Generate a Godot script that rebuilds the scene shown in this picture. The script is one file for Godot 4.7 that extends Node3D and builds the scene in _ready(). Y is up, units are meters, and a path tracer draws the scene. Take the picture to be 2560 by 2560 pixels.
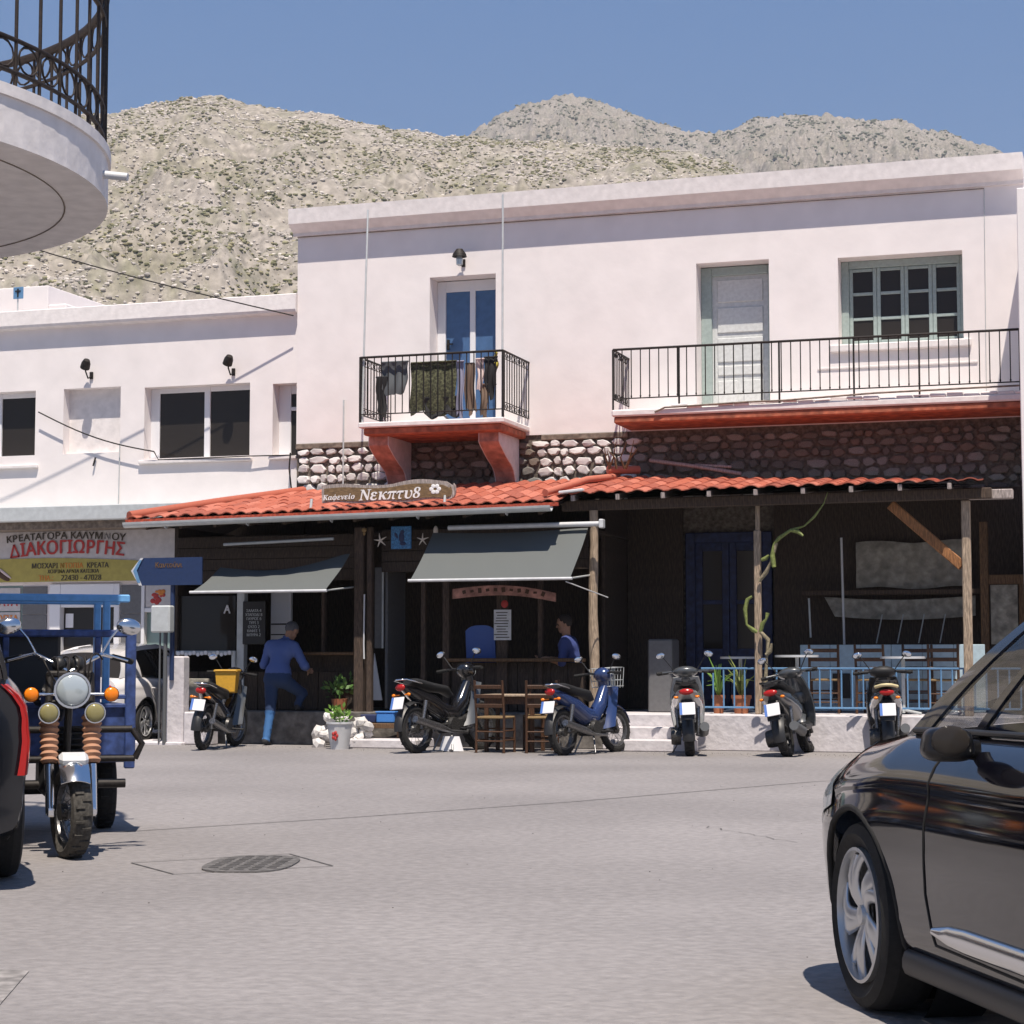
extends Node3D

# ---------------------------------------------------------------- mesh builder
class MB:
	var v := PackedVector3Array()
	var n := PackedVector3Array()
	var c := PackedColorArray()
	var col := Color.WHITE
	var xf := Transform3D.IDENTITY
	var use_col := false
	func tri(a: Vector3, b: Vector3, d: Vector3, na: Vector3, nb: Vector3, nd: Vector3):
		a = xf * a; b = xf * b; d = xf * d
		na = (xf.basis * na).normalized(); nb = (xf.basis * nb).normalized(); nd = (xf.basis * nd).normalized()
		if (b - a).cross(d - a).dot(na + nb + nd) > 0.0:
			var t = b; b = d; d = t
			t = nb; nb = nd; nd = t
		v.append(a); v.append(b); v.append(d)
		n.append(na); n.append(nb); n.append(nd)
		if use_col:
			c.append(col); c.append(col); c.append(col)
	func quad(a, b, d, e, nn):
		tri(a, b, d, nn, nn, nn)
		tri(a, d, e, nn, nn, nn)
	func quadn(a, b, d, e, na, nb, nd, ne):
		tri(a, b, d, na, nb, nd)
		tri(a, d, e, na, nd, ne)
	func box(ctr: Vector3, size: Vector3, bas := Basis.IDENTITY, bev := 0.0):
		var h = size * 0.5
		bev = min(bev, min(h.x, min(h.y, h.z)) * 0.9)
		for a in 3:
			var o1 = (a + 1) % 3
			var o2 = (a + 2) % 3
			for s in [-1.0, 1.0]:
				var p = []
				for q in [[-1, -1], [1, -1], [1, 1], [-1, 1]]:
					var w = Vector3.ZERO
					w[a] = s * h[a]; w[o1] = q[0] * (h[o1] - bev); w[o2] = q[1] * (h[o2] - bev)
					p.append(ctr + bas * w)
				var nn = Vector3.ZERO
				nn[a] = s
				nn = bas * nn
				quad(p[0], p[1], p[2], p[3], nn)
			if bev > 0.0:
				for s in [-1.0, 1.0]:
					for r in [-1.0, 1.0]:
						var p = []
						for q in [[0, -1], [0, 1], [1, 1], [1, -1]]:
							var w = Vector3.ZERO
							w[a] = q[1] * (h[a] - bev)
							if q[0] == 0:
								w[o1] = s * h[o1]; w[o2] = r * (h[o2] - bev)
							else:
								w[o1] = s * (h[o1] - bev); w[o2] = r * h[o2]
							p.append(ctr + bas * w)
						var nn = Vector3.ZERO
						nn[o1] = s; nn[o2] = r
						quad(p[0], p[1], p[2], p[3], bas * nn.normalized())
		if bev > 0.0:
			for sx in [-1.0, 1.0]:
				for sy in [-1.0, 1.0]:
					for sz in [-1.0, 1.0]:
						var sg = Vector3(sx, sy, sz)
						var k = h - Vector3.ONE * bev
						var nn = bas * sg.normalized()
						tri(ctr + bas * (sg * Vector3(h.x, k.y, k.z)), ctr + bas * (sg * Vector3(k.x, h.y, k.z)), ctr + bas * (sg * Vector3(k.x, k.y, h.z)), nn, nn, nn)
	func bx(x0, x1, y0, y1, z0, z1, bev := 0.0):
		box(Vector3((x0 + x1) * 0.5, (y0 + y1) * 0.5, (z0 + z1) * 0.5), Vector3(abs(x1 - x0), abs(y1 - y0), abs(z1 - z0)), Basis.IDENTITY, bev)
	func beam(a: Vector3, b: Vector3, w: float, h: float, bev := 0.0, upv := Vector3.UP):
		var d = (b - a).normalized()
		if abs(d.dot(upv)) > 0.98:
			upv = Vector3.RIGHT
		var s = d.cross(upv).normalized()
		var u = s.cross(d)
		box((a + b) * 0.5, Vector3(w, h, a.distance_to(b)), Basis(s, u, d), bev)
	# tube along points; r a number, or an array of numbers / Vector2 (side, up)
	func tube(pts: Array, r, sides := 8, caps := true, closed := false, hint := Vector3.ZERO):
		var m = pts.size()
		var rings = []
		var nrm = []
		var side = Vector3.ZERO
		for i in m:
			var d: Vector3
			if closed:
				d = pts[(i + 1) % m] - pts[(i + m - 1) % m]
			else:
				d = pts[min(i + 1, m - 1)] - pts[max(i - 1, 0)]
			d = d.normalized()
			if i == 0:
				var hv = hint
				if hv == Vector3.ZERO:
					hv = Vector3.UP if abs(d.y) < 0.9 else Vector3.RIGHT
				side = hv
			side = (side - d * side.dot(d)).normalized()
			var u = d.cross(side)
			var rr = r[i] if r is Array else r
			var ra = rr.x if rr is Vector2 else rr
			var rb = rr.y if rr is Vector2 else rr
			var ring = []
			var ns = []
			for k in sides:
				var an = TAU * k / sides
				ring.append(pts[i] + side * (cos(an) * ra) + u * (sin(an) * rb))
				ns.append((side * (cos(an) / max(ra, 1e-4)) + u * (sin(an) / max(rb, 1e-4))).normalized())
			rings.append(ring); nrm.append(ns)
		for i in (m if closed else m - 1):
			var j = (i + 1) % m
			for k in sides:
				var l = (k + 1) % sides
				quadn(rings[i][k], rings[i][l], rings[j][l], rings[j][k], nrm[i][k], nrm[i][l], nrm[j][l], nrm[j][k])
		if caps and not closed:
			for e in [0, m - 1]:
				var nn = (pts[0] - pts[1]).normalized() if e == 0 else (pts[m - 1] - pts[m - 2]).normalized()
				for k in sides:
					tri(pts[e], rings[e][k], rings[e][(k + 1) % sides], nn, nn, nn)
	# prof: Vector2(radius, height along axis y of basis)
	func lathe(prof: Array, at: Vector3, bas := Basis.IDENTITY, sides := 20, a0 := 0.0, a1 := TAU):
		for i in prof.size() - 1:
			var p = prof[i]
			var q = prof[i + 1]
			var d = q - p
			if d.length() < 1e-6:
				continue
			var nr = Vector2(d.y, -d.x).normalized()
			for k in sides:
				var t0 = a0 + (a1 - a0) * k / sides
				var t1 = a0 + (a1 - a0) * (k + 1) / sides
				var e0 = Vector3(cos(t0), 0, sin(t0))
				var e1 = Vector3(cos(t1), 0, sin(t1))
				var n0 = bas * (e0 * nr.x + Vector3.UP * nr.y)
				var n1 = bas * (e1 * nr.x + Vector3.UP * nr.y)
				quadn(at + bas * (e0 * p.x + Vector3.UP * p.y), at + bas * (e1 * p.x + Vector3.UP * p.y), at + bas * (e1 * q.x + Vector3.UP * q.y), at + bas * (e0 * q.x + Vector3.UP * q.y), n0, n1, n1, n0)
	func prism(poly: Array, depth: float, tf := Transform3D.IDENTITY):
		var pk = PackedVector2Array(poly)
		var idx = Geometry2D.triangulate_polygon(pk)
		var hz = Vector3(0, 0, depth * 0.5)
		for s in [-1.0, 1.0]:
			var nn = tf.basis * Vector3(0, 0, s)
			for i in range(0, idx.size(), 3):
				tri(tf * (V2(pk[idx[i]]) + hz * s), tf * (V2(pk[idx[i + 1]]) + hz * s), tf * (V2(pk[idx[i + 2]]) + hz * s), nn, nn, nn)
		var cw = 1.0 if Geometry2D.is_polygon_clockwise(pk) else -1.0
		for i in pk.size():
			var p = pk[i]
			var q = pk[(i + 1) % pk.size()]
			var e = (q - p).normalized()
			var nn = tf.basis * Vector3(-e.y * cw, e.x * cw, 0)
			quad(tf * (V2(p) + hz), tf * (V2(q) + hz), tf * (V2(q) - hz), tf * (V2(p) - hz), nn)
	func V2(p) -> Vector3:
		return Vector3(p.x, p.y, 0)
	# surface f(u, v) on 0..1, optional thickness along the normal
	func sheet(f: Callable, nu: int, nv: int, thick := 0.0):
		var P = []
		var N = []
		for i in nu + 1:
			var row = []
			for j in nv + 1:
				row.append(f.call(float(i) / nu, float(j) / nv))
			P.append(row)
		for i in nu + 1:
			var row = []
			for j in nv + 1:
				var du = P[min(i + 1, nu)][j] - P[max(i - 1, 0)][j]
				var dv = P[i][min(j + 1, nv)] - P[i][max(j - 1, 0)]
				var cr = du.cross(dv)
				row.append(cr.normalized() if cr.length() > 1e-9 else Vector3.UP)
			N.append(row)
		for i in nu:
			for j in nv:
				quadn(P[i][j], P[i + 1][j], P[i + 1][j + 1], P[i][j + 1], N[i][j], N[i + 1][j], N[i + 1][j + 1], N[i][j + 1])
		if thick > 0.0:
			for i in nu:
				for j in nv:
					quadn(P[i][j] - N[i][j] * thick, P[i + 1][j] - N[i + 1][j] * thick, P[i + 1][j + 1] - N[i + 1][j + 1] * thick, P[i][j + 1] - N[i][j + 1] * thick, -N[i][j], -N[i + 1][j], -N[i + 1][j + 1], -N[i][j + 1])
			for i in nu:
				for j in [0, nv]:
					var e = (P[i][j] - P[i][nv - j]).normalized()
					quad(P[i][j], P[i + 1][j], P[i + 1][j] - N[i + 1][j] * thick, P[i][j] - N[i][j] * thick, e)
			for j in nv:
				for i in [0, nu]:
					var e = (P[i][j] - P[nu - i][j]).normalized()
					quad(P[i][j], P[i][j + 1], P[i][j + 1] - N[i][j + 1] * thick, P[i][j] - N[i][j] * thick, e)
	func ell(ctr: Vector3, r: Vector3, bas := Basis.IDENTITY, nu := 12, nv := 7):
		for i in nv:
			for k in nu:
				var p = []
				var q = []
				for w in [[i, k], [i, k + 1], [i + 1, k + 1], [i + 1, k]]:
					var th = PI * w[0] / nv
					var ph = TAU * w[1] / nu
					var d = Vector3(sin(th) * cos(ph), cos(th), sin(th) * sin(ph))
					p.append(ctr + bas * (d * r))
					q.append((bas * (d / r)).normalized())
				quadn(p[0], p[1], p[2], p[3], q[0], q[1], q[2], q[3])
	func add_mesh(m: Mesh, tf: Transform3D):
		for s in m.get_surface_count():
			var a = m.surface_get_arrays(s)
			var vv = a[Mesh.ARRAY_VERTEX]
			var nn = a[Mesh.ARRAY_NORMAL]
			var ii = a[Mesh.ARRAY_INDEX]
			var cnt = ii.size() if ii != null and ii.size() > 0 else vv.size()
			for i in range(0, cnt, 3):
				var k = [i, i + 1, i + 2]
				if ii != null and ii.size() > 0:
					k = [ii[i], ii[i + 1], ii[i + 2]]
				tri(tf * vv[k[0]], tf * vv[k[1]], tf * vv[k[2]], tf.basis * nn[k[0]], tf.basis * nn[k[1]], tf.basis * nn[k[2]])
	func mesh() -> ArrayMesh:
		var am = ArrayMesh.new()
		if v.is_empty():
			return am
		var a = []
		a.resize(Mesh.ARRAY_MAX)
		a[Mesh.ARRAY_VERTEX] = v
		a[Mesh.ARRAY_NORMAL] = n
		if use_col:
			a[Mesh.ARRAY_COLOR] = c
		am.add_surface_from_arrays(Mesh.PRIMITIVE_TRIANGLES, a)
		return am

# ---------------------------------------------------------------- naming and tagging
var counts := {}
func numbered(parent: Node, called: String) -> String:
	var key = str(parent.get_instance_id()) + called
	var k = counts.get(key, 0)
	counts[key] = k + 1
	return called if k == 0 else "%s_%03d" % [called, k]

func tag(o, label: String, category: String, group := ""):
	o.set_meta("label", label)
	o.set_meta("category", category)
	if group != "":
		o.set_meta("group", group)
	return o

func thing(called: String, label: String, category: String, at := Vector3.ZERO, turn := 0.0, group := "") -> Node3D:
	var o = Node3D.new()
	o.name = numbered(self, called)
	add_child(o, true)
	o.position = at
	o.rotation.y = turn
	tag(o, label, category, group)
	return o

func obj(called: String, m, material, parent: Node = self) -> MeshInstance3D:
	var o = MeshInstance3D.new()
	o.name = numbered(parent, called)
	o.mesh = m.mesh() if m is MB else m
	o.material_override = material
	o.cast_shadow = GeometryInstance3D.SHADOW_CASTING_SETTING_ON
	parent.add_child(o, true)
	return o

func struct(called: String, m, material, parent: Node = self) -> MeshInstance3D:
	var o = obj(called, m, material, parent)
	if parent == self:
		o.set_meta("kind", "structure")
	return o

func mb(root: Node3D = null) -> MB:      # with a root: write in world coordinates
	var m = MB.new()
	if root != null:
		m.xf = root.transform.affine_inverse()
	return m

func dup(root: Node3D, at: Vector3, turn: float, label: String) -> Node3D:
	var base = String(root.name).rstrip("0123456789").trim_suffix("_")
	var r = root.duplicate()
	r.name = numbered(self, base)
	add_child(r, true)
	r.position = at
	r.rotation.y = turn
	r.set_meta("label", label)
	return r

# ---------------------------------------------------------------- materials
var T := {}
var M := {}
var rng := RandomNumberGenerator.new()

func noise_tex(key: String, freq: float, lo: float, hi: float, oct := 4, kind := FastNoiseLite.TYPE_SIMPLEX_SMOOTH, normal := false, bump := 2.0, size := 512):
	var f = FastNoiseLite.new()
	f.seed = hash(key) % 1000
	f.noise_type = kind
	f.frequency = freq
	f.fractal_octaves = oct
	var t = NoiseTexture2D.new()
	t.width = size
	t.height = size
	t.seamless = true
	t.noise = f
	if normal:
		t.as_normal_map = true
		t.bump_strength = bump
	else:
		var g = Gradient.new()
		g.set_color(0, Color(lo, lo, lo))
		g.set_color(1, Color(hi, hi, hi))
		t.color_ramp = g
	T[key] = t

func L(r: float, g: float, b: float, a := 1.0) -> Color:
	var q = Color(r, g, b).linear_to_srgb()
	q.a = a
	return q

# linear colour, roughness, metallic, [texture key, tiles per metre], [normal key, tiles per metre, strength]
func mat(key: String, col: Color, rough := 0.7, metal := 0.0, tx = null, nx = null) -> StandardMaterial3D:
	var m = StandardMaterial3D.new()
	m.albedo_color = col
	m.roughness = rough
	m.metallic = metal
	m.cull_mode = BaseMaterial3D.CULL_DISABLED
	if tx != null:
		m.albedo_texture = T[tx[0]]
		m.uv1_triplanar = true
		m.uv1_scale = tx[1] if tx[1] is Vector3 else Vector3.ONE * tx[1]
	if nx != null:
		m.normal_enabled = true
		m.normal_texture = T[nx[0]]
		m.normal_scale = nx[2]
		m.uv1_triplanar = true
		if tx == null:
			m.uv1_scale = nx[1] if nx[1] is Vector3 else Vector3.ONE * nx[1]
	M[key] = m
	return m

func glossy(key: String, col: Color, rough := 0.12, coat := 1.0, metal := 0.0):
	var m = mat(key, col, rough, metal)
	m.clearcoat_enabled = true
	m.clearcoat = coat
	m.clearcoat_roughness = 0.04
	return m

func make_materials():
	noise_tex("fine", 0.09, 0.80, 1.0, 3)
	noise_tex("blotch", 0.012, 0.90, 1.0, 6)
	noise_tex("blotch2", 0.010, 0.55, 1.0, 6)
	noise_tex("wood", 0.02, 0.55, 1.0, 5)
	noise_tex("rust", 0.02, 0.45, 1.0, 6)
	noise_tex("road", 0.05, 0.86, 1.0, 6, FastNoiseLite.TYPE_SIMPLEX_SMOOTH, false, 2.0, 1024)
	noise_tex("stain", 0.012, 0.87, 1.0, 6)
	noise_tex("soft", 0.010, 0.95, 1.0, 6)
	noise_tex("camo", 0.02, 0.15, 1.0, 3, FastNoiseLite.TYPE_CELLULAR)
	noise_tex("nfine", 0.12, 0, 1, 3, FastNoiseLite.TYPE_SIMPLEX_SMOOTH, true, 3.0)
	noise_tex("nmid", 0.02, 0, 1, 5, FastNoiseLite.TYPE_SIMPLEX_SMOOTH, true, 6.0)
	noise_tex("nwood", 0.03, 0, 1, 4, FastNoiseLite.TYPE_SIMPLEX_SMOOTH, true, 4.0)
	mat("plaster", L(.84, .79, .775), .92, 0, ["soft", .30], ["nmid", .30, .05])
	mat("plaster_edge", L(.82, .775, .76), .9, 0, ["blotch", .8], ["nmid", .8, .12])
	mat("trim_brown", L(.30, .24, .19), .9, 0, ["blotch2", 1.5])
	var rd = mat("road", L(.318, .297, .294), .95, 0, ["road", .21], ["nfine", .21, .35])
	rd.detail_enabled = true
	rd.detail_blend_mode = BaseMaterial3D.BLEND_MODE_MUL
	rd.detail_albedo = T["stain"]
	rd.detail_uv_layer = BaseMaterial3D.DETAIL_UV_2
	rd.uv2_triplanar = true
	rd.uv2_scale = Vector3.ONE * .045
	mat("seam", L(.09, .085, .085), .95, 0, ["blotch2", 1.0])
	mat("grate", L(.19, .18, .175), .95, 0, ["blotch2", 3.0], ["nmid", 3.0, .6])
	mat("patch", L(.16, .155, .15), .95, 0, ["blotch2", 1.2], ["nmid", 1.2, .6])
	mat("white_paint", L(.40, .375, .36), .85, 0, ["blotch2", 1.4])
	mat("concrete", L(.66, .63, .65), .9, 0, ["blotch", .9], ["nmid", .9, .35])
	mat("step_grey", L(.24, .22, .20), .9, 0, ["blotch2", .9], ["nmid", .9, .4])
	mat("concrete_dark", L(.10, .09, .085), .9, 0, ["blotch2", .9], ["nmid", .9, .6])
	mat("mortar", L(.20, .17, .14), .95, 0, ["blotch2", 2.0], ["nmid", 2.0, .8])
	for i in 4:
		mat("white_stone%d" % i, L(.80 - .06 * i, .775 - .06 * i, .755 - .06 * i), .9, 0, ["blotch", 2.2], ["nmid", 2.2, .7])
	var bs = [[.27, .26, .24], [.21, .195, .175], [.27, .22, .18], [.38, .37, .345]]
	for i in 4:
		mat("brown_stone%d" % i, L(bs[i][0], bs[i][1], bs[i][2]), .9, 0, ["blotch2", 2.2], ["nmid", 2.2, 1.0])
	var ts = [[.47, .125, .072], [.43, .112, .064], [.53, .17, .11], [.36, .095, .058]]
	for i in 4:
		mat("tile%d" % i, L(ts[i][0], ts[i][1], ts[i][2]), .75, 0, ["blotch", 2.0], ["nfine", 2.0, .3])
	mat("tile_edge", L(.60, .09, .04), .7, 0, ["blotch2", 3.0])
	mat("red_paint", L(.56, .165, .085), .8, 0, ["blotch2", .8], ["nmid", .8, .4])
	mat("pink_paint", L(.66, .33, .26), .8, 0, ["blotch2", .9], ["nmid", .9, .4])
	mat("metal_grey", L(.58, .61, .61), .5, .2, ["blotch", 1.0])
	mat("metal_white", L(.66, .67, .68), .5, .1, ["blotch", 1.0])
	mat("iron", L(.035, .028, .024), .6, .3, ["rust", 3.0])
	mat("iron_brown", L(.05, .033, .025), .65, .2, ["rust", 3.0])
	mat("dark_wood", L(.11, .072, .05), .8, 0, ["wood", Vector3(4, .6, 4)], ["nwood", 1, .6])
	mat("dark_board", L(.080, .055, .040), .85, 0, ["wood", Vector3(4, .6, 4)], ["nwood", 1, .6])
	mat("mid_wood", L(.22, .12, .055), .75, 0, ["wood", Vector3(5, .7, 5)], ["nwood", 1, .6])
	mat("pale_wood", L(.60, .46, .33), .8, 0, ["wood", Vector3(5, .5, 5)], ["nwood", 1, .8])
	mat("orange_wood", L(.46, .20, .07), .75, 0, ["wood", Vector3(5, .5, 5)], ["nwood", 1, .8])
	mat("sign_face", L(.30, .19, .09), .8, 0, ["wood", Vector3(1, 6, 6)], ["nwood", 1, .5])
	mat("grey_wood", L(.60, .51, .47), .85, 0, ["wood", Vector3(5, .5, 5)], ["nwood", 1, .8])
	mat("chair_wood", L(.12, .05, .02), .6, 0, ["wood", Vector3(6, 1, 6)])
	mat("rush", L(.45, .30, .14), .9, 0, ["wood", Vector3(20, 3, 3)])
	mat("door_blue", L(.025, .04, .13), .6, 0, ["blotch2", 1.5])
	mat("glass_blue", L(.075, .15, .30), .12, 0, ["blotch", 1.0])
	mat("rail_blue", L(.13, .28, .48), .5, 0, ["blotch", 3.0])
	mat("panel_blue", L(.48, .62, .70), .6, 0, ["blotch", 1.5])
	mat("box_blue", L(.05, .20, .55), .5)
	mat("chair_blue", L(.045, .11, .38), .5)
	mat("sign_blue", L(.014, .034, .105), .5, 0, ["blotch", 2.0])
	mat("sign_cyan", L(.07, .28, .60), .5, 0, ["blotch2", 5.0])
	mat("frame_green", L(.36, .44, .42), .6, 0, ["blotch", 2.0])
	mat("door_white", L(.66, .68, .67), .6, 0, ["blotch", 2.0])
	mat("frame_white", L(.74, .74, .76), .5)
	var g = mat("dark_glass", L(.030, .026, .023), .06)
	g.metallic_specular = .35
	mat("grey_tile", L(.15, .15, .155), .5, 0, ["blotch", 2.0])
	mat("window_green", L(.24, .33, .31), .25)
	mat("sign_board", L(.58, .55, .54), .6, 0, ["blotch", 1.0])
	mat("sign_yellow", L(.46, .38, .09), .6, 0, ["blotch", 1.0])
	mat("ink_black", L(.05, .04, .03), .7)
	mat("ink_red", L(.42, .035, .03), .6)
	mat("ink_orange", L(.60, .20, .03), .6)
	mat("ink_white", L(.75, .74, .74), .7)
	mat("ink_blue", L(.08, .18, .5), .6)
	mat("navy", L(.02, .03, .09), .6)
	mat("awning", L(.135, .148, .146), .85, 0, ["fine", 4.0], ["nfine", 4.0, .3])
	M.awning.backlight_enabled = true
	M.awning.backlight = Color(.05, .05, .05)
	mat("curtain", L(.46, .43, .36), .6, 0, ["blotch2", 1.0], ["nmid", 1.0, .6])
	mat("star", L(.62, .56, .50), .9)
	mat("terracotta", L(.42, .15, .07), .8, 0, ["blotch", 4.0])
	mat("leaf", L(.07, .15, .03), .6)
	mat("leaf_bright", L(.16, .30, .05), .6)
	mat("cactus", L(.30, .36, .10), .6, 0, ["blotch2", 4.0])
	mat("cactus_dry", L(.40, .34, .22), .8, 0, ["blotch2", 4.0])
	mat("rubber", L(.022, .021, .020), .85, 0, ["blotch2", 6.0], ["nfine", 6.0, .4])
	mat("tyre_dusty", L(.12, .11, .095), .9, 0, ["rust", 4.0], ["nfine", 6.0, .5])
	mat("black_plastic", L(.018, .018, .019), .45)
	mat("mirror_black", L(.006, .006, .007), .3)
	mat("grey_plastic", L(.10, .105, .11), .5)
	mat("seat_black", L(.015, .015, .016), .6)
	mat("engine", L(.16, .155, .15), .45, .7, ["rust", 5.0])
	mat("steel", L(.42, .42, .43), .35, .85, ["rust", 4.0])
	mat("chrome", L(.72, .73, .75), .15, 1.0)
	mat("alloy", L(.56, .57, .58), .3, .75)
	mat("alloy_dark", L(.03, .03, .032), .4, .4)
	glossy("car_black", L(.004, .004, .007), .08, .55)
	glossy("car_navy", L(.006, .007, .010), .15, .7)
	glossy("car_white", L(.72, .70, .70), .25)
	glossy("moto_black", L(.010, .010, .012), .2)
	glossy("moto_blue", L(.022, .042, .13), .2)
	glossy("moto_silver", L(.40, .41, .41), .3)
	glossy("moto_grey", L(.06, .065, .07), .3)
	mat("trike_blue", L(.055, .10, .30), .5, 0, ["blotch2", 2.0])
	mat("trike_lightblue", L(.16, .42, .78), .5, 0, ["blotch", 2.0])
	mat("lamp_red", L(.38, .012, .010), .2)
	mat("lamp_orange", L(.85, .22, .01), .2)
	mat("lamp_glass", L(.50, .56, .58), .08, .3)
	mat("lamp_yellow", L(.26, .23, .10), .15)
	mat("mirror_glass", L(.75, .80, .88), .04, 1.0)
	mat("plate", L(.78, .77, .78), .4)
	mat("box_yellow", L(.62, .34, .03), .5, 0, ["blotch", 3.0])
	mat("band_cream", L(.58, .50, .28), .5)
	mat("gaiter", L(.38, .20, .12), .8)
	mat("cloth_black", L(.02, .02, .022), .9)
	mat("cloth_slate", L(.09, .10, .11), .9)
	mat("cloth_camo", L(.22, .23, .12), .9, 0, ["camo", 2.5])
	mat("cloth_pink", L(.62, .50, .48), .9)
	mat("cloth_brown", L(.16, .11, .08), .9)
	mat("cloth_lilac", L(.24, .24, .33), .9)
	mat("cloth_yellow", L(.50, .42, .06), .9)
	var sk = mat("person", Color.WHITE, .85)
	sk.vertex_color_use_as_albedo = true
	mat("hair_grey", L(.10, .10, .11), .9)
	mat("hair_dark", L(.03, .022, .018), .9)
	var hm = mat("hill", Color.WHITE, 1.0, 0, ["blotch2", .09], ["nmid", .09, .8])
	hm.vertex_color_use_as_albedo = true
	var sm = mat("scrub", Color.WHITE, 1.0)
	sm.vertex_color_use_as_albedo = true

# ---------------------------------------------------------------- lettering
func font_of(face: String, bold := false) -> SystemFont:
	var f = SystemFont.new()
	f.font_names = PackedStringArray([face])
	if bold:
		f.font_weight = 700
	return f

func text_mesh(s: String, height: float, face := "Droid Sans", bold := false, depth := 0.004) -> TextMesh:
	var t = TextMesh.new()
	t.text = s
	t.font = font_of(face, bold)
	t.font_size = 64
	t.pixel_size = height / 46.0
	t.depth = depth
	t.curve_step = 2.0
	return t

# wall in the plane z = zf (facing +z), with openings [x0, x1, y0, y1]; reveals as deep as the wall
func wall_open(m: MB, x0: float, x1: float, y0: float, y1: float, zf: float, thick: float, openings: Array):
	var xs = [x0, x1]
	var ys = [y0, y1]
	for o in openings:
		for k in [0, 1]:
			if not xs.has(o[k]): xs.append(o[k])
			if not ys.has(o[k + 2]): ys.append(o[k + 2])
	xs.sort(); ys.sort()
	var zb = zf - thick
	for i in xs.size() - 1:
		for j in ys.size() - 1:
			var cx = (xs[i] + xs[i + 1]) * .5
			var cy = (ys[j] + ys[j + 1]) * .5
			var hole = false
			for o in openings:
				if cx > o[0] and cx < o[1] and cy > o[2] and cy < o[3]:
					hole = true
			if hole: continue
			m.quad(Vector3(xs[i], ys[j], zf), Vector3(xs[i + 1], ys[j], zf), Vector3(xs[i + 1], ys[j + 1], zf), Vector3(xs[i], ys[j + 1], zf), Vector3(0, 0, 1))
			m.quad(Vector3(xs[i], ys[j], zb), Vector3(xs[i + 1], ys[j], zb), Vector3(xs[i + 1], ys[j + 1], zb), Vector3(xs[i], ys[j + 1], zb), Vector3(0, 0, -1))
	for o in openings + [[x0, x1, y0, y1]]:
		var s = -1.0 if o == openings.back() and openings.is_empty() else 1.0
		m.quad(Vector3(o[0], o[2], zf), Vector3(o[0], o[3], zf), Vector3(o[0], o[3], zb), Vector3(o[0], o[2], zb), Vector3(s, 0, 0))
		m.quad(Vector3(o[1], o[2], zf), Vector3(o[1], o[3], zf), Vector3(o[1], o[3], zb), Vector3(o[1], o[2], zb), Vector3(-s, 0, 0))
		m.quad(Vector3(o[0], o[2], zf), Vector3(o[1], o[2], zf), Vector3(o[1], o[2], zb), Vector3(o[0], o[2], zb), Vector3(0, s, 0))
		m.quad(Vector3(o[0], o[3], zf), Vector3(o[1], o[3], zf), Vector3(o[1], o[3], zb), Vector3(o[0], o[3], zb), Vector3(0, -s, 0))

# ---------------------------------------------------------------- the scene
func _ready():
	rng.seed = 7
	var cam = Camera3D.new()
	cam.name = "camera"
	cam.position = Vector3(0, 1.15, 0)
	cam.rotation_degrees = Vector3(4.389, 18.1, 0)
	cam.fov = 29.264
	cam.near = 0.1
	cam.far = 6000
	add_child(cam)
	cam.current = true
	var we = WorldEnvironment.new()
	we.name = "environment"
	var env = Environment.new()
	env.background_mode = Environment.BG_SKY
	var sky = Sky.new()
	var sm = ProceduralSkyMaterial.new()
	sm.sky_top_color = Color(.315, .465, .675)
	sm.sky_horizon_color = Color(.54, .655, .785)
	sm.sky_curve = 0.13
	sm.ground_horizon_color = Color(.60, .62, .64)
	sm.ground_bottom_color = Color(.40, .38, .37)
	sm.sun_angle_max = 2.0
	sm.energy_multiplier = 0.86
	sky.sky_material = sm
	env.sky = sky
	env.ambient_light_source = Environment.AMBIENT_SOURCE_SKY
	env.tonemap_mode = Environment.TONE_MAPPER_LINEAR
	env.tonemap_exposure = 1.31
	env.sdfgi_enabled = true
	env.ssao_enabled = true
	env.ssil_enabled = true
	env.fog_enabled = true
	env.fog_light_color = Color(.76, .77, .79)
	env.fog_density = 0.00018
	we.environment = env
	add_child(we)
	var sun = DirectionalLight3D.new()
	sun.name = "sun"
	sun.light_color = Color(1.0, .955, .90)
	sun.light_energy = 1.6
	sun.light_angular_distance = 0.5
	sun.shadow_enabled = true
	add_child(sun)
	sun.look_at_from_position(Vector3(.20, 1.05, .43) * 50.0, Vector3.ZERO)
	make_materials()
	build_ground()
	build_hills()
	build_white_building()
	build_shop()
	build_neighbours()
	build_canopies()
	build_cafe_front()
	build_terrace()
	build_street_things()
	build_vehicles()
	build_people()

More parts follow.
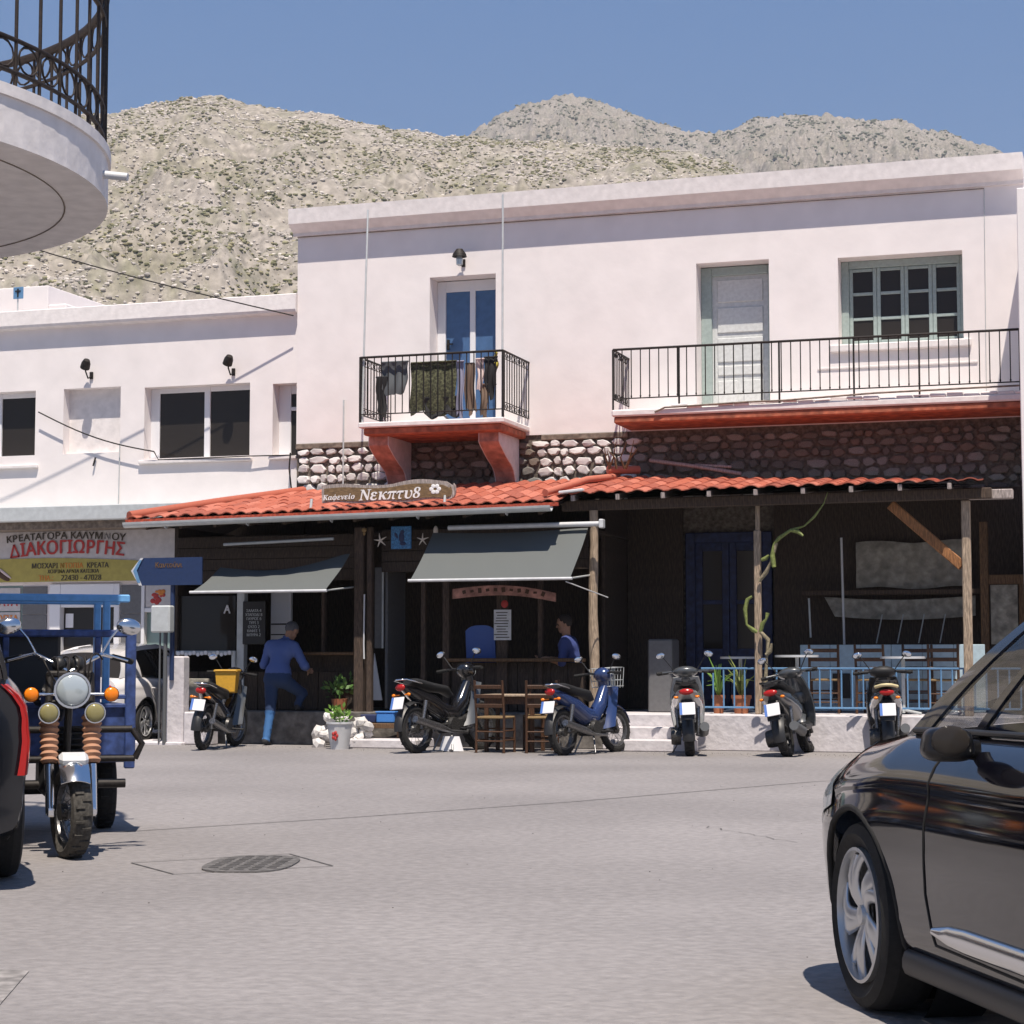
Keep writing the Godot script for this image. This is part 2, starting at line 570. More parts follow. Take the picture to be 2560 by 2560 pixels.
# ---------------------------------------------------------------- ground and hills
func build_ground():
	var m = mb()
	m.quad(Vector3(-2500, 0, -2500), Vector3(2500, 0, -2500), Vector3(2500, 0, 2500), Vector3(-2500, 0, 2500), Vector3.UP)
	struct("ground", m, M.road)
	# a thin tar seam right across the square, slightly bent
	m = mb()
	var pts = [Vector3(-12.5, .004, -11.1), Vector3(-9.2, .004, -11.4), Vector3(-6.7, .004, -11.97), Vector3(-5.7, .004, -13.6), Vector3(-4.6, .004, -15.7), Vector3(-3.14, .004, -19.08), Vector3(-2.2, .004, -20.2), Vector3(2.0, .004, -21.5)]
	for i in pts.size() - 1:
		var d = (pts[i + 1] - pts[i]).normalized()
		var s = Vector3(-d.z, 0, d.x) * .009
		m.quad(pts[i] - s, pts[i] + s, pts[i + 1] + s, pts[i + 1] - s, Vector3.UP)
	struct("road_seam", m, M.seam)
	# old repair patch round the drain
	m = mb()
	var o = Vector3(-5.0, .004, -10.3)
	var cr = [Vector3(-.62, 0, .15), Vector3(-.1, 0, .62), Vector3(.55, 0, -.05), Vector3(.02, 0, -.62)]
	for i in 4:
		var a = o + cr[i]
		var b = o + cr[(i + 1) % 4]
		var s = Vector3(-(b - a).z, 0, (b - a).x).normalized() * .006
		m.quad(a - s, a + s, b + s, b - s, Vector3.UP)
	struct("road_patch", m, M.grate)
	add_road_wear()
	# pale painted strip at the lower left
	m = mb()
	m.quad(Vector3(-3.35, .004, -4.6), Vector3(-3.16, .004, -4.6), Vector3(-4.02, .004, -6.5), Vector3(-4.3, .004, -6.5), Vector3.UP)
	struct("road_marking", m, M.white_paint)
	# kerb strip at the foot of the houses
	m = mb()
	m.bx(-30, -12.95, -.2, .035, -28.34, -24.75, .01)
	struct("pavement", m, M.concrete)

func add_road_wear():
	var r = RandomNumberGenerator.new()
	r.seed = 41
	for w in [[Vector3(-2.2, .004, -12.6), Vector3(-.5, 0, -.8), 16]]:
		var m = mb()
		var p = w[0]
		for k in w[2]:
			var q = p + w[1] * r.randf_range(.05, .14) + Vector3(r.randf_range(-.05, .05), 0, r.randf_range(-.05, .05))
			var d = (q - p).normalized()
			var s = Vector3(-d.z, 0, d.x) * r.randf_range(.002, .005)
			m.quad(p - s, p + s, q + s, q - s, Vector3.UP)
			p = q
		struct("road_crack", m, M.grate)
	var mm = MultiMesh.new()
	mm.transform_format = MultiMesh.TRANSFORM_3D
	mm.mesh = lump(77, .6)
	mm.instance_count = 800
	for i in 800:
		var p = Vector3(r.randf_range(-14, 2), 0, r.randf_range(-24.6, -4.5))
		if i < 600: p = Vector3(r.randf_range(-13, -1.6), 0, -24.7 + .5 * r.randf() * r.randf() * (1.0 if r.randf() < .5 else 2.0))
		var s = r.randf_range(.004, .011)
		mm.set_instance_transform(i, Transform3D(Basis(Vector3.UP, r.randf() * 6.0).scaled(Vector3.ONE * s), p + Vector3(0, s * .2, 0)))
	var o = MultiMeshInstance3D.new()
	o.name = "grit"
	o.multimesh = mm
	o.material_override = M.grate
	add_child(o, true)
	o.set_meta("kind", "stuff")
	tag(o, "loose pale grit scattered over the road", "grit")

func smooth_el(pts: Array, az: float) -> float:
	# pts: Vector2(azimuth to the left, elevation), azimuth falling
	if az >= pts[0].x:
		return pts[0].y
	for i in pts.size() - 1:
		if az <= pts[i].x and az >= pts[i + 1].x:
			var t = (pts[i].x - az) / (pts[i].x - pts[i + 1].x)
			return lerp(pts[i].y, pts[i + 1].y, t * t * (3 - 2 * t) * .6 + t * .4)
	return pts[pts.size() - 1].y

func hill_height(h0: float, d: float, d0: float, d1: float, p: float) -> float:
	var t = (d - d0) / (d1 - d0)
	if t <= 0.0: return -2.0
	if t <= 1.0: return h0 * pow(t, p)
	return h0 * (1.0 - (t - 1.0) * .9)

func make_hill(called: String, pts: Array, az0: float, az1: float, naz: int, d0: float, d1: float, nd: int, p: float, relief: float, rock: Color, scrub: Color, soil: Color, amount: float, nseed: int):
	var nz = FastNoiseLite.new()
	nz.seed = nseed
	nz.frequency = .05
	nz.fractal_octaves = 4
	var nr = FastNoiseLite.new()
	nr.seed = nseed + 1
	nr.noise_type = FastNoiseLite.TYPE_SIMPLEX
	nr.fractal_type = FastNoiseLite.FRACTAL_RIDGED
	nr.frequency = .022
	nr.fractal_octaves = 4
	var nb = FastNoiseLite.new()
	nb.seed = nseed + 2
	nb.frequency = .25
	nb.fractal_octaves = 2
	var V = PackedVector3Array()
	var C = PackedColorArray()
	var I = PackedInt32Array()
	var N = PackedVector3Array()
	var far = d1 * 1.25
	for i in naz + 1:
		var az = az0 + (az1 - az0) * i / naz
		var el = smooth_el(pts, az)
		var h0 = d1 * tan(deg_to_rad(el))
		var dir = Vector3(-sin(deg_to_rad(az)), 0, -cos(deg_to_rad(az)))
		for j in nd + 1:
			var u = float(j) / nd
			var d = d0 + (far - d0) * u
			var q = dir * d
			var t = (d - d0) / (d1 - d0)
			var y = hill_height(h0, d, d0, d1, p) + 1.15 * clampf(t * 3.0, 0, 1)
			var rv = nr.get_noise_2d(q.x, q.z * 1.3)
			var rg = clampf(t * 4.0, 0, 1)
			var keep = 1.0 - .82 * exp(-pow((t - 1.0) * 7.0, 2.0))
			y += (rv - .25) * relief * rg * keep + nz.get_noise_2d(q.x, q.z) * relief * .4 * rg * keep + nb.get_noise_2d(q.x, q.z) * relief * .13 * rg
			V.append(Vector3(q.x, y, q.z))
			var a = clampf((nz.get_noise_2d(q.x * 1.7 + 300, q.z * 1.7) * .9 + nb.get_noise_2d(q.x * 1.3, q.z * 1.3) * .5) + amount, 0, 1)
			var s = clampf(nz.get_noise_2d(q.x * .4 - 90, q.z * .4) + .45, 0, 1)
			C.append(rock.lerp(soil, s * .7).lerp(scrub, a))
	var w = nd + 1
	for i in naz + 1:
		for j in nd + 1:
			var a = V[min(i + 1, naz) * w + j] - V[max(i - 1, 0) * w + j]
			var b = V[i * w + min(j + 1, nd)] - V[i * w + max(j - 1, 0)]
			var cn = a.cross(b)
			if cn.y < 0: cn = -cn
			N.append(cn.normalized())
	for i in naz:
		for j in nd:
			var a = i * w + j
			I.append(a); I.append(a + 1); I.append(a + w)
			I.append(a + 1); I.append(a + w + 1); I.append(a + w)
	var arr = []
	arr.resize(Mesh.ARRAY_MAX)
	arr[Mesh.ARRAY_VERTEX] = V
	arr[Mesh.ARRAY_NORMAL] = N
	arr[Mesh.ARRAY_COLOR] = C
	arr[Mesh.ARRAY_INDEX] = I
	var am = ArrayMesh.new()
	am.add_surface_from_arrays(Mesh.PRIMITIVE_TRIANGLES, arr)
	struct(called, am, M.hill)
	return V

func lump(seedv: int, squash: float) -> ArrayMesh:
	var r = RandomNumberGenerator.new()
	r.seed = seedv
	var m = MB.new()
	var P = []
	for i in 5:
		var row = []
		for k in 7:
			var th = PI * i / 4.0
			var ph = TAU * k / 7.0
			var s = r.randf_range(.65, 1.15)
			if i == 0 or i == 4: s = .8
			row.append(Vector3(sin(th) * cos(ph) * s, cos(th) * s * squash, sin(th) * sin(ph) * s) * .5)
		P.append(row)
	for i in 4:
		for k in 7:
			var a = P[i][k]
			var b = P[i][(k + 1) % 7]
			var c2 = P[i + 1][(k + 1) % 7]
			var d = P[i + 1][k]
			var nn = (a + b + c2 + d).normalized()
			m.quad(a, b, c2, d, nn)
	return m.mesh()

func scatter(called: String, V: PackedVector3Array, w: int, n: int, rows0: int, rows1: int, s0: float, s1: float, cols: Array, squash: float, thresh: float, nseed: int, mm_mat):
	var nz = FastNoiseLite.new()
	nz.seed = nseed
	nz.frequency = .035
	nz.fractal_octaves = 3
	var mm = MultiMesh.new()
	mm.transform_format = MultiMesh.TRANSFORM_3D
	mm.use_colors = true
	mm.mesh = lump(nseed, squash)
	var xs = []
	var cs = []
	var tries = 0
	var total = V.size() / w
	while xs.size() < n and tries < n * 8:
		tries += 1
		var i = rng.randi_range(int(total * .18), int(total * .72))
		var j = rng.randi_range(rows0, rows1)
		var p = V[i * w + j].lerp(V[(i + 1) * w + j + 1], rng.randf())
		if nz.get_noise_2d(p.x, p.z) < thresh + rng.randf_range(-.25, .25): continue
		var s = lerp(s0, s1, pow(rng.randf(), 2.5))
		var b = Basis.from_euler(Vector3(rng.randf_range(-.3, .3), rng.randf() * TAU, rng.randf_range(-.3, .3))).scaled(Vector3(s * rng.randf_range(.8, 1.5), s * rng.randf_range(.7, 1.1), s))
		xs.append(Transform3D(b, p + Vector3(0, s * .12, 0)))
		var q = cols[rng.randi() % cols.size()]
		cs.append(q * rng.randf_range(.75, 1.2))
	mm.instance_count = xs.size()
	for i in xs.size():
		mm.set_instance_transform(i, xs[i])
		mm.set_instance_color(i, Color(cs[i].r, cs[i].g, cs[i].b))
	var o = MultiMeshInstance3D.new()
	o.name = called
	o.multimesh = mm
	o.material_override = mm_mat
	add_child(o, true)
	o.set_meta("kind", "stuff")
	return o

func build_hills():
	var near = [Vector2(60, 12), Vector2(46, 13.8), Vector2(38, 15.0), Vector2(33, 15.21), Vector2(29.9, 15.62), Vector2(28.5, 15.9), Vector2(27.4, 16.12), Vector2(26.9, 16.22), Vector2(25.9, 16.0), Vector2(25.1, 15.9), Vector2(23.54, 15.79), Vector2(22.9, 15.62), Vector2(22.4, 15.55), Vector2(21.3, 15.45), Vector2(19.9, 15.3), Vector2(17.6, 15.12), Vector2(16, 15.05), Vector2(14.4, 14.98), Vector2(13, 14.85), Vector2(11.9, 14.5), Vector2(11.0, 14.0), Vector2(8.5, 12.8), Vector2(2, 11.0), Vector2(-12, 9.0), Vector2(-30, 7)]
	var V = make_hill("hillside", near, 58, -26, 1100, 165, 430, 230, .96, 4.6, Color(.54, .485, .43), Color(.29, .285, .17), Color(.46, .41, .32), .04, 11)
	var w = 231
	tag(scatter("scrub_bushes", V, w, 90000, 30, 182, .14, .95, [Color(.21, .21, .125), Color(.25, .245, .14), Color(.29, .275, .17), Color(.16, .165, .11), Color(.34, .31, .19)], .7, .02, 31, M.scrub), "low olive-green scrub dotted over the rocky hillside", "shrubs")
	tag(scatter("hillside_rocks", V, w, 90000, 30, 182, .14, .95, [Color(.58, .53, .48), Color(.48, .44, .40), Color(.62, .57, .52)], .7, -.12, 57, M.scrub), "pale grey boulders strewn over the rocky hillside", "rocks")
	var far = [Vector2(40, 10), Vector2(27, 12.4), Vector2(21, 14.7), Vector2(19.93, 15.1), Vector2(19.3, 15.34), Vector2(18.9, 15.6), Vector2(18.51, 15.86), Vector2(17.56, 16.23), Vector2(16.62, 16.43), Vector2(15.83, 16.35), Vector2(14.73, 15.99), Vector2(13.63, 15.52), Vector2(12.69, 15.33), Vector2(11.76, 15.36), Vector2(10.98, 15.62), Vector2(10.04, 15.73), Vector2(8.81, 15.64), Vector2(6.98, 15.43), Vector2(5.47, 15.06), Vector2(4.14, 14.54), Vector2(3.2, 14.1), Vector2(-2, 12.0), Vector2(-14, 10.0), Vector2(-30, 8.0)]
	var V2 = make_hill("mountain", far, 38, -24, 900, 560, 1250, 220, 1.02, 15.0, Color(.46, .415, .37), Color(.25, .25, .185), Color(.38, .335, .28), .06, 23)
	tag(scatter("mountain_scrub", V2, 221, 40000, 60, 176, .8, 3.2, [Color(.18, .195, .15), Color(.21, .22, .165), Color(.25, .25, .20)], .6, .0, 71, M.scrub), "dark green scrub dotted over the far grey mountain", "shrubs")

# ---------------------------------------------------------------- stones
var stone_meshes := []
func stone_mesh(k: int) -> ArrayMesh:
	if stone_meshes.is_empty():
		for s in 14:
			var r = RandomNumberGenerator.new()
			r.seed = 900 + s
			var m = MB.new()
			var ring = []
			var cnt = r.randi_range(6, 8)
			for i in cnt:
				var a = TAU * (i + r.randf_range(-.22, .22)) / cnt
				var e = Vector2(cos(a), sin(a))
				e = e / pow(pow(abs(e.x), 3.0) + pow(abs(e.y), 3.0), 1.0 / 3.0)
				ring.append(e * r.randf_range(.80, 1.08) * .5)
			var tilt = Vector2(r.randf_range(-.25, .25), r.randf_range(-.25, .25))
			var L0 = []
			for lv in [[1.0, -.3], [.93, .72], [.76, .96]]:
				var row = []
				for q in ring:
					var h = lv[1] + (tilt.dot(q) if lv[1] > 0 else 0.0) + (r.randf_range(-.1, .1) if lv[1] > 0 else 0.0)
					row.append(Vector3(q.x * lv[0], q.y * lv[0], h))
				L0.append(row)
			var top = Vector3(0, 0, 1.0)
			for lv in 2:
				for i in cnt:
					var a = L0[lv][i]
					var b = L0[lv][(i + 1) % cnt]
					var c2 = L0[lv + 1][(i + 1) % cnt]
					var d = L0[lv + 1][i]
					var nn = (b - a).cross(d - a).normalized()
					if nn.z < 0 and lv == 1: nn = -nn
					if lv == 0 and nn.dot(Vector3(a.x, a.y, 0)) < 0: nn = -nn
					m.quad(a, b, c2, d, nn)
			for i in cnt:
				var nn = (L0[2][i] - top).cross(L0[2][(i + 1) % cnt] - top).normalized()
				if nn.z < 0: nn = -nn
				m.tri(top, L0[2][i], L0[2][(i + 1) % cnt], nn, nn, nn)
			stone_meshes.append(m.mesh())
	return stone_meshes[k % 14]

func lay_stones(parent: Node3D, x0: float, x1: float, y0: float, y1: float, zf: float, wlo: float, whi: float, hlo: float, hhi: float, deep: float, pick: Callable, skip: Callable = func(_x, _y): return false):
	var y = y0
	while y < y1 - .05:
		var h = min(rng.randf_range(hlo, hhi), y1 - y)
		var x = x0 + rng.randf_range(-.02, .02)
		while x < x1 - .05:
			var wd = min(rng.randf_range(wlo, whi), x1 - x)
			var cx = x + wd * .5
			var cy = y + h * .5 + rng.randf_range(-.015, .015)
			if not skip.call(cx, cy):
				var o = obj("stone", stone_mesh(rng.randi()), pick.call(cx, cy), parent)
				o.transform = Transform3D(Basis(Vector3(0, 0, 1), rng.randf_range(-.12, .12)) * Basis.from_scale(Vector3(wd * rng.randf_range(.9, 1.02), h * rng.randf_range(.88, 1.02), deep * rng.randf_range(.7, 1.2))), Vector3(cx, cy, zf) - parent.position)
			x += wd
		y += h

# ---------------------------------------------------------------- the two-storey white house
func build_white_building():
	var t = thing("white_house", "two-storey white house with stone band and two iron balconies", "house", Vector3(-7.2, 0, -28.2))
	var zf = -28.2
	var m = mb(t)
	wall_open(m, -12.8, -1.6, 4.59, 8.05, zf, .42, [[-10.56, -9.48, 4.82, 7.11], [-6.34, -5.25, 4.80, 7.06], [-4.24, -2.47, 5.73, 7.01]])
	m.bx(-12.8, -12.4, 0, 8.05, -36.5, zf - .42)
	m.bx(-2.0, -1.605, 0, 8.05, -36.5, zf - .42)
	m.bx(-12.4, -2.0, 0, 8.05, -36.9, -36.5)
	obj("wall", m, M.plaster, t)
	m = mb(t)
	m.bx(-12.4, -2.0, 7.9, 8.02, -36.5, zf - .42)
	obj("roof", m, M.plaster_edge, t)
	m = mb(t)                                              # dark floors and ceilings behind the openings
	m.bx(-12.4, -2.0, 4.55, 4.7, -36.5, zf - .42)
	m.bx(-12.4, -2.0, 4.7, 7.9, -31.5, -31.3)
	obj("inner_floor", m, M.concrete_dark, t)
	# parapet with coved cornice
	m = mb(t)
	var prof = [Vector2(zf + .002, 7.90), Vector2(zf + .05, 7.90), Vector2(zf + .06, 7.95), Vector2(zf + .24, 8.06), Vector2(zf + .25, 8.30), Vector2(zf - .20, 8.30), Vector2(zf - .20, 8.04), Vector2(zf + .002, 8.04)]
	var tf = Transform3D(Basis(Vector3(0, 0, 1), Vector3(0, 1, 0), Vector3(-1, 0, 0)), Vector3(-7.23, 0, 0))
	m.prism(prof, 11.26, tf)
	obj("cornice", m, M.plaster_edge, t)
	m = mb(t)
	m.tube([Vector3(-12.8, 7.89, zf + .02), Vector3(-9.4, 7.885, zf + .02), Vector3(-5, 7.875, zf + .02), Vector3(-2.15, 7.87, zf + .02)], .006, 5)
	obj("wall_wire", m, M.trim_brown, t)
	m = mb(t)
	m.tube([Vector3(-2.15, 7.87, zf + .005), Vector3(-2.17, 4.9, zf + .005)], .005, 5)
	obj("wall_wire", m, M.metal_grey, t)
	# base wall under the stone band, with a ragged top edge
	m = mb(t)
	wall_open(m, -12.8, -1.6, 0, 4.59, zf - .03, .39, [[-6.5, -5.26, .47, 3.0]])
	obj("base_wall", m, M.mortar, t)
	var pick = func(cx, cy):
		if cx < -11.2 or (cx > -8.85 and cx < -7.3):
			return M["white_stone%d" % (rng.randi() % 4)]
		return M["brown_stone%d" % (rng.randi() % 4)]
	lay_stones(t, -12.78, -1.62, 3.52, 4.50, zf - .03, .12, .34, .11, .20, .065, pick)
	m = mb(t)
	m.bx(-12.8, -11.2, 4.50, 4.585, zf - .03, zf + .03, .01)
	obj("ragged_edge", m, M.trim_brown, t)
	m = mb(t)
	m.bx(-8.75, -7.4, 4.50, 4.585, zf - .03, zf + .025, .01)
	obj("ragged_edge", m, M.trim_brown, t)
	# balcony door: white frame, two tall blue panes
	m = mb(t)
	var zd = zf - .34
	for x in [[-10.56, -10.42], [-10.02, -9.93], [-9.55, -9.48]]:
		m.bx(x[0], x[1], 4.72, 7.1, zd - .06, zd, .008)
	m.bx(-10.42, -9.55, 6.93, 7.1, zd - .06, zd - .003, .008)
	m.bx(-10.42, -9.55, 4.72, 4.9, zd - .06, zd - .003, .008)
	var bd = obj("balcony_door", m, M.frame_white, t)
	for x in [[-10.42, -10.02], [-9.93, -9.55]]:
		m = mb(t)
		m.bx(x[0], x[1], 4.9, 6.93, zd - .05, zd - .03)
		var q = obj("pane", m, M.glass_blue, bd)
	m = mb(t)
	m.tube([Vector3(-10.38, 6.1, zd + .0), Vector3(-10.38, 6.1, zd + .05), Vector3(-10.28, 6.1, zd + .05)], .012, 6)
	m.bx(-10.40, -10.36, 6.02, 6.18, zd - .03, zd + .01, .004)
	obj("handle", m, M.iron, bd)
	# grey-green panelled door on the long balcony
	m = mb(t)
	m.bx(-6.34, -6.18, 4.72, 7.05, zd - .08, zd + .02, .01)
	m.bx(-5.33, -5.25, 4.72, 7.05, zd - .08, zd + .02, .01)
	m.bx(-6.18, -5.33, 6.92, 7.05, zd - .08, zd + .016, .01)
	var dr = obj("panelled_door", m, M.frame_green, t)
	m = mb(t)
	m.bx(-6.18, -5.33, 4.72, 6.92, zd - .07, zd - .04)
	for y in [[6.52, 6.86], [6.06, 6.44], [5.62, 5.98], [5.42, 5.56]]:
		m.bx(-6.10, -5.41, y[0], y[1], zd - .04, zd - .02, .012)
	for x in [[-6.10, -5.80], [-5.71, -5.41]]:
		m.bx(x[0], x[1], 4.86, 5.34, zd - .04, zd - .02, .012)
	obj("door_leaf", m, M.door_white, dr)
	# four-light window
	m = mb(t)
	m.bx(-4.24, -4.13, 5.73, 7.01, zd - .06, zd + .03, .01)
	m.bx(-2.53, -2.47, 5.73, 7.01, zd - .06, zd + .03, .01)
	m.bx(-4.13, -2.53, 6.90, 7.01, zd - .06, zd + .026, .01)
	m.bx(-4.13, -2.53, 5.73, 5.79, zd - .06, zd + .026, .01)
	var wn = obj("window", m, M.frame_green, t)
	for k in 4:
		var xa = -4.13 + k * .4
		m = mb(t)
		m.bx(xa + .002, xa + .055, 5.79, 6.90, zd - .04, zd, .006)
		m.bx(xa + .345, xa + .398, 5.79, 6.90, zd - .04, zd, .006)
		for y in [5.79, 6.13, 6.50, 6.85]:
			m.bx(xa + .055, xa + .345, y, y + .045, zd - .038, zd - .004, .006)
		obj("casement", m, M.frame_green, wn)
		for y in [[5.835, 6.13], [6.175, 6.50], [6.545, 6.85]]:
			m = mb(t)
			m.bx(xa + .055, xa + .345, y[0], y[1], zd - .03, zd - .02)
			obj("pane", m, M.dark_glass, wn)
	m = mb(t)
	m.bx(-4.36, -2.36, 5.62, 5.73, zf + .002, zf + .07, .015)
	obj("window_sill", m, M.plaster_edge, t)
	m = mb(t)
	m.bx(-4.55, -2.28, 5.38, 5.41, zf + .001, zf + .02, .005)
	obj("plaster_string", m, M.plaster_edge, t)
	balcony_small(t)
	balcony_long(t)
	# wall lamp over the small balcony
	wall_lamp(Vector3(-10.0, 7.36, zf), "small dark wall lamp above the blue balcony door", true)
	# two thin poles rising from the small balcony past the roof edge
	m = mb()
	m.tube([Vector3(-11.18, 4.7, -26.99), Vector3(-11.15, 6.6, -27.02), Vector3(-11.19, 8.0, -27.2)], .016, 6)
	tag(obj("balcony_pole", m, M.metal_grey), "thin grey pole at the left corner of the small balcony", "pole")
	m = mb()
	m.tube([Vector3(-8.97, 4.7, -26.99), Vector3(-9.0, 8.05, -27.1)], .016, 6)
	tag(obj("balcony_pole", m, M.metal_grey), "thin grey pole at the right corner of the small balcony", "pole")
	m = mb()
	m.tube([Vector3(-11.98, 5.25, zf + .03), Vector3(-11.97, 3.9, zf + .06)], .014, 6)
	tag(obj("wall_conduit", m, M.metal_grey), "short grey conduit on white wall left of the small balcony", "pipe")

func railing_run(parent: Node3D, root: Node3D, a: Vector3, b: Vector3, top: float, bot: float, n: int, knees := false):
	var m = mb(root)
	m.tube([Vector3(a.x, top, a.z), Vector3(b.x, top, b.z)], .018, 6)
	obj("rail", m, M.iron, parent)
	m = mb(root)
	m.tube([Vector3(a.x, bot, a.z), Vector3(b.x, bot, b.z)], .010, 5)
	obj("rail", m, M.iron, parent)
	for i in n + 1:
		var p = a.lerp(b, float(i) / n)
		m = mb(root)
		m.tube([Vector3(p.x, bot, p.z), Vector3(p.x, top, p.z)], .0085, 5, false)
		if knees:
			m.ell(Vector3(p.x, bot + .03, p.z), Vector3(.014, .02, .014), Basis.IDENTITY, 5, 4)
		obj("baluster", m, M.iron, parent)

func balcony_small(t: Node3D):
	var x0 = -11.22
	var x1 = -8.93
	var zb = -28.2
	var z1 = -26.93
	var m = mb(t)
	m.bx(x0, x1, 4.64, 4.72, zb, z1, .015)
	var bal = obj("small_balcony", m, M.plaster_edge, t)
	m = mb(t)
	m.bx(x0 + .06, x1 - .06, 4.53, 4.64, zb, z1 - .06, .02)
	obj("soffit", m, M.red_paint, bal)
	# two scrolled brackets
	for x in [-11.0, -9.25]:
		var pr = []
		pr.append(Vector2(0, 4.53)); pr.append(Vector2(.95, 4.53)); pr.append(Vector2(.95, 4.40))
		for i in 9:
			var s = i / 8.0
			pr.append(Vector2(lerp(.90, .16, s) - .14 * sin(s * PI), lerp(4.36, 3.86, s) - .03 * sin(s * TAU)))
		pr.append(Vector2(0, 3.84))
		m = mb(t)
		var bt = Basis(Vector3(0, 0, 1), Vector3(0, 1, 0), Vector3(-1, 0, 0))
		m.prism(pr, .30, Transform3D(bt, Vector3(x, 0, zb + .05)))
		var br = obj("bracket", m, M.pink_paint, bal)
		for sd in [-.156, .156]:
			m = mb(t)
			m.prism(pr, .012, Transform3D(bt, Vector3(x + sd, 0, zb + .048)))
			obj("side_face", m, M.concrete, br)
	var top = 5.70
	var bot = 4.84
	var y0 = 4.72
	railing_run(bal, t, Vector3(x0 + .02, 0, z1 - .03), Vector3(x1 - .02, 0, z1 - .03), top, bot, 20)
	railing_run(bal, t, Vector3(x0 + .02, 0, z1 - .10), Vector3(x0 + .02, 0, zb), top, bot, 10)
	railing_run(bal, t, Vector3(x1 - .02, 0, z1 - .10), Vector3(x1 - .02, 0, zb), top, bot, 10)
	for x in [x0 + .02, x1 - .02]:
		m = mb(t)
		m.bx(x - .014, x + .014, y0, top + .01, z1 - .045, z1 - .017)
		obj("corner_post", m, M.iron, bal)
		# little scrolls under the top rail of the side runs
		m = mb(t)
		for k in 7:
			var zc = z1 - .2 - k * .15
			var ring = []
			for a in 10:
				ring.append(Vector3(x, top - .06 + .035 * sin(TAU * a / 10), zc + .05 * cos(TAU * a / 10)))
			m.tube(ring, .006, 4, false, true)
			ring = []
			for a in 10:
				ring.append(Vector3(x, bot + .055 + .035 * sin(TAU * a / 10), zc + .05 * cos(TAU * a / 10)))
			m.tube(ring, .006, 4, false, true)
		m.tube([Vector3(x, top - .11, z1 - .1), Vector3(x, top - .11, zb)], .007, 4)
		m.tube([Vector3(x, bot + .11, z1 - .1), Vector3(x, bot + .11, zb)], .007, 4)
		obj("scrollwork", m, M.iron, bal).set_meta("kind", "stuff")
	# washing over the balcony rail
	hang_cloth("dark_trousers", "dark slate trousers hung at the left end of the small balcony", M.cloth_slate, -10.9, -10.46, 5.62, .46, true)
	hang_cloth("black_trousers", "black trouser legs hanging left of the camouflage cloth", M.cloth_black, -10.98, -10.80, 5.4, .62, true)
	hang_cloth("camouflage_cloth", "camouflage patterned blanket on the small balcony rail", M.cloth_camo, -10.42, -9.70, 5.59, .74, false)
	hang_cloth("dark_cloth", "dark cloth hanging low beneath the camouflage blanket", M.cloth_black, -10.2, -9.66, 5.06, .26, false)
	hang_cloth("lilac_towel", "narrow lilac towel right of the camouflage blanket", M.cloth_lilac, -9.69, -9.58, 5.58, .78, false)
	hang_cloth("brown_towel", "narrow dark brown towel beside the lilac towel", M.cloth_brown, -9.56, -9.42, 5.54, .70, false)
	hang_cloth("pink_top", "pale pink top hanging right of the brown towel", M.cloth_pink, -9.40, -9.26, 5.60, .42, true)
	hang_cloth("black_jacket", "black jacket hung near the right corner of the balcony", M.cloth_black, -9.27, -9.06, 5.62, .52, true)
	hang_cloth("brown_stockings", "long brown stockings hanging below the pink top", M.cloth_brown, -9.34, -9.18, 5.22, .46, true)
	hang_cloth("yellow_strap", "yellow strap over the right end of the balcony rail", M.cloth_yellow, -9.10, -9.065, 5.68, .18, false)
	m = mb()
	m.tube([Vector3(-10.16, 5.02, -27.15), Vector3(-9.84, 4.72, -27.12)], .016, 6)
	tag(obj("broom_handle", m, M.metal_white), "white broom stick leaning on the small balcony floor", "stick")

func hang_cloth(called: String, label: String, material, x0: float, x1: float, top: float, drop: float, split: bool):
	var ph = x0 * 17.0
	var z = -27.04
	var f = func(u, v):
		var x = lerp(x0, x1, u)
		var sag = .03 * sin(u * PI) * v
		var hem = .05 * sin(u * 9.0 + ph) * v
		if split:
			x += (u - .5) * -.06 * v
			hem += .10 * (1.0 - abs(u - .5) * 2.0) * v * v * -1.2 + .07 * v
		return Vector3(x + .015 * sin(v * 7.0 + ph), top - drop * v - sag + hem, z + .022 * sin(u * 16.0 + ph) * (.3 + v) + .02 * sin(v * 5.0 + ph))
	var m = mb()
	m.sheet(f, 14, 10, .012)
	m.tube([Vector3(x0, top + .004, z), Vector3(x1, top + .004, z)], .014, 6)
	tag(obj(called, m, material), label, "laundry", "washing on the small balcony")

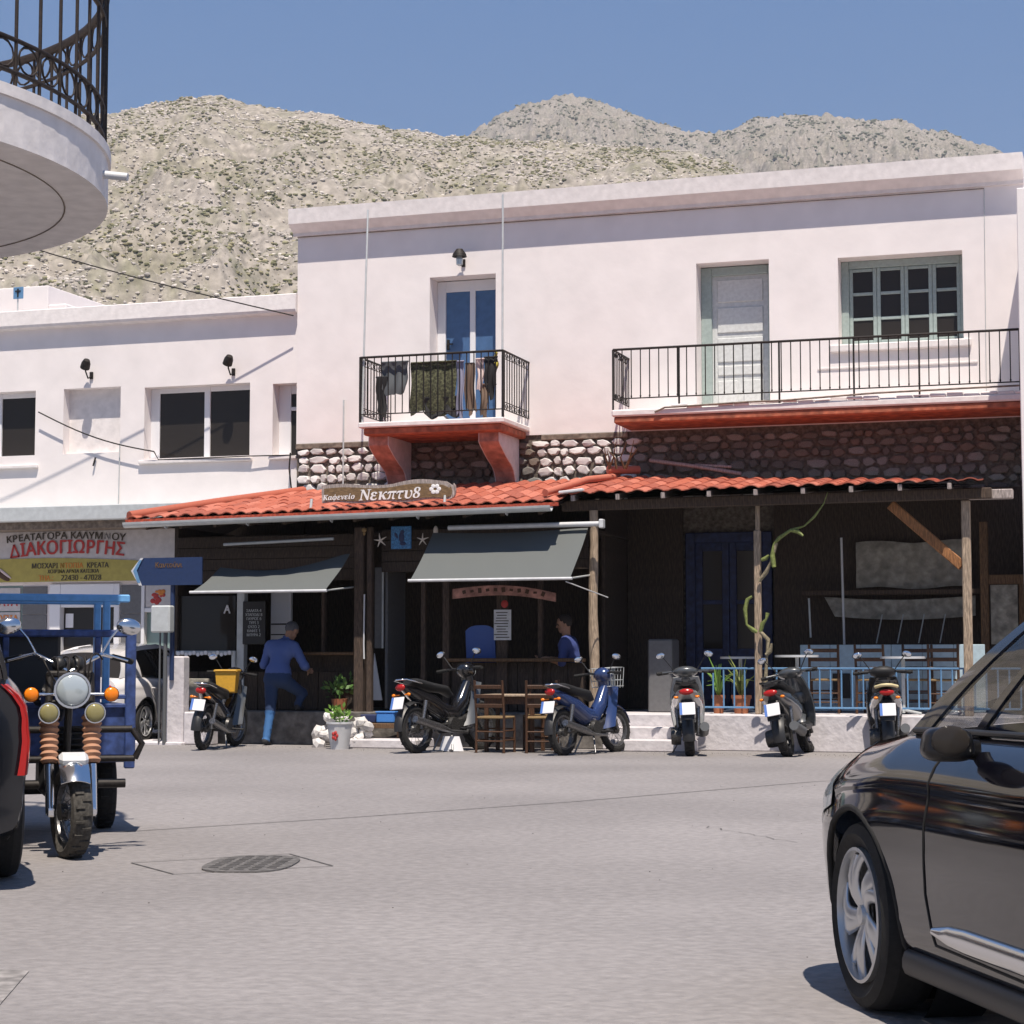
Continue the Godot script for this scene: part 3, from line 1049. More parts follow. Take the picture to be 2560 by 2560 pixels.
func balcony_long(t: Node3D):
	var x0 = -7.40
	var x1 = -1.62
	var zb = -28.2
	var z1 = -27.27
	var m = mb(t)
	m.bx(x0, x1, 4.70, 4.80, zb, z1, .02)
	# crumbling kerb along the edge
	for i in 22:
		var xa = x0 + .9 + i * .228
		m.box(Vector3(xa + .1, 4.82 + rng.randf_range(-.012, .012), z1 - .05 + rng.randf_range(-.02, .02)), Vector3(.22, rng.randf_range(.03, .07), .09), Basis(Vector3(0, 0, 1), rng.randf_range(-.05, .05)), .012)
	var bal = obj("long_balcony", m, M.plaster_edge, t)
	m = mb(t)
	m.bx(x0 + .03, x1, 4.60, 4.70, zb, z1 - .025, .02)
	obj("soffit", m, M.red_paint, bal)
	m = mb(t)
	m.tube([Vector3(-6.75, 4.74, z1 + .02), Vector3(-6.6, 4.80, z1 + .02), Vector3(-5.4, 4.83, z1 + .02), Vector3(-4.9, 4.83, z1 + .02), Vector3(-3.6, 4.88, z1 + .02), Vector3(-1.66, 4.90, z1 + .02)], .014, 5)
	obj("edge_cable", m, M.trim_brown, bal)
	railing_run(bal, t, Vector3(x0 + .02, 0, z1 - .03), Vector3(x1 - .02, 0, z1 - .03), 5.68, 4.96, 42, true)
	railing_run(bal, t, Vector3(x0 + .02, 0, z1 - .10), Vector3(x0 + .02, 0, zb), 5.68, 4.96, 8)
	for x in [x0 + .02, x0 + 1.0, -5.2, -4.95, -3.9, -3.0, x1 - .03]:
		m = mb(t)
		m.bx(x - .012, x + .012, 4.8, 5.68, z1 - .042, z1 - .018)
		obj("rail_post", m, M.iron, bal)
	m = mb(t)
	for k in 5:
		for yy in [5.62, 5.02]:
			var ring = []
			for a in 10:
				ring.append(Vector3(x0 + .02, yy + .04 * sin(TAU * a / 10), z1 - .2 - k * .15 + .05 * cos(TAU * a / 10)))
			m.tube(ring, .007, 4, false, true)
	obj("scrollwork", m, M.iron, bal).set_meta("kind", "stuff")

func wall_lamp(at: Vector3, label: String, hood: bool):
	var t = thing("wall_lamp", label, "lamp", at, 0, "wall lamps on the white facades")
	var m = mb()
	m.bx(-.03, .03, -.12, .0, 0, .03, .006)
	m.tube([Vector3(0, -.08, .03), Vector3(0, -.12, .12), Vector3(0, -.02, .2), Vector3(0, .03, .2)], .012, 6)
	obj("bracket", m, M.iron, t)
	m = mb()
	if hood:
		m.lathe([Vector2(.001, .13), Vector2(.05, .12), Vector2(.10, .05), Vector2(.115, .0), Vector2(.10, .0), Vector2(.04, .08)], Vector3(0, .0, .2), Basis.IDENTITY, 14)
		obj("shade", m, M.iron, t)
		m = mb()
		m.lathe([Vector2(.035, .02), Vector2(.055, -.04), Vector2(.05, -.12), Vector2(.001, -.15)], Vector3(0, 0, .2), Basis.IDENTITY, 12)
		obj("glass", m, M.lamp_glass, t)
	else:
		m.lathe([Vector2(.001, .09), Vector2(.05, .085), Vector2(.075, .02), Vector2(.08, -.07), Vector2(.07, -.075), Vector2(.06, .02), Vector2(.001, .05)], Vector3(0, .10, .2), Basis(Vector3(1, 0, 0), .5) * Basis(Vector3(0, 0, 1), -.5), 14)
		obj("shade", m, M.iron, t)

# ---------------------------------------------------------------- the butcher's, one storey lower
func build_shop():
	var t = thing("butcher_shop", "lower white building with a meat shop sign on its ground floor", "shop", Vector3(-15.6, 0, -28.3))
	var zf = -28.3
	var m = mb(t)
	var ops = [[-19.4, -17.58, 4.58, 5.66], [-17.05, -15.99, 4.58, 5.66], [-15.55, -13.66, 4.45, 5.62], [-13.26, -12.81, 4.42, 5.58]]
	wall_open(m, -24.0, -12.81, 3.66, 6.75, zf, .40, ops)
	wall_open(m, -24.0, -12.81, 0, 3.3, zf, .40, [[-19.6, -17.75, .35, 2.42], [-17.06, -15.98, .05, 2.42], [-15.48, -14.98, .35, 2.0]])
	m.bx(-24.0, -23.6, 0, 6.75, -36, zf - .4)
	m.bx(-24.0, -12.81, 0, 6.75, -36.3, -36)
	m.bx(-23.6, -12.81, 6.55, 6.7, -36, zf - .4)
	obj("wall", m, M.plaster, t)
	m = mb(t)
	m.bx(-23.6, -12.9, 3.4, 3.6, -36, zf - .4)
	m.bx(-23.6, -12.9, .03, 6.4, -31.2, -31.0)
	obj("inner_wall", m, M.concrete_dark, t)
	# roof edge: rounded overhang
	m = mb(t)
	m.prism([Vector2(zf - .15, 6.66), Vector2(zf + .14, 6.70), Vector2(zf + .16, 6.74), Vector2(zf + .15, 6.98), Vector2(zf + .10, 7.0), Vector2(zf - .15, 7.0)], 11.19, Transform3D(Basis(Vector3(0, 0, 1), Vector3(0, 1, 0), Vector3(-1, 0, 0)), Vector3(-18.405, 0, 0)))
	obj("cornice", m, M.plaster_edge, t)
	# canopy ledge over the shop front
	m = mb(t)
	m.bx(-24.0, -12.9, 3.42, 3.66, zf + .002, zf + .75, .015)
	obj("ledge", m, M.metal_grey, t)
	m = mb(t)
	m.bx(-23.9, -13.0, 3.3, 3.42, zf + .05, zf + .6)
	obj("ledge_soffit", m, M.trim_brown, t)
	# upper windows
	window_pair(t, -19.4, -17.58, 4.58, 5.66, zf, 2)
	window_pair(t, -15.55, -13.66, 4.45, 5.62, zf, 2)
	m = mb(t)
	var zd = zf - .24
	m.bx(-13.26, -13.05, 4.42, 5.58, zd - .05, zd, .006)
	m.bx(-13.05, -12.815, 5.44, 5.58, zd - .05, zd - .002, .006)
	m.bx(-13.05, -12.815, 5.17, 5.23, zd - .05, zd - .002, .006)
	var w3 = obj("window", m, M.frame_white, t)
	for y in [[4.44, 5.17], [5.23, 5.44]]:
		m = mb(t)
		m.bx(-13.05, -12.815, y[0], y[1], zd - .035, zd - .025)
		obj("pane", m, M.dark_glass, w3)
	m = mb(t)
	m.bx(-17.05, -15.99, 4.58, 5.66, zf - .30, zf - .20)
	obj("blank_panel", m, M.plaster_edge, t)
	for x in [[-19.5, -17.5], [-15.62, -13.6], [-13.3, -12.83]]:
		m = mb(t)
		m.bx(x[0], x[1], 4.36, 4.42, zf + .001, zf + .07, .012)
		obj("window_sill", m, M.plaster_edge, t)
	# sign board: white above, yellow below, arched join
	m = mb(t)
	m.bx(-19.6, -14.82, 2.46, 3.30, zf + .02, zf + .10, .006)
	var sb = obj("sign_board", m, M.sign_board, t)
	var pl = [Vector2(-19.58, 2.47), Vector2(-15.46, 2.47), Vector2(-15.46, 2.76)]
	for i in 13:
		var s = i / 12.0
		pl.append(Vector2(lerp(-15.6, -19.58, s), 2.76 + .10 * sin(PI * (.12 + .8 * s))))
	m = mb(t)
	m.prism(pl, .01, Transform3D(Basis.IDENTITY, Vector3(0, 0, zf + .108)))
	obj("yellow_panel", m, M.sign_yellow, sb)
	arc_text(t, sb, "ΚΡΕΑΤΑΓΟΡΑ ΚΑΛΥΜΝΟΥ", .11, -18.02, -15.80, 3.165, .055, zf + .118, M.ink_black, true)
	arc_text(t, sb, "ΔΙΑΚΟΓΙΩΡΓΗΣ", .215, -17.93, -15.80, 2.935, .06, zf + .118, M.ink_red, true)
	flat_text(t, sb, "ΜΟΣΧΑΡΙ", .085, Vector3(-17.28, 2.70, zf + .118), M.ink_black)
	flat_text(t, sb, "ΝΤΟΠΙΑ", .085, Vector3(-16.78, 2.70, zf + .118), M.ink_orange)
	flat_text(t, sb, "ΚΡΕΑΤΑ", .085, Vector3(-16.30, 2.70, zf + .118), M.ink_black)
	flat_text(t, sb, "ΧΟΙΡΙΝΑ ΑΡΝΙΑ ΚΑΤΣΙΚΙΑ", .06, Vector3(-16.75, 2.615, zf + .118), M.ink_black)
	flat_text(t, sb, "ΤΗΛ.:", .085, Vector3(-17.25, 2.50, zf + .118), M.ink_orange)
	flat_text(t, sb, "22430 - 47028", .085, Vector3(-16.60, 2.50, zf + .118), M.ink_black)
	m = mb(t)                                             # the printed cut of meat
	m.ell(Vector3(-18.08, 2.585, zf + .118), Vector3(.17, .055, .006), Basis(Vector3(0, 0, 1), -.55), 12, 6)
	var meat = obj("meat_print", m, M.chair_wood, sb)
	m = mb(t)
	m.ell(Vector3(-18.04, 2.625, zf + .121), Vector3(.17, .022, .006), Basis(Vector3(0, 0, 1), -.6), 12, 6)
	obj("fat_print", m, M.cloth_pink, sb)
	# shop front: grey tiles, white door frame, side windows
	for r in [[-17.75, -17.28], [-15.92, -15.50]]:
		for k in 5:
			m = mb(t)
			m.bx(r[0] + .006, r[1] - .006, .06 + k * .47, .52 + k * .47, zf + .002, zf + .025, .004)
			obj("tile", m, M.grey_tile, t)
	m = mb(t)
	m.bx(-17.22, -17.02, .04, 2.43, zf - .1, zf + .05, .008)
	m.bx(-16.03, -15.93, .04, 2.43, zf - .1, zf + .05, .008)
	m.bx(-17.02, -16.03, 2.22, 2.43, zf - .1, zf + .047, .008)
	m.bx(-17.02, -16.03, 2.05, 2.10, zf - .1, zf + .03, .006)
	var d = obj("shop_door", m, M.frame_white, t)
	m = mb(t)
	m.bx(-17.02, -16.03, .04, 2.05, zf - .09, zf - .08)
	obj("pane", m, M.dark_glass, d)
	m = mb(t)
	m.bx(-17.02, -16.03, 2.10, 2.22, zf - .09, zf - .08)
	obj("pane", m, M.dark_glass, d)
	m = mb(t)
	m.bx(-16.98, -16.84, 1.72, 1.95, zf - .075, zf - .065)
	obj("door_notice", m, M.frame_white, d)
	m = mb(t)
	m.bx(-19.6, -17.75, .35, 2.42, zf - .1, zf - .03)
	var lw = obj("shop_window", m, M.window_green, t)
	m = mb(t)
	m.bx(-18.6, -17.8, 2.0, 2.38, zf - .03, zf + .004)
	m.bx(-18.6, -17.8, 1.78, 1.98, zf - .03, zf + .006)
	var po = obj("poster", m, M.sign_board, lw)
	flat_text(t, po, "ΚΡΕΑΤΑ", .15, Vector3(-18.2, 2.10, zf + .010), M.ink_red)
	flat_text(t, po, "ΝΤΟΠΙΑ", .13, Vector3(-18.15, 1.82, zf + .012), M.ink_orange)
	m = mb(t)
	m.bx(-15.54, -15.48, .3, 2.43, zf + .002, zf + .04, .006)
	m.bx(-14.98, -14.86, .3, 2.43, zf + .002, zf + .04, .006)
	m.bx(-15.48, -14.98, 1.96, 2.03, zf + .002, zf + .036, .006)
	var rw = obj("side_window", m, M.frame_white, t)
	m = mb(t)
	m.bx(-15.48, -14.98, .35, 1.96, zf - .1, zf - .06)
	obj("pane", m, M.window_green, rw)
	m = mb(t)
	m.bx(-15.46, -14.94, 2.05, 2.41, zf + .01, zf + .03)
	var p2 = obj("poster", m, M.sign_board, rw)
	m = mb(t)
	for k in 9:
		m.ell(Vector3(-15.36 + rng.randf() * .28, 2.12 + rng.randf() * .12, zf + .033), Vector3(rng.randf_range(.03, .06), rng.randf_range(.025, .05), .005), Basis.IDENTITY, 8, 5)
	obj("food_print", m, M.ink_red, p2)
	m = mb(t)
	for k in 5:
		m.ell(Vector3(-15.3 + rng.randf() * .2, 2.2 + rng.randf() * .12, zf + .036), Vector3(rng.randf_range(.025, .045), rng.randf_range(.02, .04), .005), Basis.IDENTITY, 8, 5)
	obj("food_print", m, M.ink_orange, p2)
	# higher roof piece at the far left, with a satellite-sized blue sign
	m = mb()
	m.bx(-24, -17.75, 6.72, 7.55, -36, -28.9, .01)
	m.bx(-17.75, -17.4, 6.72, 7.22, -36, -28.9, .02)
	m.bx(-17.4, -17.2, 6.72, 7.06, -36, -28.9, .04)
	tag(obj("roof_hut", m, M.plaster), "white stepped roof structure at the left on the shop roof", "roof structure")
	var s2 = thing("roof_sign", "small blue square sign on a pole on the shop roof", "sign", Vector3(-18.02, 6.72, -28.4))
	m = mb()
	m.tube([Vector3(0, 0, 0), Vector3(0, .56, 0)], .014, 6)
	obj("pole", m, M.metal_grey, s2)
	m = mb()
	m.box(Vector3(.02, .62, .02), Vector3(.19, .20, .02), Basis.IDENTITY, .005)
	obj("panel", m, M.rail_blue, s2)
	m = mb()
	m.tube([Vector3(.02, .55, .035), Vector3(.02, .69, .035)], .014, 5)
	m.tube([Vector3(-.03, .65, .035), Vector3(.07, .65, .035)], .012, 5)
	obj("figure", m, M.iron, s2)
	wall_lamp(Vector3(-16.53, 5.92, zf), "small dark lamp above the blank recess of the shop", false)
	wall_lamp(Vector3(-13.95, 5.86, zf), "small dark lamp above the double window of the shop", false)
	# cables
	var cb = mb()
	var cp = []
	for k in 13:
		var s = k / 12.0
		cp.append(Vector3(lerp(-17.45, -15.3, s), lerp(5.28, 4.55, s) - .10 * sin(PI * s), zf + .12))
	cb.tube(cp, .012, 5)
	tag(obj("wall_cable", cb, M.iron), "sagging cable across the white wall between the shop windows", "cable")
	cb = mb()
	cb.tube([Vector3(-15.3, 4.55, zf + .12), Vector3(-15.25, 4.42, zf + .06), Vector3(-13.6, 4.425, zf + .09), Vector3(-12.84, 4.42, zf + .06)], .010, 5)
	tag(obj("wall_cable", cb, M.iron), "straight dark cable along the sill of the shop double window", "cable")
	cb = mb()
	cb.tube([Vector3(-15.98, 4.72, zf + .02), Vector3(-15.99, 3.66, zf + .02)], .009, 5)
	tag(obj("wall_conduit", cb, M.metal_grey), "thin vertical grey conduit below the blank recess", "pipe")
	cb = mb()
	cb.tube([Vector3(-16.42, 4.50, zf + .03), Vector3(-16.45, 4.36, zf + .05)], .016, 6)
	tag(obj("wall_hook", cb, M.iron), "short dark hook on white wall beneath the blank recess", "hook")
	cb = mb()
	cp = []
	for k in 17:
		var s = k / 16.0
		cp.append(Vector3(lerp(-22.5, -12.82, s), lerp(10.1, 6.62, s) - .35 * sin(PI * s), lerp(-25.0, -28.1, s)))
	cb.tube(cp, .011, 5)
	tag(obj("overhead_cable", cb, M.iron), "overhead cable slanting down to the corner of the white house", "cable")
	cb = mb()
	cb.tube([Vector3(-12.9, 4.45, zf + .1), Vector3(-12.9, 4.2, zf + .14), Vector3(-12.86, 3.8, zf + .12), Vector3(-12.85, 3.5, zf + .1)], .014, 6)
	tag(obj("corner_pipe", cb, M.iron), "dark pipe at the corner where the two white buildings meet", "pipe")

func window_pair(t: Node3D, x0: float, x1: float, y0: float, y1: float, zf: float, n: int):
	var zd = zf - .22
	var m = mb(t)
	m.bx(x0, x0 + .16, y0, y1, zd - .05, zd, .006)
	m.bx(x1 - .02, x1, y0, y1, zd - .05, zd, .006)
	var xm = (x0 + .16 + x1) * .5
	m.bx(xm - .05, xm + .05, y0, y1, zd - .05, zd + .01, .006)
	m.bx(x0 + .16, x1 - .02, y1 - .08, y1, zd - .05, zd - .002, .006)
	m.bx(x0 + .16, x1 - .02, y0, y0 + .02, zd - .05, zd - .002, .004)
	var w = obj("window", m, M.frame_white, t)
	for r in [[x0 + .16, xm - .05], [xm + .05, x1 - .02]]:
		m = mb(t)
		m.bx(r[0], r[1], y0 + .02, y1 - .08, zd - .035, zd - .025)
		obj("pane", m, M.dark_glass, w)

func flat_text(root: Node3D, parent: Node3D, s: String, h: float, at: Vector3, material, face := "Droid Sans", bold := true, bas := Basis.IDENTITY):
	var m = mb(root)
	var w = h * .03 if bold else 0.0
	for q in ([Vector2(-w, 0), Vector2(w, 0)] if bold else [Vector2.ZERO]):
		m.add_mesh(text_mesh(s, h, face, false), Transform3D(bas, at + Vector3(q.x, h * .35, q.x * .05)))
	return obj("lettering", m, material, parent)

func arc_text(root: Node3D, parent: Node3D, s: String, h: float, x0: float, x1: float, y: float, rise: float, z: float, material, bold: bool):
	var f = font_of("Droid Sans", false)
	var tot = 0.0
	var adv = []
	for ch in s:
		var w = f.get_string_size(ch, HORIZONTAL_ALIGNMENT_LEFT, -1, 64).x
		adv.append(w); tot += w
	var k = (x1 - x0) / tot
	var x = x0
	var m = mb(root)
	for i in s.length():
		var cx = x + adv[i] * k * .5
		var u = (cx - x0) / (x1 - x0) * 2.0 - 1.0
		if s[i] == "Δ":                                    # drawn as three strokes
			var hw = adv[i] * k * .46
			var bb = Basis(Vector3(0, 0, 1), -u * rise * 2.2)
			var oo = Vector3(cx, y - rise * (u * u - .4) - h * .15, z)
			for q in [[Vector3(-hw, 0, 0), Vector3(0, h, 0)], [Vector3(0, h, 0), Vector3(hw, 0, 0)], [Vector3(-hw, h * .06, 0), Vector3(hw, h * .06, 0)]]:
				m.beam(oo + bb * q[0], oo + bb * q[1], h * .15, .004, 0.0, Vector3(0, 0, 1))
		elif s[i] != " ":
			var tm = text_mesh(s[i], h, "Droid Sans", false)
			var sx = k / tm.pixel_size
			var w = h * .035 if bold else 0.0
			for q in [Vector2(-w, 0), Vector2(w, 0), Vector2(0, w * .8), Vector2(0, -w * .8)]:
				m.add_mesh(tm, Transform3D(Basis(Vector3(0, 0, 1), -u * rise * 2.2) * Basis.from_scale(Vector3(sx, 1, 1)), Vector3(cx + q.x, y + h * .35 - rise * (u * u - .4) + q.y, z + q.x * .05 + q.y * .03)))
		x += adv[i] * k
	return obj("lettering", m, material, parent)

# ---------------------------------------------------------------- neighbours at both edges
func build_neighbours():
	var m = mb()
	m.bx(-1.58, 7.0, 0, 7.35, -36.5, -26.1, .01)
	tag(obj("neighbour_house", m, M.plaster), "white house wall at the right edge beside the long balcony", "house")
	# house on the near left, of which only the rounded balcony shows
	var t = thing("corner_house", "near house at the upper left with a rounded iron-railed balcony", "house", Vector3(-11.0, 0, -9.0))
	m = mb(t)
	m.bx(-15.5, -9.75, 0, 9.0, -11.6, -1.0, .02)
	obj("wall", m, M.plaster, t)
	var c = Vector2(-8.35, -9.83)
	var R = 2.335
	var path = []
	path.append(Vector2(-9.75, c.y + R))
	for i in 49:
		var a = PI * .5 - PI * i / 48.0
		path.append(c + Vector2(cos(a), sin(a)) * R)
	path.append(Vector2(-9.75, c.y - R))
	var flip = Transform3D(Basis(Vector3(1, 0, 0), Vector3(0, 0, 1), Vector3(0, -1, 0)), Vector3(0, 4.19, 0))
	m = mb(t)
	m.prism(path, .27, flip)
	var bal = obj("rounded_balcony", m, M.plaster_edge, t)
	var lip = []
	for p in path:
		lip.append(c + (p - c) * 1.007 if p.x > -9.7 else p + Vector2(0, .05 * sign(p.y - c.y)))
	flip.origin.y = 4.36
	m = mb(t)
	m.prism(lip, .068, flip)
	obj("slab_lip", m, M.plaster_edge, bal)
	m = mb(t)                                             # drip groove under the slab
	var gr = []
	for i in 49:
		var a = PI * .5 - PI * i / 48.0
		gr.append(Vector3(c.x + cos(a) * (R - .27), 4.053, c.y + sin(a) * (R - .27)))
	m.tube(gr, .005, 4)
	obj("drip_groove", m, M.trim_brown, bal)
	m = mb(t)
	m.tube([Vector3(-6.18, 4.19, -10.66), Vector3(-6.02, 4.17, -10.70)], .026, 8)
	obj("drain_spout", m, M.metal_white, bal)
	# railing on the rounded edge
	var rr = R - .035
	var rail_at = func(y, rad):
		var q = []
		for i in 49:
			var a = PI * .5 - PI * i / 48.0
			q.append(Vector3(c.x + cos(a) * rad, y, c.y + sin(a) * rad))
		return q
	m = mb(t)
	m.tube(rail_at.call(5.46, rr), .030, 8)
	obj("top_rail", m, M.iron_brown, bal)
	for y in [4.49, 4.68, 5.25]:
		m = mb(t)
		m.tube(rail_at.call(y, rr), .015, 6)
		obj("rail", m, M.iron_brown, bal)
	for i in 34:
		var a = PI * .5 - PI * i / 33.0
		var p = Vector3(c.x + cos(a) * rr, 0, c.y + sin(a) * rr)
		m = mb(t)
		m.tube([p + Vector3(0, 4.39, 0), p + Vector3(0, 5.46, 0)], .012 if i % 11 else .026, 6, false)
		obj("baluster", m, M.iron_brown, bal)
		if i < 33:
			var a2 = a - PI / 66.0
			var tn = Vector3(-sin(a2), 0, cos(a2))
			var q = Vector3(c.x + cos(a2) * rr, 0, c.y + sin(a2) * rr)
			for yy in [4.585, 5.355]:
				m = mb(t)
				var ring = []
				for k in 12:
					ring.append(q + Vector3(0, yy + .080 * sin(TAU * k / 12), 0) + tn * (.088 * cos(TAU * k / 12)))
				m.tube(ring, .008, 4, false, true)
				obj("scroll_ring", m, M.iron_brown, bal)

# ---------------------------------------------------------------- tiled canopies
func tile_mesh(w: float, l: float) -> ArrayMesh:
	# a pantile: tall barrel and shallow pan, x across, z down the slope, y up
	var m = MB.new()
	var f = func(u, v):
		var x = (u - .5) * w * 1.06
		var y = .036 * pow(max(0.0, cos((u - .42) * PI * 1.55)), .8) - .012 * sin(u * PI)
		var taper = lerp(.94, 1.04, v)
		return Vector3(x * taper, y + .010 * v, (v - .5) * l)
	m.sheet(f, 8, 2, .014)
	return m.mesh()

func lay_tiles(t: Node3D, a: Vector3, b: Vector3, c: Vector3, d: Vector3, cols: int, rows: int, keep: Callable):
	# a, b along the eave; d above a, c above b
	var w = a.distance_to(b) / cols
	var l = ((a.distance_to(d) + b.distance_to(c)) * .5) / rows
	var tm = tile_mesh(w, l * 1.16)
	for i in cols:
		for j in rows:
			var u = (i + .5) / cols
			var v = (j + .5) / rows
			if not keep.call(u, v): continue
			var lo = a.lerp(b, u)
			var hi = d.lerp(c, u)
			var p = lo.lerp(hi, v)
			var z = (lo - hi).normalized()
			var x = (b - a).normalized()
			var y = z.cross(x).normalized()
			x = y.cross(z)
			var o = obj("tile", tm, M["tile%d" % (rng.randi() % 4)], t)
			o.transform = Transform3D(Basis(x, y, z) * Basis(Vector3.UP, rng.randf_range(-.025, .025)), p + y * (.012 + rng.randf_range(-.006, .006)) - t.position)

func build_canopies():
	# left, over the cafe
	var t = thing("tiled_canopy", "bright red tiled canopy with grey gutter over the cafe front", "canopy", Vector3(-10.6, 3.1, -26.0))
	var a = Vector3(-13.92, 3.19, -24.9)
	var b = Vector3(-7.50, 3.28, -24.9)
	var c = Vector3(-7.80, 3.84, -27.95)
	var d = Vector3(-13.92, 3.77, -27.95)
	var hip = func(u, v): return u > .235 * v / .98 - .004
	lay_tiles(t, a, b, c, d, 30, 6, hip)
	var m = mb(t)                                         # boarding under the tiles
	var ah = Vector3(-12.55, 3.77, -27.95)
	var dn = Vector3(0, -.03, 0)
	m.quad(a + dn, b + dn, c + dn, ah + dn, Vector3(0, 1, .2).normalized())
	m.quad(a + dn * 2, b + dn * 2, c + dn * 2, ah + dn * 2, Vector3(0, -1, -.2).normalized())
	m.tri(a + dn, ah + dn, Vector3(-13.92, 3.15, -27.95), Vector3(-1, .3, 0).normalized(), Vector3(-1, .3, 0).normalized(), Vector3(-1, .3, 0).normalized())
	obj("roof_boards", m, M.dark_board, t)
	m = mb(t)
	m.tube([a + Vector3(.02, .05, 0), a.lerp(ah, .5) + Vector3(0, .06, 0), ah + Vector3(0, .05, 0)], .07, 8)
	obj("hip_tiles", m, M.tile1, t)
	m = mb(t)
	m.beam(a + Vector3(-.02, -.03, .03), b + Vector3(.02, -.03, .03), .03, .05)
	obj("eave_edge", m, M.tile_edge, t)
	m = mb(t)                                              # half round gutter
	var gp = []
	for i in 9:
		var an = PI + PI * i / 8.0
		gp.append(Vector2(cos(an) * .075, sin(an) * .075))
	for i in 9:
		var an = TAU - PI * i / 8.0
		gp.append(Vector2(cos(an) * .066, sin(an) * .066 + .002))
	var ga = a + Vector3(0, -.055, .09)
	var gb = Vector3(-7.56, 3.225, -24.81)
	var gx = (gb - ga).normalized()
	m.prism(gp, ga.distance_to(gb), Transform3D(Basis(Vector3(0, 0, 1), Vector3.UP, -gx), (ga + gb) * .5))
	obj("gutter", m, M.metal_grey, t)
	for k in 5:
		m = mb(t)
		var q = ga.lerp(gb, (k + .5) / 5.0)
		m.tube([q + Vector3(0, -.08, .0), q + Vector3(0, -.10, -.06), q + Vector3(0, .0, -.12)], .012, 5)
		obj("gutter_bracket", m, M.metal_white, t)
	for k in 12:
		m = mb(t)
		var s = (k + .5) / 12.0
		m.beam(a.lerp(b, s) + Vector3(0, -.11, -.05), ah.lerp(c, s) + Vector3(0, -.11, 0), .06, .09, .006)
		obj("rafter", m, M.dark_wood, t)
	# right, over the terrace: thinner
	var t2 = thing("terrace_canopy", "thin orange tiled canopy on wooden posts over the terrace", "canopy", Vector3(-4.8, 3.3, -26.0))
	a = Vector3(-7.62, 3.40, -25.3)
	b = Vector3(-2.02, 3.43, -25.3)
	c = Vector3(-2.25, 3.66, -27.95)
	d = Vector3(-7.70, 3.87, -27.95)
	lay_tiles(t2, a, b, c, d, 22, 5, func(_u, _v): return true)
	m = mb(t2)
	m.quad(a + dn, b + dn, c + dn, d + dn, Vector3(0, 1, .1).normalized())
	m.quad(a + dn * 2, b + dn * 2, c + dn * 2, d + dn * 2, Vector3(0, -1, -.1).normalized())
	obj("roof_boards", m, M.dark_board, t2)
	m = mb(t2)
	m.beam(a + Vector3(0, -.13, -.22), b + Vector3(.1, -.13, -.22), .09, .14, .01)
	obj("eave_beam", m, M.dark_wood, t2)
	for k in 9:
		var s = (k + .35) / 9.0
		m = mb(t2)
		m.beam(a.lerp(b, s) + Vector3(0, -.045, .03), d.lerp(c, s) + Vector3(0, -.09, 0), .055, .08, .006)
		obj("rafter", m, M.grey_wood, t2)
	m = mb(t2)                                             # little ridge at the joint of both roofs
	m.tube([Vector3(-7.78, 3.44, -25.25), Vector3(-7.55, 3.72, -26.5), Vector3(-7.45, 3.88, -27.8)], .05, 8)
	m.tube([Vector3(-7.55, 3.96, -27.6), Vector3(-7.15, 3.98, -27.9)], .06, 8)
	obj("ridge_tiles", m, M.tile2, t2)
	m = mb(t2)
	m.box(Vector3(-7.42, 3.45, -25.28), Vector3(.34, .04, .12), Basis(Vector3(0, 0, 1), .09), .01)
	obj("flashing", m, M.metal_white, t2)
	# vine roots and dry stalks on the joint
	m = mb()
	for k in 7:
		var p = Vector3(-7.3 + rng.randf_range(-.2, .2), 3.95, -27.4)
		m.tube([p, p + Vector3(rng.randf_range(-.12, .12), .16, .05), p + Vector3(rng.randf_range(-.25, .25), rng.randf_range(.22, .42), .1)], [.018, .012, .005], 5)
	tag(obj("dry_stalks", m, M.mid_wood), "dry brown stalks where the two tiled canopies meet", "plant")
	m = mb()
	m.tube([Vector3(-7.0, 4.12, -27.95), Vector3(-6.2, 3.98, -27.8), Vector3(-5.6, 3.86, -27.75)], .03, 6)
	m.tube([Vector3(-6.3, 4.02, -27.85), Vector3(-5.75, 3.97, -27.8)], .022, 6)
	tag(obj("grey_branch", m, M.grey_wood), "grey branch lying against the stone band above the terrace canopy", "branch")
	# driftwood board with the cafe's name
	var s = thing("driftwood_sign", "long driftwood board with white hand lettering on the tiled canopy", "sign", Vector3(-10.0, 3.36, -25.05))
	var pl = []
	for i in 21:
		var u = i / 20.0
		pl.append(Vector2(lerp(-.97, .97, u), .245 + .018 * sin(u * 11.0) + (.035 * sin((u - .55) * 6.0) if u > .55 else 0.0) - (.05 if i == 20 else 0.0)))
	for i in 5:
		var an = PI * .4 - PI * .8 * i / 4.0
		pl.append(Vector2(.97 + .04 * cos(an), .13 + .10 * sin(an)))
	for i in 21:
		var u = 1.0 - i / 20.0
		pl.append(Vector2(lerp(-.96, .93, u), .0 + .014 * sin(u * 17.0) + .05 * max(0.0, u - .75) * 4.0 * .5))
	m = mb()
	m.prism(pl, .05)
	obj("board", m, M.grey_wood, s)
	var inner = []
	for p in pl:
		inner.append(Vector2(p.x * .955, .125 + (p.y - .125) * .72 - .012))
	m = mb()
	m.prism(inner, .012, Transform3D(Basis.IDENTITY, Vector3(0, 0, .028)))
	obj("face", m, M.sign_face, s)
	var tilt = Basis(Vector3(0, 0, 1), .02)
	for w in [["Καφενείο", .072, -.70, .055], ["Νεκπτυ8", .15, .06, .055]]:
		m = mb()
		m.add_mesh(text_mesh(w[0], w[1], "Droid Serif", true, .006), Transform3D(tilt * Basis(Vector3(1, 0, 0), Vector3(.22, 1, 0), Vector3(0, 0, 1)), Vector3(w[2], w[3] + w[1] * .30, .037)))
		obj("lettering", m, M.ink_white, s)
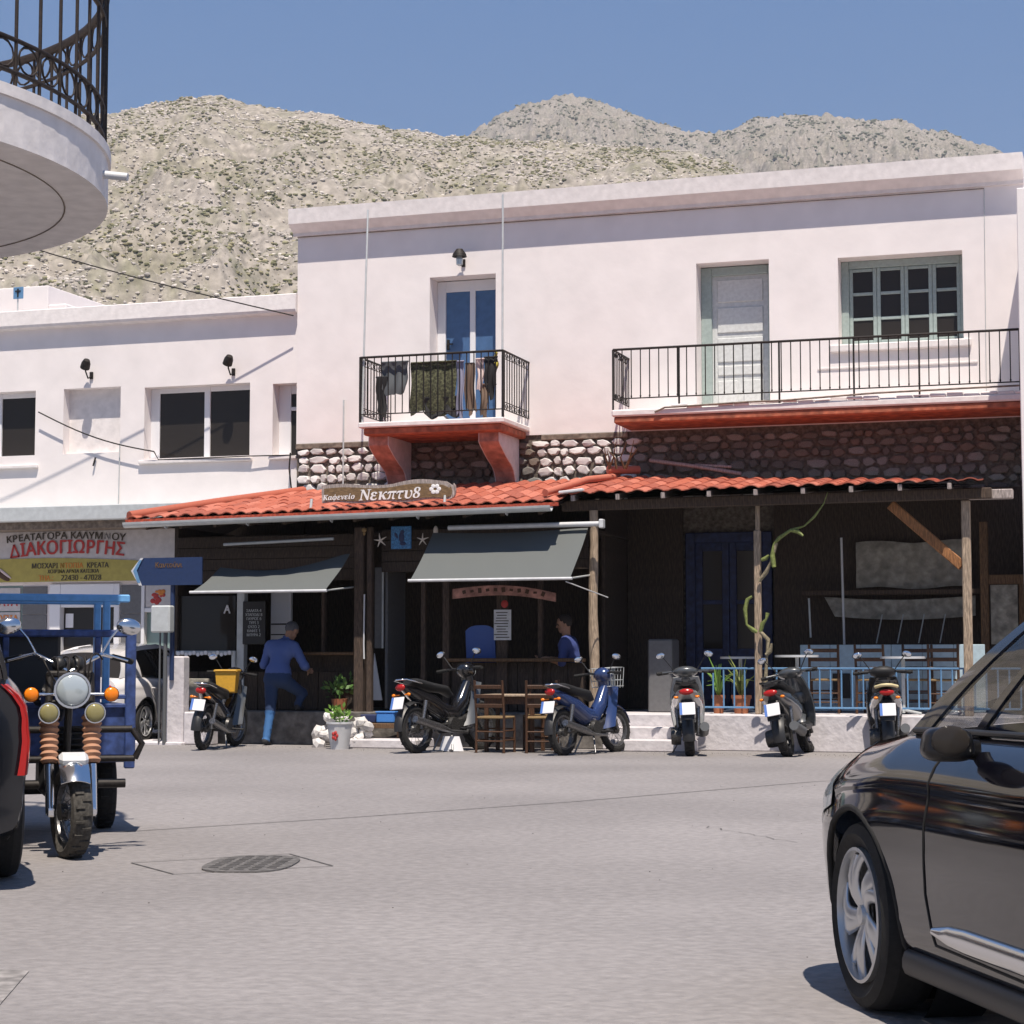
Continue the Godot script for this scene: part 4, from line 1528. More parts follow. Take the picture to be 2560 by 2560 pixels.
	m = mb()                                               # faded flower painted at the end
	for k in 6:
		var an = TAU * k / 6
		m.ell(Vector3(.72 + .055 * cos(an), .15 + .045 * sin(an), .036), Vector3(.035, .03, .004), Basis.IDENTITY, 8, 4)
	obj("painted_flower", m, M.ink_white, s)
	for x in [-1.12, .86]:
		m = mb()
		m.tube([Vector3(x, -.12, .06), Vector3(x, .06, .02)], .022, 6)
		obj("stay", m, M.metal_grey, s)

# ---------------------------------------------------------------- the cafe's wooden front
func build_cafe_front():
	# raised floor with its edge, steps
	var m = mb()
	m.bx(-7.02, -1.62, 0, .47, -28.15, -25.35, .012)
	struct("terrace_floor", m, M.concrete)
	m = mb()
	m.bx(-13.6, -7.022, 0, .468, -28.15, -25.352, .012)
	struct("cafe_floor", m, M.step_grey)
	m = mb()
	m.bx(-6.75, -5.75, 0, .31, -25.348, -25.05, .015)
	m.bx(-6.75, -5.65, 0, .155, -25.046, -24.76, .015)
	struct("terrace_steps", m, M.concrete)
	m = mb()
	m.bx(-10.5, -9.4, 0, .12, -25.346, -24.62, .015)
	struct("entrance_step", m, M.concrete)
	m = mb()
	m.box(Vector3(-10.08, .29, -25.12), Vector3(.66, .07, .3), Basis.IDENTITY, .01)
	for x in [-10.36, -9.80]:
		m.bx(x - .04, x + .04, .121, .254, -25.2, -25.05)
	tag(obj("plank_step", m, M.mid_wood), "short brown plank step at the cafe entrance", "step")
	m = mb()
	m.box(Vector3(-10.0, .40, -25.1), Vector3(.26, .14, .2), Basis(Vector3.UP, .1), .015)
	m.box(Vector3(-10.0, .475, -25.1), Vector3(.28, .02, .22), Basis(Vector3.UP, .1), .006)
	tag(obj("blue_tub", m, M.box_blue), "small bright blue tub on the plank step", "tub")
	m = mb()
	m.box(Vector3(-10.26, .385, -25.14), Vector3(.24, .11, .18), Basis(Vector3.UP, -.05), .012)
	tag(obj("navy_crate", m, M.navy), "dark navy crate beside the bright blue tub", "crate")
	# rough whitewashed stones at the foot of the column
	var rk = thing("stone_heap", "whitewashed rough stones piled at the foot of the dark column", "stones", Vector3(-10.55, 0, -24.9))
	var rr = RandomNumberGenerator.new()
	rr.seed = 5
	for k in 34:
		var mm = MB.new()
		var s = rr.randf_range(.07, .14)
		var lx = rr.randf_range(-.36, .42)
		var ly = rr.randf_range(.02, .46 - abs(lx) * .25 - (.12 if lx < -.2 else 0.0))
		var o = obj("stone", lump(400 + k % 9, .75), M["white_stone%d" % (k % 4)], rk)
		o.transform = Transform3D(Basis.from_euler(Vector3(rr.randf(), rr.randf() * 6.0, rr.randf())).scaled(Vector3.ONE * s * 1.7), Vector3(lx, ly, rr.randf_range(-.12, .10) + .16 * (1.0 - ly * 2.0)))
	# cafe interior shell
	var t = thing("cafe_front", "dark wooden cafe front in the shade under the tiled canopy", "cafe", Vector3(-10.4, .47, -26.2))
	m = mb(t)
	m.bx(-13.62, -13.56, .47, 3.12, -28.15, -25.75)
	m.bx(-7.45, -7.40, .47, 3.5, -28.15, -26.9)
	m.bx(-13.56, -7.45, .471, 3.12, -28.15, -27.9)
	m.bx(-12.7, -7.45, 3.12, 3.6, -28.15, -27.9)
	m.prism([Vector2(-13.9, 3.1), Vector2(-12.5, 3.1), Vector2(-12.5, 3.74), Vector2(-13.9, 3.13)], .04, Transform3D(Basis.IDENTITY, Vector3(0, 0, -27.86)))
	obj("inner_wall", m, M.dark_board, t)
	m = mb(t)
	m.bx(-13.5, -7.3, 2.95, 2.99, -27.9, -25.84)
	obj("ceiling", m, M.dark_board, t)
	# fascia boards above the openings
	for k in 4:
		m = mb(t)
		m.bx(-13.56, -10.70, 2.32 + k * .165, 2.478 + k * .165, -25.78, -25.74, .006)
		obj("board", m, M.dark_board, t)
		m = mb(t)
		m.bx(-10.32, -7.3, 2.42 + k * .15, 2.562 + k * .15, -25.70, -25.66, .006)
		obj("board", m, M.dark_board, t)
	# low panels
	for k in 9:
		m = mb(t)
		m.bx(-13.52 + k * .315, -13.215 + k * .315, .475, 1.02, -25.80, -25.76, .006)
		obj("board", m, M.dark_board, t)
	# left dark window with a light frame
	m = mb(t)
	m.bx(-13.56, -12.66, 1.32, 2.12, -25.84, -25.82)
	var w = obj("window", m, M.dark_glass, t)
	m = mb(t)
	m.bx(-13.56, -12.62, 1.26, 1.32, -25.86, -25.70, .01)
	obj("sill", m, M.metal_grey, w)
	m = mb(t)                                             # scalloped paper edging along the sill
	for k in 14:
		m.lathe([Vector2(.001, 0), Vector2(.028, .002), Vector2(.03, .012), Vector2(.001, .014)], Vector3(-13.5 + k * .063, 1.28 + .015 * sin(k * 2.1), -25.69), Basis(Vector3(1, 0, 0), PI / 2), 8)
	obj("edging", m, M.frame_white, w)
	m = mb(t)
	m.tube([Vector3(-12.78, 1.98, -25.80), Vector3(-12.74, 1.86, -25.80)], .012, 5)
	m.tube([Vector3(-12.78, 1.98, -25.80), Vector3(-12.83, 1.86, -25.80)], .012, 5)
	m.tube([Vector3(-12.81, 1.91, -25.80), Vector3(-12.755, 1.91, -25.80)], .010, 5)
	obj("sticker", m, M.frame_white, w)
	m = mb(t)
	m.bx(-13.32, -12.98, .60, .92, -25.758, -25.60, .01)
	obj("cupboard", m, M.curtain, t)
	m = mb(t)
	m.bx(-12.60, -12.48, .47, 2.3, -25.86, -25.74, .008)
	m.bx(-12.66, -12.60, 1.0, 1.32, -25.85, -25.70, .006)
	obj("door_post", m, M.metal_grey, t)
	# white poster panel deeper in, ledge
	m = mb(t)
	m.bx(-12.30, -11.98, .9, 2.2, -26.32, -26.25, .006)
	var fr = obj("pale_door", m, M.frame_white, t)
	m = mb(t)
	m.bx(-12.29, -11.99, 1.70, 1.72, -26.25, -26.243)
	m.bx(-12.29, -11.99, 1.55, 1.565, -26.25, -26.243)
	obj("seam", m, M.iron, fr)
	m = mb(t)
	m.bx(-11.95, -10.68, 1.255, 1.30, -25.88, -25.60, .01)
	obj("counter_top", m, M.mid_wood, t)
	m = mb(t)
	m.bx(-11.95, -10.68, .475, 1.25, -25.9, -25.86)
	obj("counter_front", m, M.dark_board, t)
	# uprights
	for x in [[-11.30, .05], [-9.77, .07], [-9.43, .10], [-8.60, .16], [-8.05, .06]]:
		m = mb(t)
		m.bx(x[0] - x[1] * .5, x[0] + x[1] * .5, .47, 2.5, -25.95, -25.86, .008)
		obj("upright", m, M.dark_wood, t)
	m = mb(t)
	m.bx(-9.38, -7.42, 1.16, 1.21, -25.98, -25.72, .01)
	obj("counter_top", m, M.mid_wood, t)
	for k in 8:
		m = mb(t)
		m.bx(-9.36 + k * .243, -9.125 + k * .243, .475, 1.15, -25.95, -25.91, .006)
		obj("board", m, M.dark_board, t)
	# entrance: two grey door leaves folded back
	m = mb(t)
	m.bx(-10.36, -10.32, .5, 2.45, -26.6, -25.9, .006)
	m.bx(-10.52, -10.38, 1.35, 2.5, -25.94, -25.90, .006)
	var dl = obj("door_leaf", m, M.grey_tile, t)
	m = mb(t)
	m.bx(-10.40, -10.375, 1.35, 2.5, -25.895, -25.87, .004)
	obj("edge_strip", m, M.metal_grey, dl)
	m = mb(t)
	m.prism([Vector2(-10.54, .62), Vector2(-10.38, .62), Vector2(-10.50, 1.28)], .02, Transform3D(Basis.IDENTITY, Vector3(0, 0, -25.86)))
	obj("white_wedge", m, M.frame_white, dl)
	# main column
	m = mb()
	m.bx(-10.64, -10.50, .3, 3.05, -25.56, -25.42, .012)
	m.bx(-10.46, -10.38, .3, 3.05, -25.54, -25.44, .012)
	tag(obj("dark_column", m, M.dark_wood), "dark wooden double column at the cafe entrance", "column")
	m = mb()
	m.tube([Vector3(-10.47, 2.1, -25.40), Vector3(-10.48, 1.4, -25.41), Vector3(-10.47, 1.2, -25.40)], .012, 5)
	tag(obj("column_wire", m, M.metal_white), "white wire running down the dark double column", "cable")
	# awnings
	awning("grey canvas awning over the left cafe window", -12.66, -10.66, 2.50, 2.66, 2.12, .075)
	awning("grey canvas awning over the right cafe window", -9.42, -7.20, 2.93, 2.95, 2.24, .02)
	m = mb()
	m.tube([Vector3(-9.16, 2.99, -25.22), Vector3(-6.98, 3.0, -25.22)], .035, 10)
	m.box(Vector3(-6.98, 3.0, -25.22), Vector3(.06, .12, .12), Basis.IDENTITY, .01)
	tag(obj("awning_roller", m, M.metal_white), "long pale roller tube above the right grey awning", "roller")
	m = mb()
	m.tube([Vector3(-12.6, 2.83, -25.3), Vector3(-10.9, 2.88, -25.3)], .022, 8)
	tag(obj("awning_roller", m, M.metal_grey), "dim grey roller tube above the left grey awning", "roller")
	m = mb()
	m.tube([Vector3(-7.26, 2.2, -24.47), Vector3(-6.95, 2.02, -25.4)], .008, 5)
	tag(obj("guy_rope", m, M.metal_white), "thin rope from the right awning corner to the round post", "rope")
	# blue plaque, two starfish, shell
	var pq = thing("blue_plaque", "square blue painted plaque with a dark figure between two starfish", "plaque", Vector3(-9.93, 2.885, -25.42))
	m = mb()
	m.box(Vector3.ZERO, Vector3(.30, .32, .03), Basis.IDENTITY, .008)
	obj("panel", m, M.sign_cyan, pq)
	m = mb()
	m.ell(Vector3(.01, .0, .014), Vector3(.045, .075, .008), Basis.IDENTITY, 10, 6)
	m.ell(Vector3(.02, .075, .014), Vector3(.035, .03, .008), Basis.IDENTITY, 8, 5)
	m.ell(Vector3(.03, -.085, .014), Vector3(.05, .03, .008), Basis.IDENTITY, 8, 5)
	m.ell(Vector3(-.07, .03, .014), Vector3(.022, .05, .007), Basis(Vector3(0, 0, 1), .5), 8, 5)
	obj("figure", m, M.navy, pq)
	starfish(Vector3(-10.24, 2.85, -25.42), .095, .2, "dried starfish left of the blue plaque")
	starfish(Vector3(-9.61, 2.85, -25.42), .085, .0, "dried starfish right of the blue plaque")
	m = mb()
	m.ell(Vector3(-9.42, 2.96, -25.42), Vector3(.035, .08, .03), Basis.IDENTITY, 8, 6)
	m.ell(Vector3(-9.42, 2.86, -25.42), Vector3(.02, .05, .02), Basis.IDENTITY, 8, 6)
	tag(obj("hanging_shell", m, M.star), "pale shell ornament hanging right of the right starfish", "shell")
	m = mb()
	m.ell(Vector3(-10.47, 3.0, -25.38), Vector3(.04, .035, .03), Basis.IDENTITY, 8, 6)
	m.ell(Vector3(-10.47, 2.95, -25.38), Vector3(.02, .03, .02), Basis.IDENTITY, 8, 6)
	tag(obj("brass_bell", m, M.rush), "small brass-coloured bell at the head of the dark column", "bell")
	# chalkboard, menu, arched board
	var cb = thing("chalkboard", "black chalkboard menu with faint white writing on cafe front", "menu board", Vector3(-12.3, 1.48, -25.70))
	m = mb()
	m.box(Vector3(0, .24, 0), Vector3(.36, .62, .025), Basis.IDENTITY, .006)
	obj("board", m, M.seat_black, cb)
	for k in 7:
		flat_text(cb, cb, ["ΣΑΛΑΤΑ 4", "ΧΤΑΠΟΔΙ 8", "ΓΑΥΡΟΣ 6", "ΤΥΡΙ 3", "ΟΥΖΟ 2", "ΚΑΦΕΣ 1", "ΜΠΥΡΑ 2"][k], .040, cb.position + Vector3(0, .40 - k * .058, .016), M.metal_grey, "Droid Sans", false)
	var mn = thing("menu_sheet", "white menu sheet with red heading pinned on the cafe upright", "menu", Vector3(-8.58, 1.46, -25.83))
	m = mb()
	m.box(Vector3(0, .21, 0), Vector3(.25, .42, .012))
	obj("sheet", m, M.metal_white, mn)
	m = mb()
	for k in 10:
		m.box(Vector3(-.01 + .015 * sin(k * 3.0), .38 - k * .038, .009), Vector3(.17 + .03 * sin(k * 5.0), .012, .003))
	obj("print_lines", m, M.ink_black, mn)
	m = mb()
	m.ell(Vector3(.03, .50, .0), Vector3(.055, .055, .012), Basis.IDENTITY, 10, 5)
	obj("red_seal", m, M.ink_red, mn)
	var ar = thing("arched_board", "arched pinkish driftwood board under the right awning", "sign", Vector3(-8.5, 2.0, -25.66))
	var pa = []
	for i in 15:
		var u = i / 14.0
		pa.append(Vector2(lerp(-.75, .74, u), .16 + .10 * sin(PI * (u * .86 + .02)) - .10 * u))
	for i in 15:
		var u = 1.0 - i / 14.0
		pa.append(Vector2(lerp(-.75, .74, u), .03 + .085 * sin(PI * (u * .9)) - .08 * u))
	m = mb()
	m.prism(pa, .04)
	obj("board", m, M.pink_paint, ar)
	m = mb()
	for i in 11:
		var u = (i + 1.5) / 13.0
		m.box(Vector3(lerp(-.75, .74, u), .105 + .092 * sin(PI * (u * .88)) - .09 * u, .022), Vector3(.05, .05 + .02 * sin(i * 4.0), .006), Basis(Vector3(0, 0, 1), .3 - .6 * u + .2 * sin(i * 3.0)))
	obj("worn_letters", m, M.chair_wood, ar)
	# blue plastic chair seen through the opening
	var bc = thing("blue_plastic_chair", "blue plastic armchair behind the cafe counter", "chair", Vector3(-8.96, .47, -26.15))
	m = mb()
	var shell = func(u, v):
		var an = (u - .5) * 1.6
		return Vector3(sin(an) * .30, lerp(.42, 1.2, v) - .08 * pow(abs(u - .5) * 2.0, 3.0) * v, .18 - cos(an) * .12 + .08 * v)
	m.sheet(shell, 10, 6, .012)
	obj("backrest", m, M.chair_blue, bc)
	m = mb()
	m.box(Vector3(0, .43, -.08), Vector3(.46, .03, .44), Basis.IDENTITY, .012)
	obj("seat", m, M.chair_blue, bc)
	for x in [-.22, .22]:
		for z in [-.28, .12]:
			m = mb()
			m.tube([Vector3(x, .43, z), Vector3(x * 1.1, 0, z * 1.1)], .022, 6)
			obj("leg", m, M.chair_blue, bc)
		m = mb()
		m.box(Vector3(x * 1.15, .66, -.06), Vector3(.05, .03, .36), Basis.IDENTITY, .01)
		m.tube([Vector3(x * 1.15, .65, -.22), Vector3(x, .43, -.22)], .02, 6)
		obj("arm", m, M.chair_blue, bc)
	# plant standing in the window, plant in the pale pot by the heap
	leafy("window_plant", "dark green potted plant inside the low cafe window", Vector3(-10.93, .48, -25.62), .34, .26, M.leaf, 90, 3)
	var pt = thing("pale_pot", "pale blue-white square pot with bright green plant on the pavement", "planter", Vector3(-10.36, 0, -24.3))
	m = mb()
	m.lathe([Vector2(.001, 0), Vector2(.13, 0), Vector2(.18, .33), Vector2(.195, .335), Vector2(.195, .36), Vector2(.165, .36), Vector2(.16, .30), Vector2(.001, .30)], Vector3.ZERO, Basis(Vector3.UP, PI / 4), 8)
	obj("pot", m, M.metal_white, pt)
	m = mb()
	for k in 5:
		m.ell(Vector3(.0 + .03 * cos(k * 1.256), .18 + .04 * sin(k * 1.256), .165), Vector3(.022, .03, .012), Basis.IDENTITY, 6, 4)
	obj("painted_motif", m, M.ink_red, pt)
	leaf_cloud(pt, Vector3(0, .34, 0), .17, .30, M.leaf_bright, 110, 8)

func awning(label: String, x0: float, x1: float, yt0: float, yt1: float, yb: float, sag: float):
	var t = thing("awning", label, "awning", Vector3((x0 + x1) * .5, yb, -24.45), 0, "grey awnings of the cafe")
	var f = func(u, v):
		var x = lerp(x0, x1, u)
		var edge = sag * sin(PI * clampf(u * 1.05, 0, 1)) * pow(1.0 - v, 2.0) * 1.6
		var y = lerp(lerp(yt0, yt1, u), yb, v) - edge - .03 * sin(PI * v)
		return Vector3(x, y + .006 * sin(u * 30.0) * sin(v * 7.0), lerp(-25.32, -24.45, v))
	var m = mb(t)
	m.sheet(f, 26, 10, .006)
	obj("canvas", m, M.awning, t)
	m = mb(t)
	m.tube([Vector3(x0 - .03, yb, -24.45), Vector3(x1 + .03, yb, -24.45)], .020, 8)
	obj("front_bar", m, M.metal_white, t)
	for x in [x0 + .02, x1 - .02]:
		m = mb(t)
		m.tube([Vector3(x, yb, -24.46), Vector3(x, yb + .10, -25.66)], .012, 6)
		obj("arm", m, M.metal_grey, t)

func starfish(at: Vector3, r: float, turn: float, label: String):
	var m = mb()
	for k in 5:
		var a = PI / 2 + turn + TAU * k / 5
		var d = Vector3(cos(a), sin(a), 0)
		m.tube([at + d * r * .05 + Vector3(0, 0, .006), at + d * r * .5 + Vector3(0, 0, .012), at + d * r * 1.05], [r * .17, r * .11, r * .04], 6)
	tag(obj("starfish", m, M.star), label, "starfish")

func leaf_cloud(parent: Node3D, at: Vector3, r: float, h: float, material, n: int, sd: int, ll := .07):
	var q = RandomNumberGenerator.new()
	q.seed = sd
	var m = mb()
	for k in n:
		var p = at + Vector3(q.randf_range(-1, 1) * r * .5, q.randf() * h * .5, q.randf_range(-1, 1) * r * .5)
		var d = Vector3(q.randf_range(-1, 1), q.randf_range(-.1, 1.2), q.randf_range(-1, 1)).normalized()
		p += d * r * q.randf_range(.1, .6)
		var s = d.cross(Vector3(q.randf_range(-1, 1), q.randf_range(-1, 1), q.randf_range(-1, 1))).normalized()
		var l = ll * q.randf_range(.7, 1.5)
		var nn = d.cross(s)
		m.tri(p, p + d * l * .5 + s * l * .28, p + d * l, nn, nn, nn)
		m.tri(p, p + d * l * .5 - s * l * .28, p + d * l, nn, nn, nn)
	m.tube([at - Vector3(0, .05, 0), at + Vector3(0, h * .6, 0)], .01, 5)
	return obj("foliage", m, material, parent)

func leafy(called: String, label: String, at: Vector3, h: float, r: float, material, n: int, sd: int):
	var t = thing(called, label, "plant", at)
	var m = mb()
	m.lathe([Vector2(.001, 0), Vector2(.09, 0), Vector2(.12, .16), Vector2(.10, .16), Vector2(.001, .14)], Vector3.ZERO, Basis.IDENTITY, 12)
	obj("pot", m, M.terracotta, t)
	leaf_cloud(t, Vector3(0, .18, 0), r, h, material, n, sd, .09)

# ---------------------------------------------------------------- terrace on the right
func ladder_chair(label: String, at: Vector3, turn: float, material, group: String) -> Node3D:
	var t = thing("taverna_chair", label, "chair", at, turn, group)
	var m = mb()
	m.box(Vector3(0, .45, 0), Vector3(.40, .03, .38), Basis.IDENTITY, .01)
	obj("seat", m, M.rush, t)
	for x in [-.19, .19]:
		m = mb()
		m.tube([Vector3(x, 0, -.19), Vector3(x, .46, -.18), Vector3(x, .92, -.25)], .018, 6)
		obj("back_post", m, material, t)
		m = mb()
		m.tube([Vector3(x, 0, .18), Vector3(x, .46, .17)], .018, 6)
		obj("leg", m, material, t)
		m = mb()
		for y in [.16, .28]:
			m.tube([Vector3(x, y, -.185), Vector3(x, y, .175)], .010, 5)
		obj("side_rung", m, material, t)
	for y in [.60, .72, .84]:
		m = mb()
		m.box(Vector3(0, y, -.20 - (y - .46) * .155), Vector3(.36, .05, .016), Basis(Vector3(1, 0, 0), -.15), .005)
		obj("slat", m, material, t)
	for y in [.18, .30]:
		m = mb()
		m.tube([Vector3(-.19, y, .178), Vector3(.19, y, .178)], .011, 5)
		m.tube([Vector3(-.19, y - .03, -.188), Vector3(.19, y - .03, -.188)], .011, 5)
		obj("rung", m, material, t)
	return t

func pedestal_table(called: String, label: String, at: Vector3, h: float, r: float):
	var t = thing(called, label, "table", at)
	var m = mb()
	m.lathe([Vector2(.001, h), Vector2(r, h), Vector2(r, h - .03), Vector2(.001, h - .03)], Vector3.ZERO, Basis.IDENTITY, 20)
	obj("table_top", m, M.metal_white, t)
	m = mb()
	m.tube([Vector3(0, .02, 0), Vector3(0, h - .02, 0)], .025, 8)
	for k in 3:
		var a = TAU * k / 3 + .4
		m.tube([Vector3(0, .06, 0), Vector3(cos(a) * .26, .015, sin(a) * .26)], .018, 6)
	obj("pedestal", m, M.metal_grey, t)

func build_terrace():
	var m = mb()
	m.bx(-6.62, -6.28, .47, 1.47, -26.7, -26.25, .02)
	tag(obj("grey_cabinet", m, M.grey_tile), "dark grey cabinet standing left of the blue double door", "cabinet")
	# blue double door in the base wall
	var t = thing("blue_double_door", "dark blue panelled double door at the back of the terrace", "door", Vector3(-5.88, .47, -28.2))
	m = mb(t)
	m.bx(-6.52, -6.38, .48, 3.05, -28.3, -28.14, .01)
	m.bx(-5.38, -5.24, .48, 3.05, -28.3, -28.14, .01)
	m.bx(-6.38, -5.38, 2.9, 3.05, -28.3, -28.143, .01)
	obj("frame", m, M.door_blue, t)
	for x in [[-6.38, -5.885], [-5.875, -5.38]]:
		m = mb(t)
		m.bx(x[0], x[0] + .10, .48, 2.9, -28.26, -28.20, .006)
		m.bx(x[1] - .10, x[1], .48, 2.9, -28.26, -28.20, .006)
		m.bx(x[0] + .10, x[1] - .10, .48, 1.35, -28.26, -28.203, .006)
		m.bx(x[0] + .10, x[1] - .10, 2.78, 2.9, -28.26, -28.203, .006)
		m.bx(x[0] + .10, x[1] - .10, 2.0, 2.06, -28.26, -28.206, .006)
		var lf = obj("leaf", m, M.door_blue, t)
		for y in [[1.35, 2.0], [2.06, 2.78]]:
			m = mb(t)
			m.bx(x[0] + .10, x[1] - .10, y[0], y[1], -28.25, -28.24)
			obj("pane", m, M.dark_glass, lf)
	# posts
	m = mb()
	var pp = []
	var pr = []
	for i in 13:
		var s = i / 12.0
		pp.append(Vector3(-7.175 + .012 * sin(s * 9.0), lerp(.40, 3.2, s), -25.5 + .01 * cos(s * 7.0)))
		pr.append(.075 - .018 * s + .004 * sin(s * 21.0))
	m.tube(pp, pr, 12)
	tag(obj("round_post", m, M.pale_wood), "pale rough round post between the right awning and the terrace", "post")
	m = mb()
	m.bx(-5.02, -4.93, .47, 2.9, -25.74, -25.66, .012)
	m.bx(-4.995, -4.94, 2.9, 3.3, -25.73, -25.67, .008)
	tag(obj("cactus_post", m, M.pale_wood), "weathered wooden post carrying the climbing cactus", "post")
	m = mb()
	m.bx(-2.31, -2.20, .47, 3.22, -25.66, -25.55, .012)
	tag(obj("square_post", m, M.pale_wood), "tall squared pale wooden post at the right end of the terrace", "post")
	m = mb()
	m.beam(Vector3(-3.22, 3.20, -25.69), Vector3(-2.31, 2.38, -25.62), .07, .13, .01)
	tag(obj("diagonal_brace", m, M.orange_wood), "diagonal orange wooden brace from the square post to the canopy", "brace")
	m = mb()
	m.bx(-2.22, -1.66, 3.225, 3.35, -25.65, -25.53, .012)
	tag(obj("beam_end", m, M.grey_wood), "pale grey beam end sticking out right of the square post", "beam")
	var fr2 = thing("timber_frame", "brown timber window frame at the far right of the terrace", "frame", Vector3(-1.95, .47, -27.6))
	m = mb(fr2)
	m.bx(-2.25, -2.14, .47, 3.08, -27.65, -27.55, .008)
	m.bx(-2.14, -1.63, 2.22, 2.35, -27.64, -27.56, .008)
	m.bx(-2.14, -1.63, 1.05, 1.17, -27.64, -27.56, .008)
	m.bx(-1.74, -1.64, 1.17, 2.22, -27.64, -27.56, .008)
	obj("timbers", m, M.mid_wood, fr2)
	m = mb(fr2)
	m.bx(-2.12, -1.76, 1.4, 2.21, -27.61, -27.60)
	obj("plastic_pane", m, M.curtain, fr2)
	# cactus: climbing arms
	var c = thing("climbing_cactus", "yellow-green climbing cactus winding up the weathered post", "cactus", Vector3(-4.9, .47, -25.6))
	var arms = [
		[[-4.88, .5, -25.58], [-4.86, .9, -25.57], [-4.84, 1.25, -25.58], [-4.82, 1.45, -25.57], [-4.92, 1.55, -25.58]],
		[[-4.97, 1.55, -25.58], [-5.02, 1.58, -25.56], [-5.10, 1.65, -25.55], [-5.12, 1.85, -25.56], [-5.09, 1.98, -25.57], [-5.03, 2.02, -25.58]],
		[[-4.92, 1.55, -25.58], [-4.89, 1.66, -25.56], [-4.84, 1.72, -25.56], [-4.82, 1.80, -25.56]],
		[[-4.94, 2.22, -25.62], [-4.84, 2.34, -25.6], [-4.78, 2.46, -25.58], [-4.73, 2.62, -25.57], [-4.70, 2.72, -25.57]],
		[[-4.73, 2.40, -25.56], [-4.75, 2.55, -25.56], [-4.73, 2.70, -25.56], [-4.66, 2.78, -25.55], [-4.50, 2.88, -25.53], [-4.32, 2.93, -25.52], [-4.18, 3.05, -25.5], [-4.05, 3.22, -25.48], [-4.0, 3.36, -25.47]],
		[[-4.50, 2.88, -25.53], [-4.40, 2.86, -25.5], [-4.33, 2.80, -25.48]],
		[[-4.9, 2.5, -25.6], [-4.84, 2.52, -25.58], [-4.80, 2.56, -25.58]],
		[[-4.85, 1.25, -25.57], [-4.79, 1.3, -25.56], [-4.77, 1.4, -25.56]]]
	for i in arms.size():
		var ps = []
		var rs = []
		for k in arms[i].size():
			var q = arms[i][k]
			ps.append(Vector3(q[0], q[1], q[2]))
			var s = float(k) / (arms[i].size() - 1)
			rs.append((.030 if i != 4 else lerp(.038, .008, s)) * (.8 + .3 * sin(k * 2.3)))
		m = mb(c)
		m.tube(ps, rs, 6)
		obj("arm", m, M.cactus if i in [1, 2, 4, 6, 5] else M.cactus_dry, c)
	# blue railing
	var r = thing("blue_railing", "light blue metal railing along the terrace edge", "railing", Vector3(-3.7, .47, -25.75))
	m = mb(r)
	m.bx(-5.76, -1.62, 1.06, 1.085, -25.765, -25.735, .004)
	m.bx(-5.76, -1.62, .545, .57, -25.762, -25.738, .004)
	obj("rail", m, M.rail_blue, r)
	for k in 30:
		m = mb(r)
		var x = -5.74 + k * .142
		m.tube([Vector3(x, .57 if k % 8 else .47, -25.75), Vector3(x, 1.06, -25.75)], .012, 6, false)
		obj("baluster", m, M.rail_blue, r)
	# pots
	for k in 2:
		var p = thing("terracotta_pot", ["narrow terracotta pot with spiky plant behind the blue railing", "wide terracotta pot with trailing plant behind the blue railing"][k], "plant pot", Vector3([-5.58, -5.27][k], .47, -26.0), 0, "terracotta pots behind the railing")
		m = mb()
		var w = [.085, .125][k]
		m.lathe([Vector2(.001, 0), Vector2(w * .75, 0), Vector2(w, .2), Vector2(w * 1.12, .2), Vector2(w * 1.12, .245), Vector2(w * .9, .245), Vector2(.001, .21)], Vector3.ZERO, Basis.IDENTITY, 14)
		obj("pot", m, M.terracotta, p)
		m = mb()
		for j in 16:
			var a = rng.randf() * TAU
			var ln = rng.randf_range(.25, .62)
			var sp = rng.randf_range(.05, .3)
			m.tube([Vector3(0, .22, 0), Vector3(cos(a) * sp * .4, .22 + ln * .6, sin(a) * sp * .4), Vector3(cos(a) * sp, .22 + ln * (.9 if j % 3 else .55), sin(a) * sp)], [.016, .013, .003], 4)
		obj("leaves", m, M.cactus if k else M.leaf_bright, p)
	# pale blue boarding behind the chairs
	var bp = thing("blue_boarding", "pale blue painted low board wall behind the terrace chairs", "wall", Vector3(-3.5, .47, -27.2))
	for k in 6:
		m = mb(bp)
		m.bx(-4.68 + k * .418, -4.268 + k * .418, .48, 1.395, -27.24, -27.2, .006)
		obj("board", m, M.panel_blue, bp)
	m = mb(bp)
	m.bx(-4.23, -3.99, .66, 1.0, -27.199, -27.18)
	obj("dark_hatch", m, M.seat_black, bp)
	# back of the terrace
	m = mb()
	m.bx(-7.38, -6.55, .475, 3.6, -28.16, -28.10)
	m.bx(-5.2, -1.62, .475, 3.6, -28.16, -28.10)
	tag(obj("back_boards", m, M.dark_board), "dark boarded wall at the back of the shaded terrace", "wall")
	var f = func(u, v): return Vector3(lerp(-4.0, -2.4, u), lerp(2.85, 2.20, v) + .02 * sin(u * 9.0), -28.0 + .03 * sin(u * 24.0 + v) + .015 * sin(v * 9.0))
	m = mb()
	m.sheet(f, 30, 8, .008)
	tag(obj("plastic_curtain", m, M.curtain), "upper grey plastic sheet curtain at the back of the terrace", "curtain")
	f = func(u, v): return Vector3(lerp(-4.45 + .15 * v, -2.35, u), lerp(2.08, 1.80, v) - .05 * sin(u * PI), -27.95 + .03 * sin(u * 19.0 + v))
	m = mb()
	m.sheet(f, 30, 6, .008)
	tag(obj("plastic_curtain", m, M.curtain), "lower rolled grey plastic sheet at the back of the terrace", "curtain")
	m = mb()
	for x in [-4.15]:
		m.tube([Vector3(x, 2.9, -27.6), Vector3(x + .03, 1.40, -27.55)], .018, 6)
	tag(obj("white_pole", m, M.metal_white), "thin white pole left of the plastic curtains", "pole")
	m = mb()
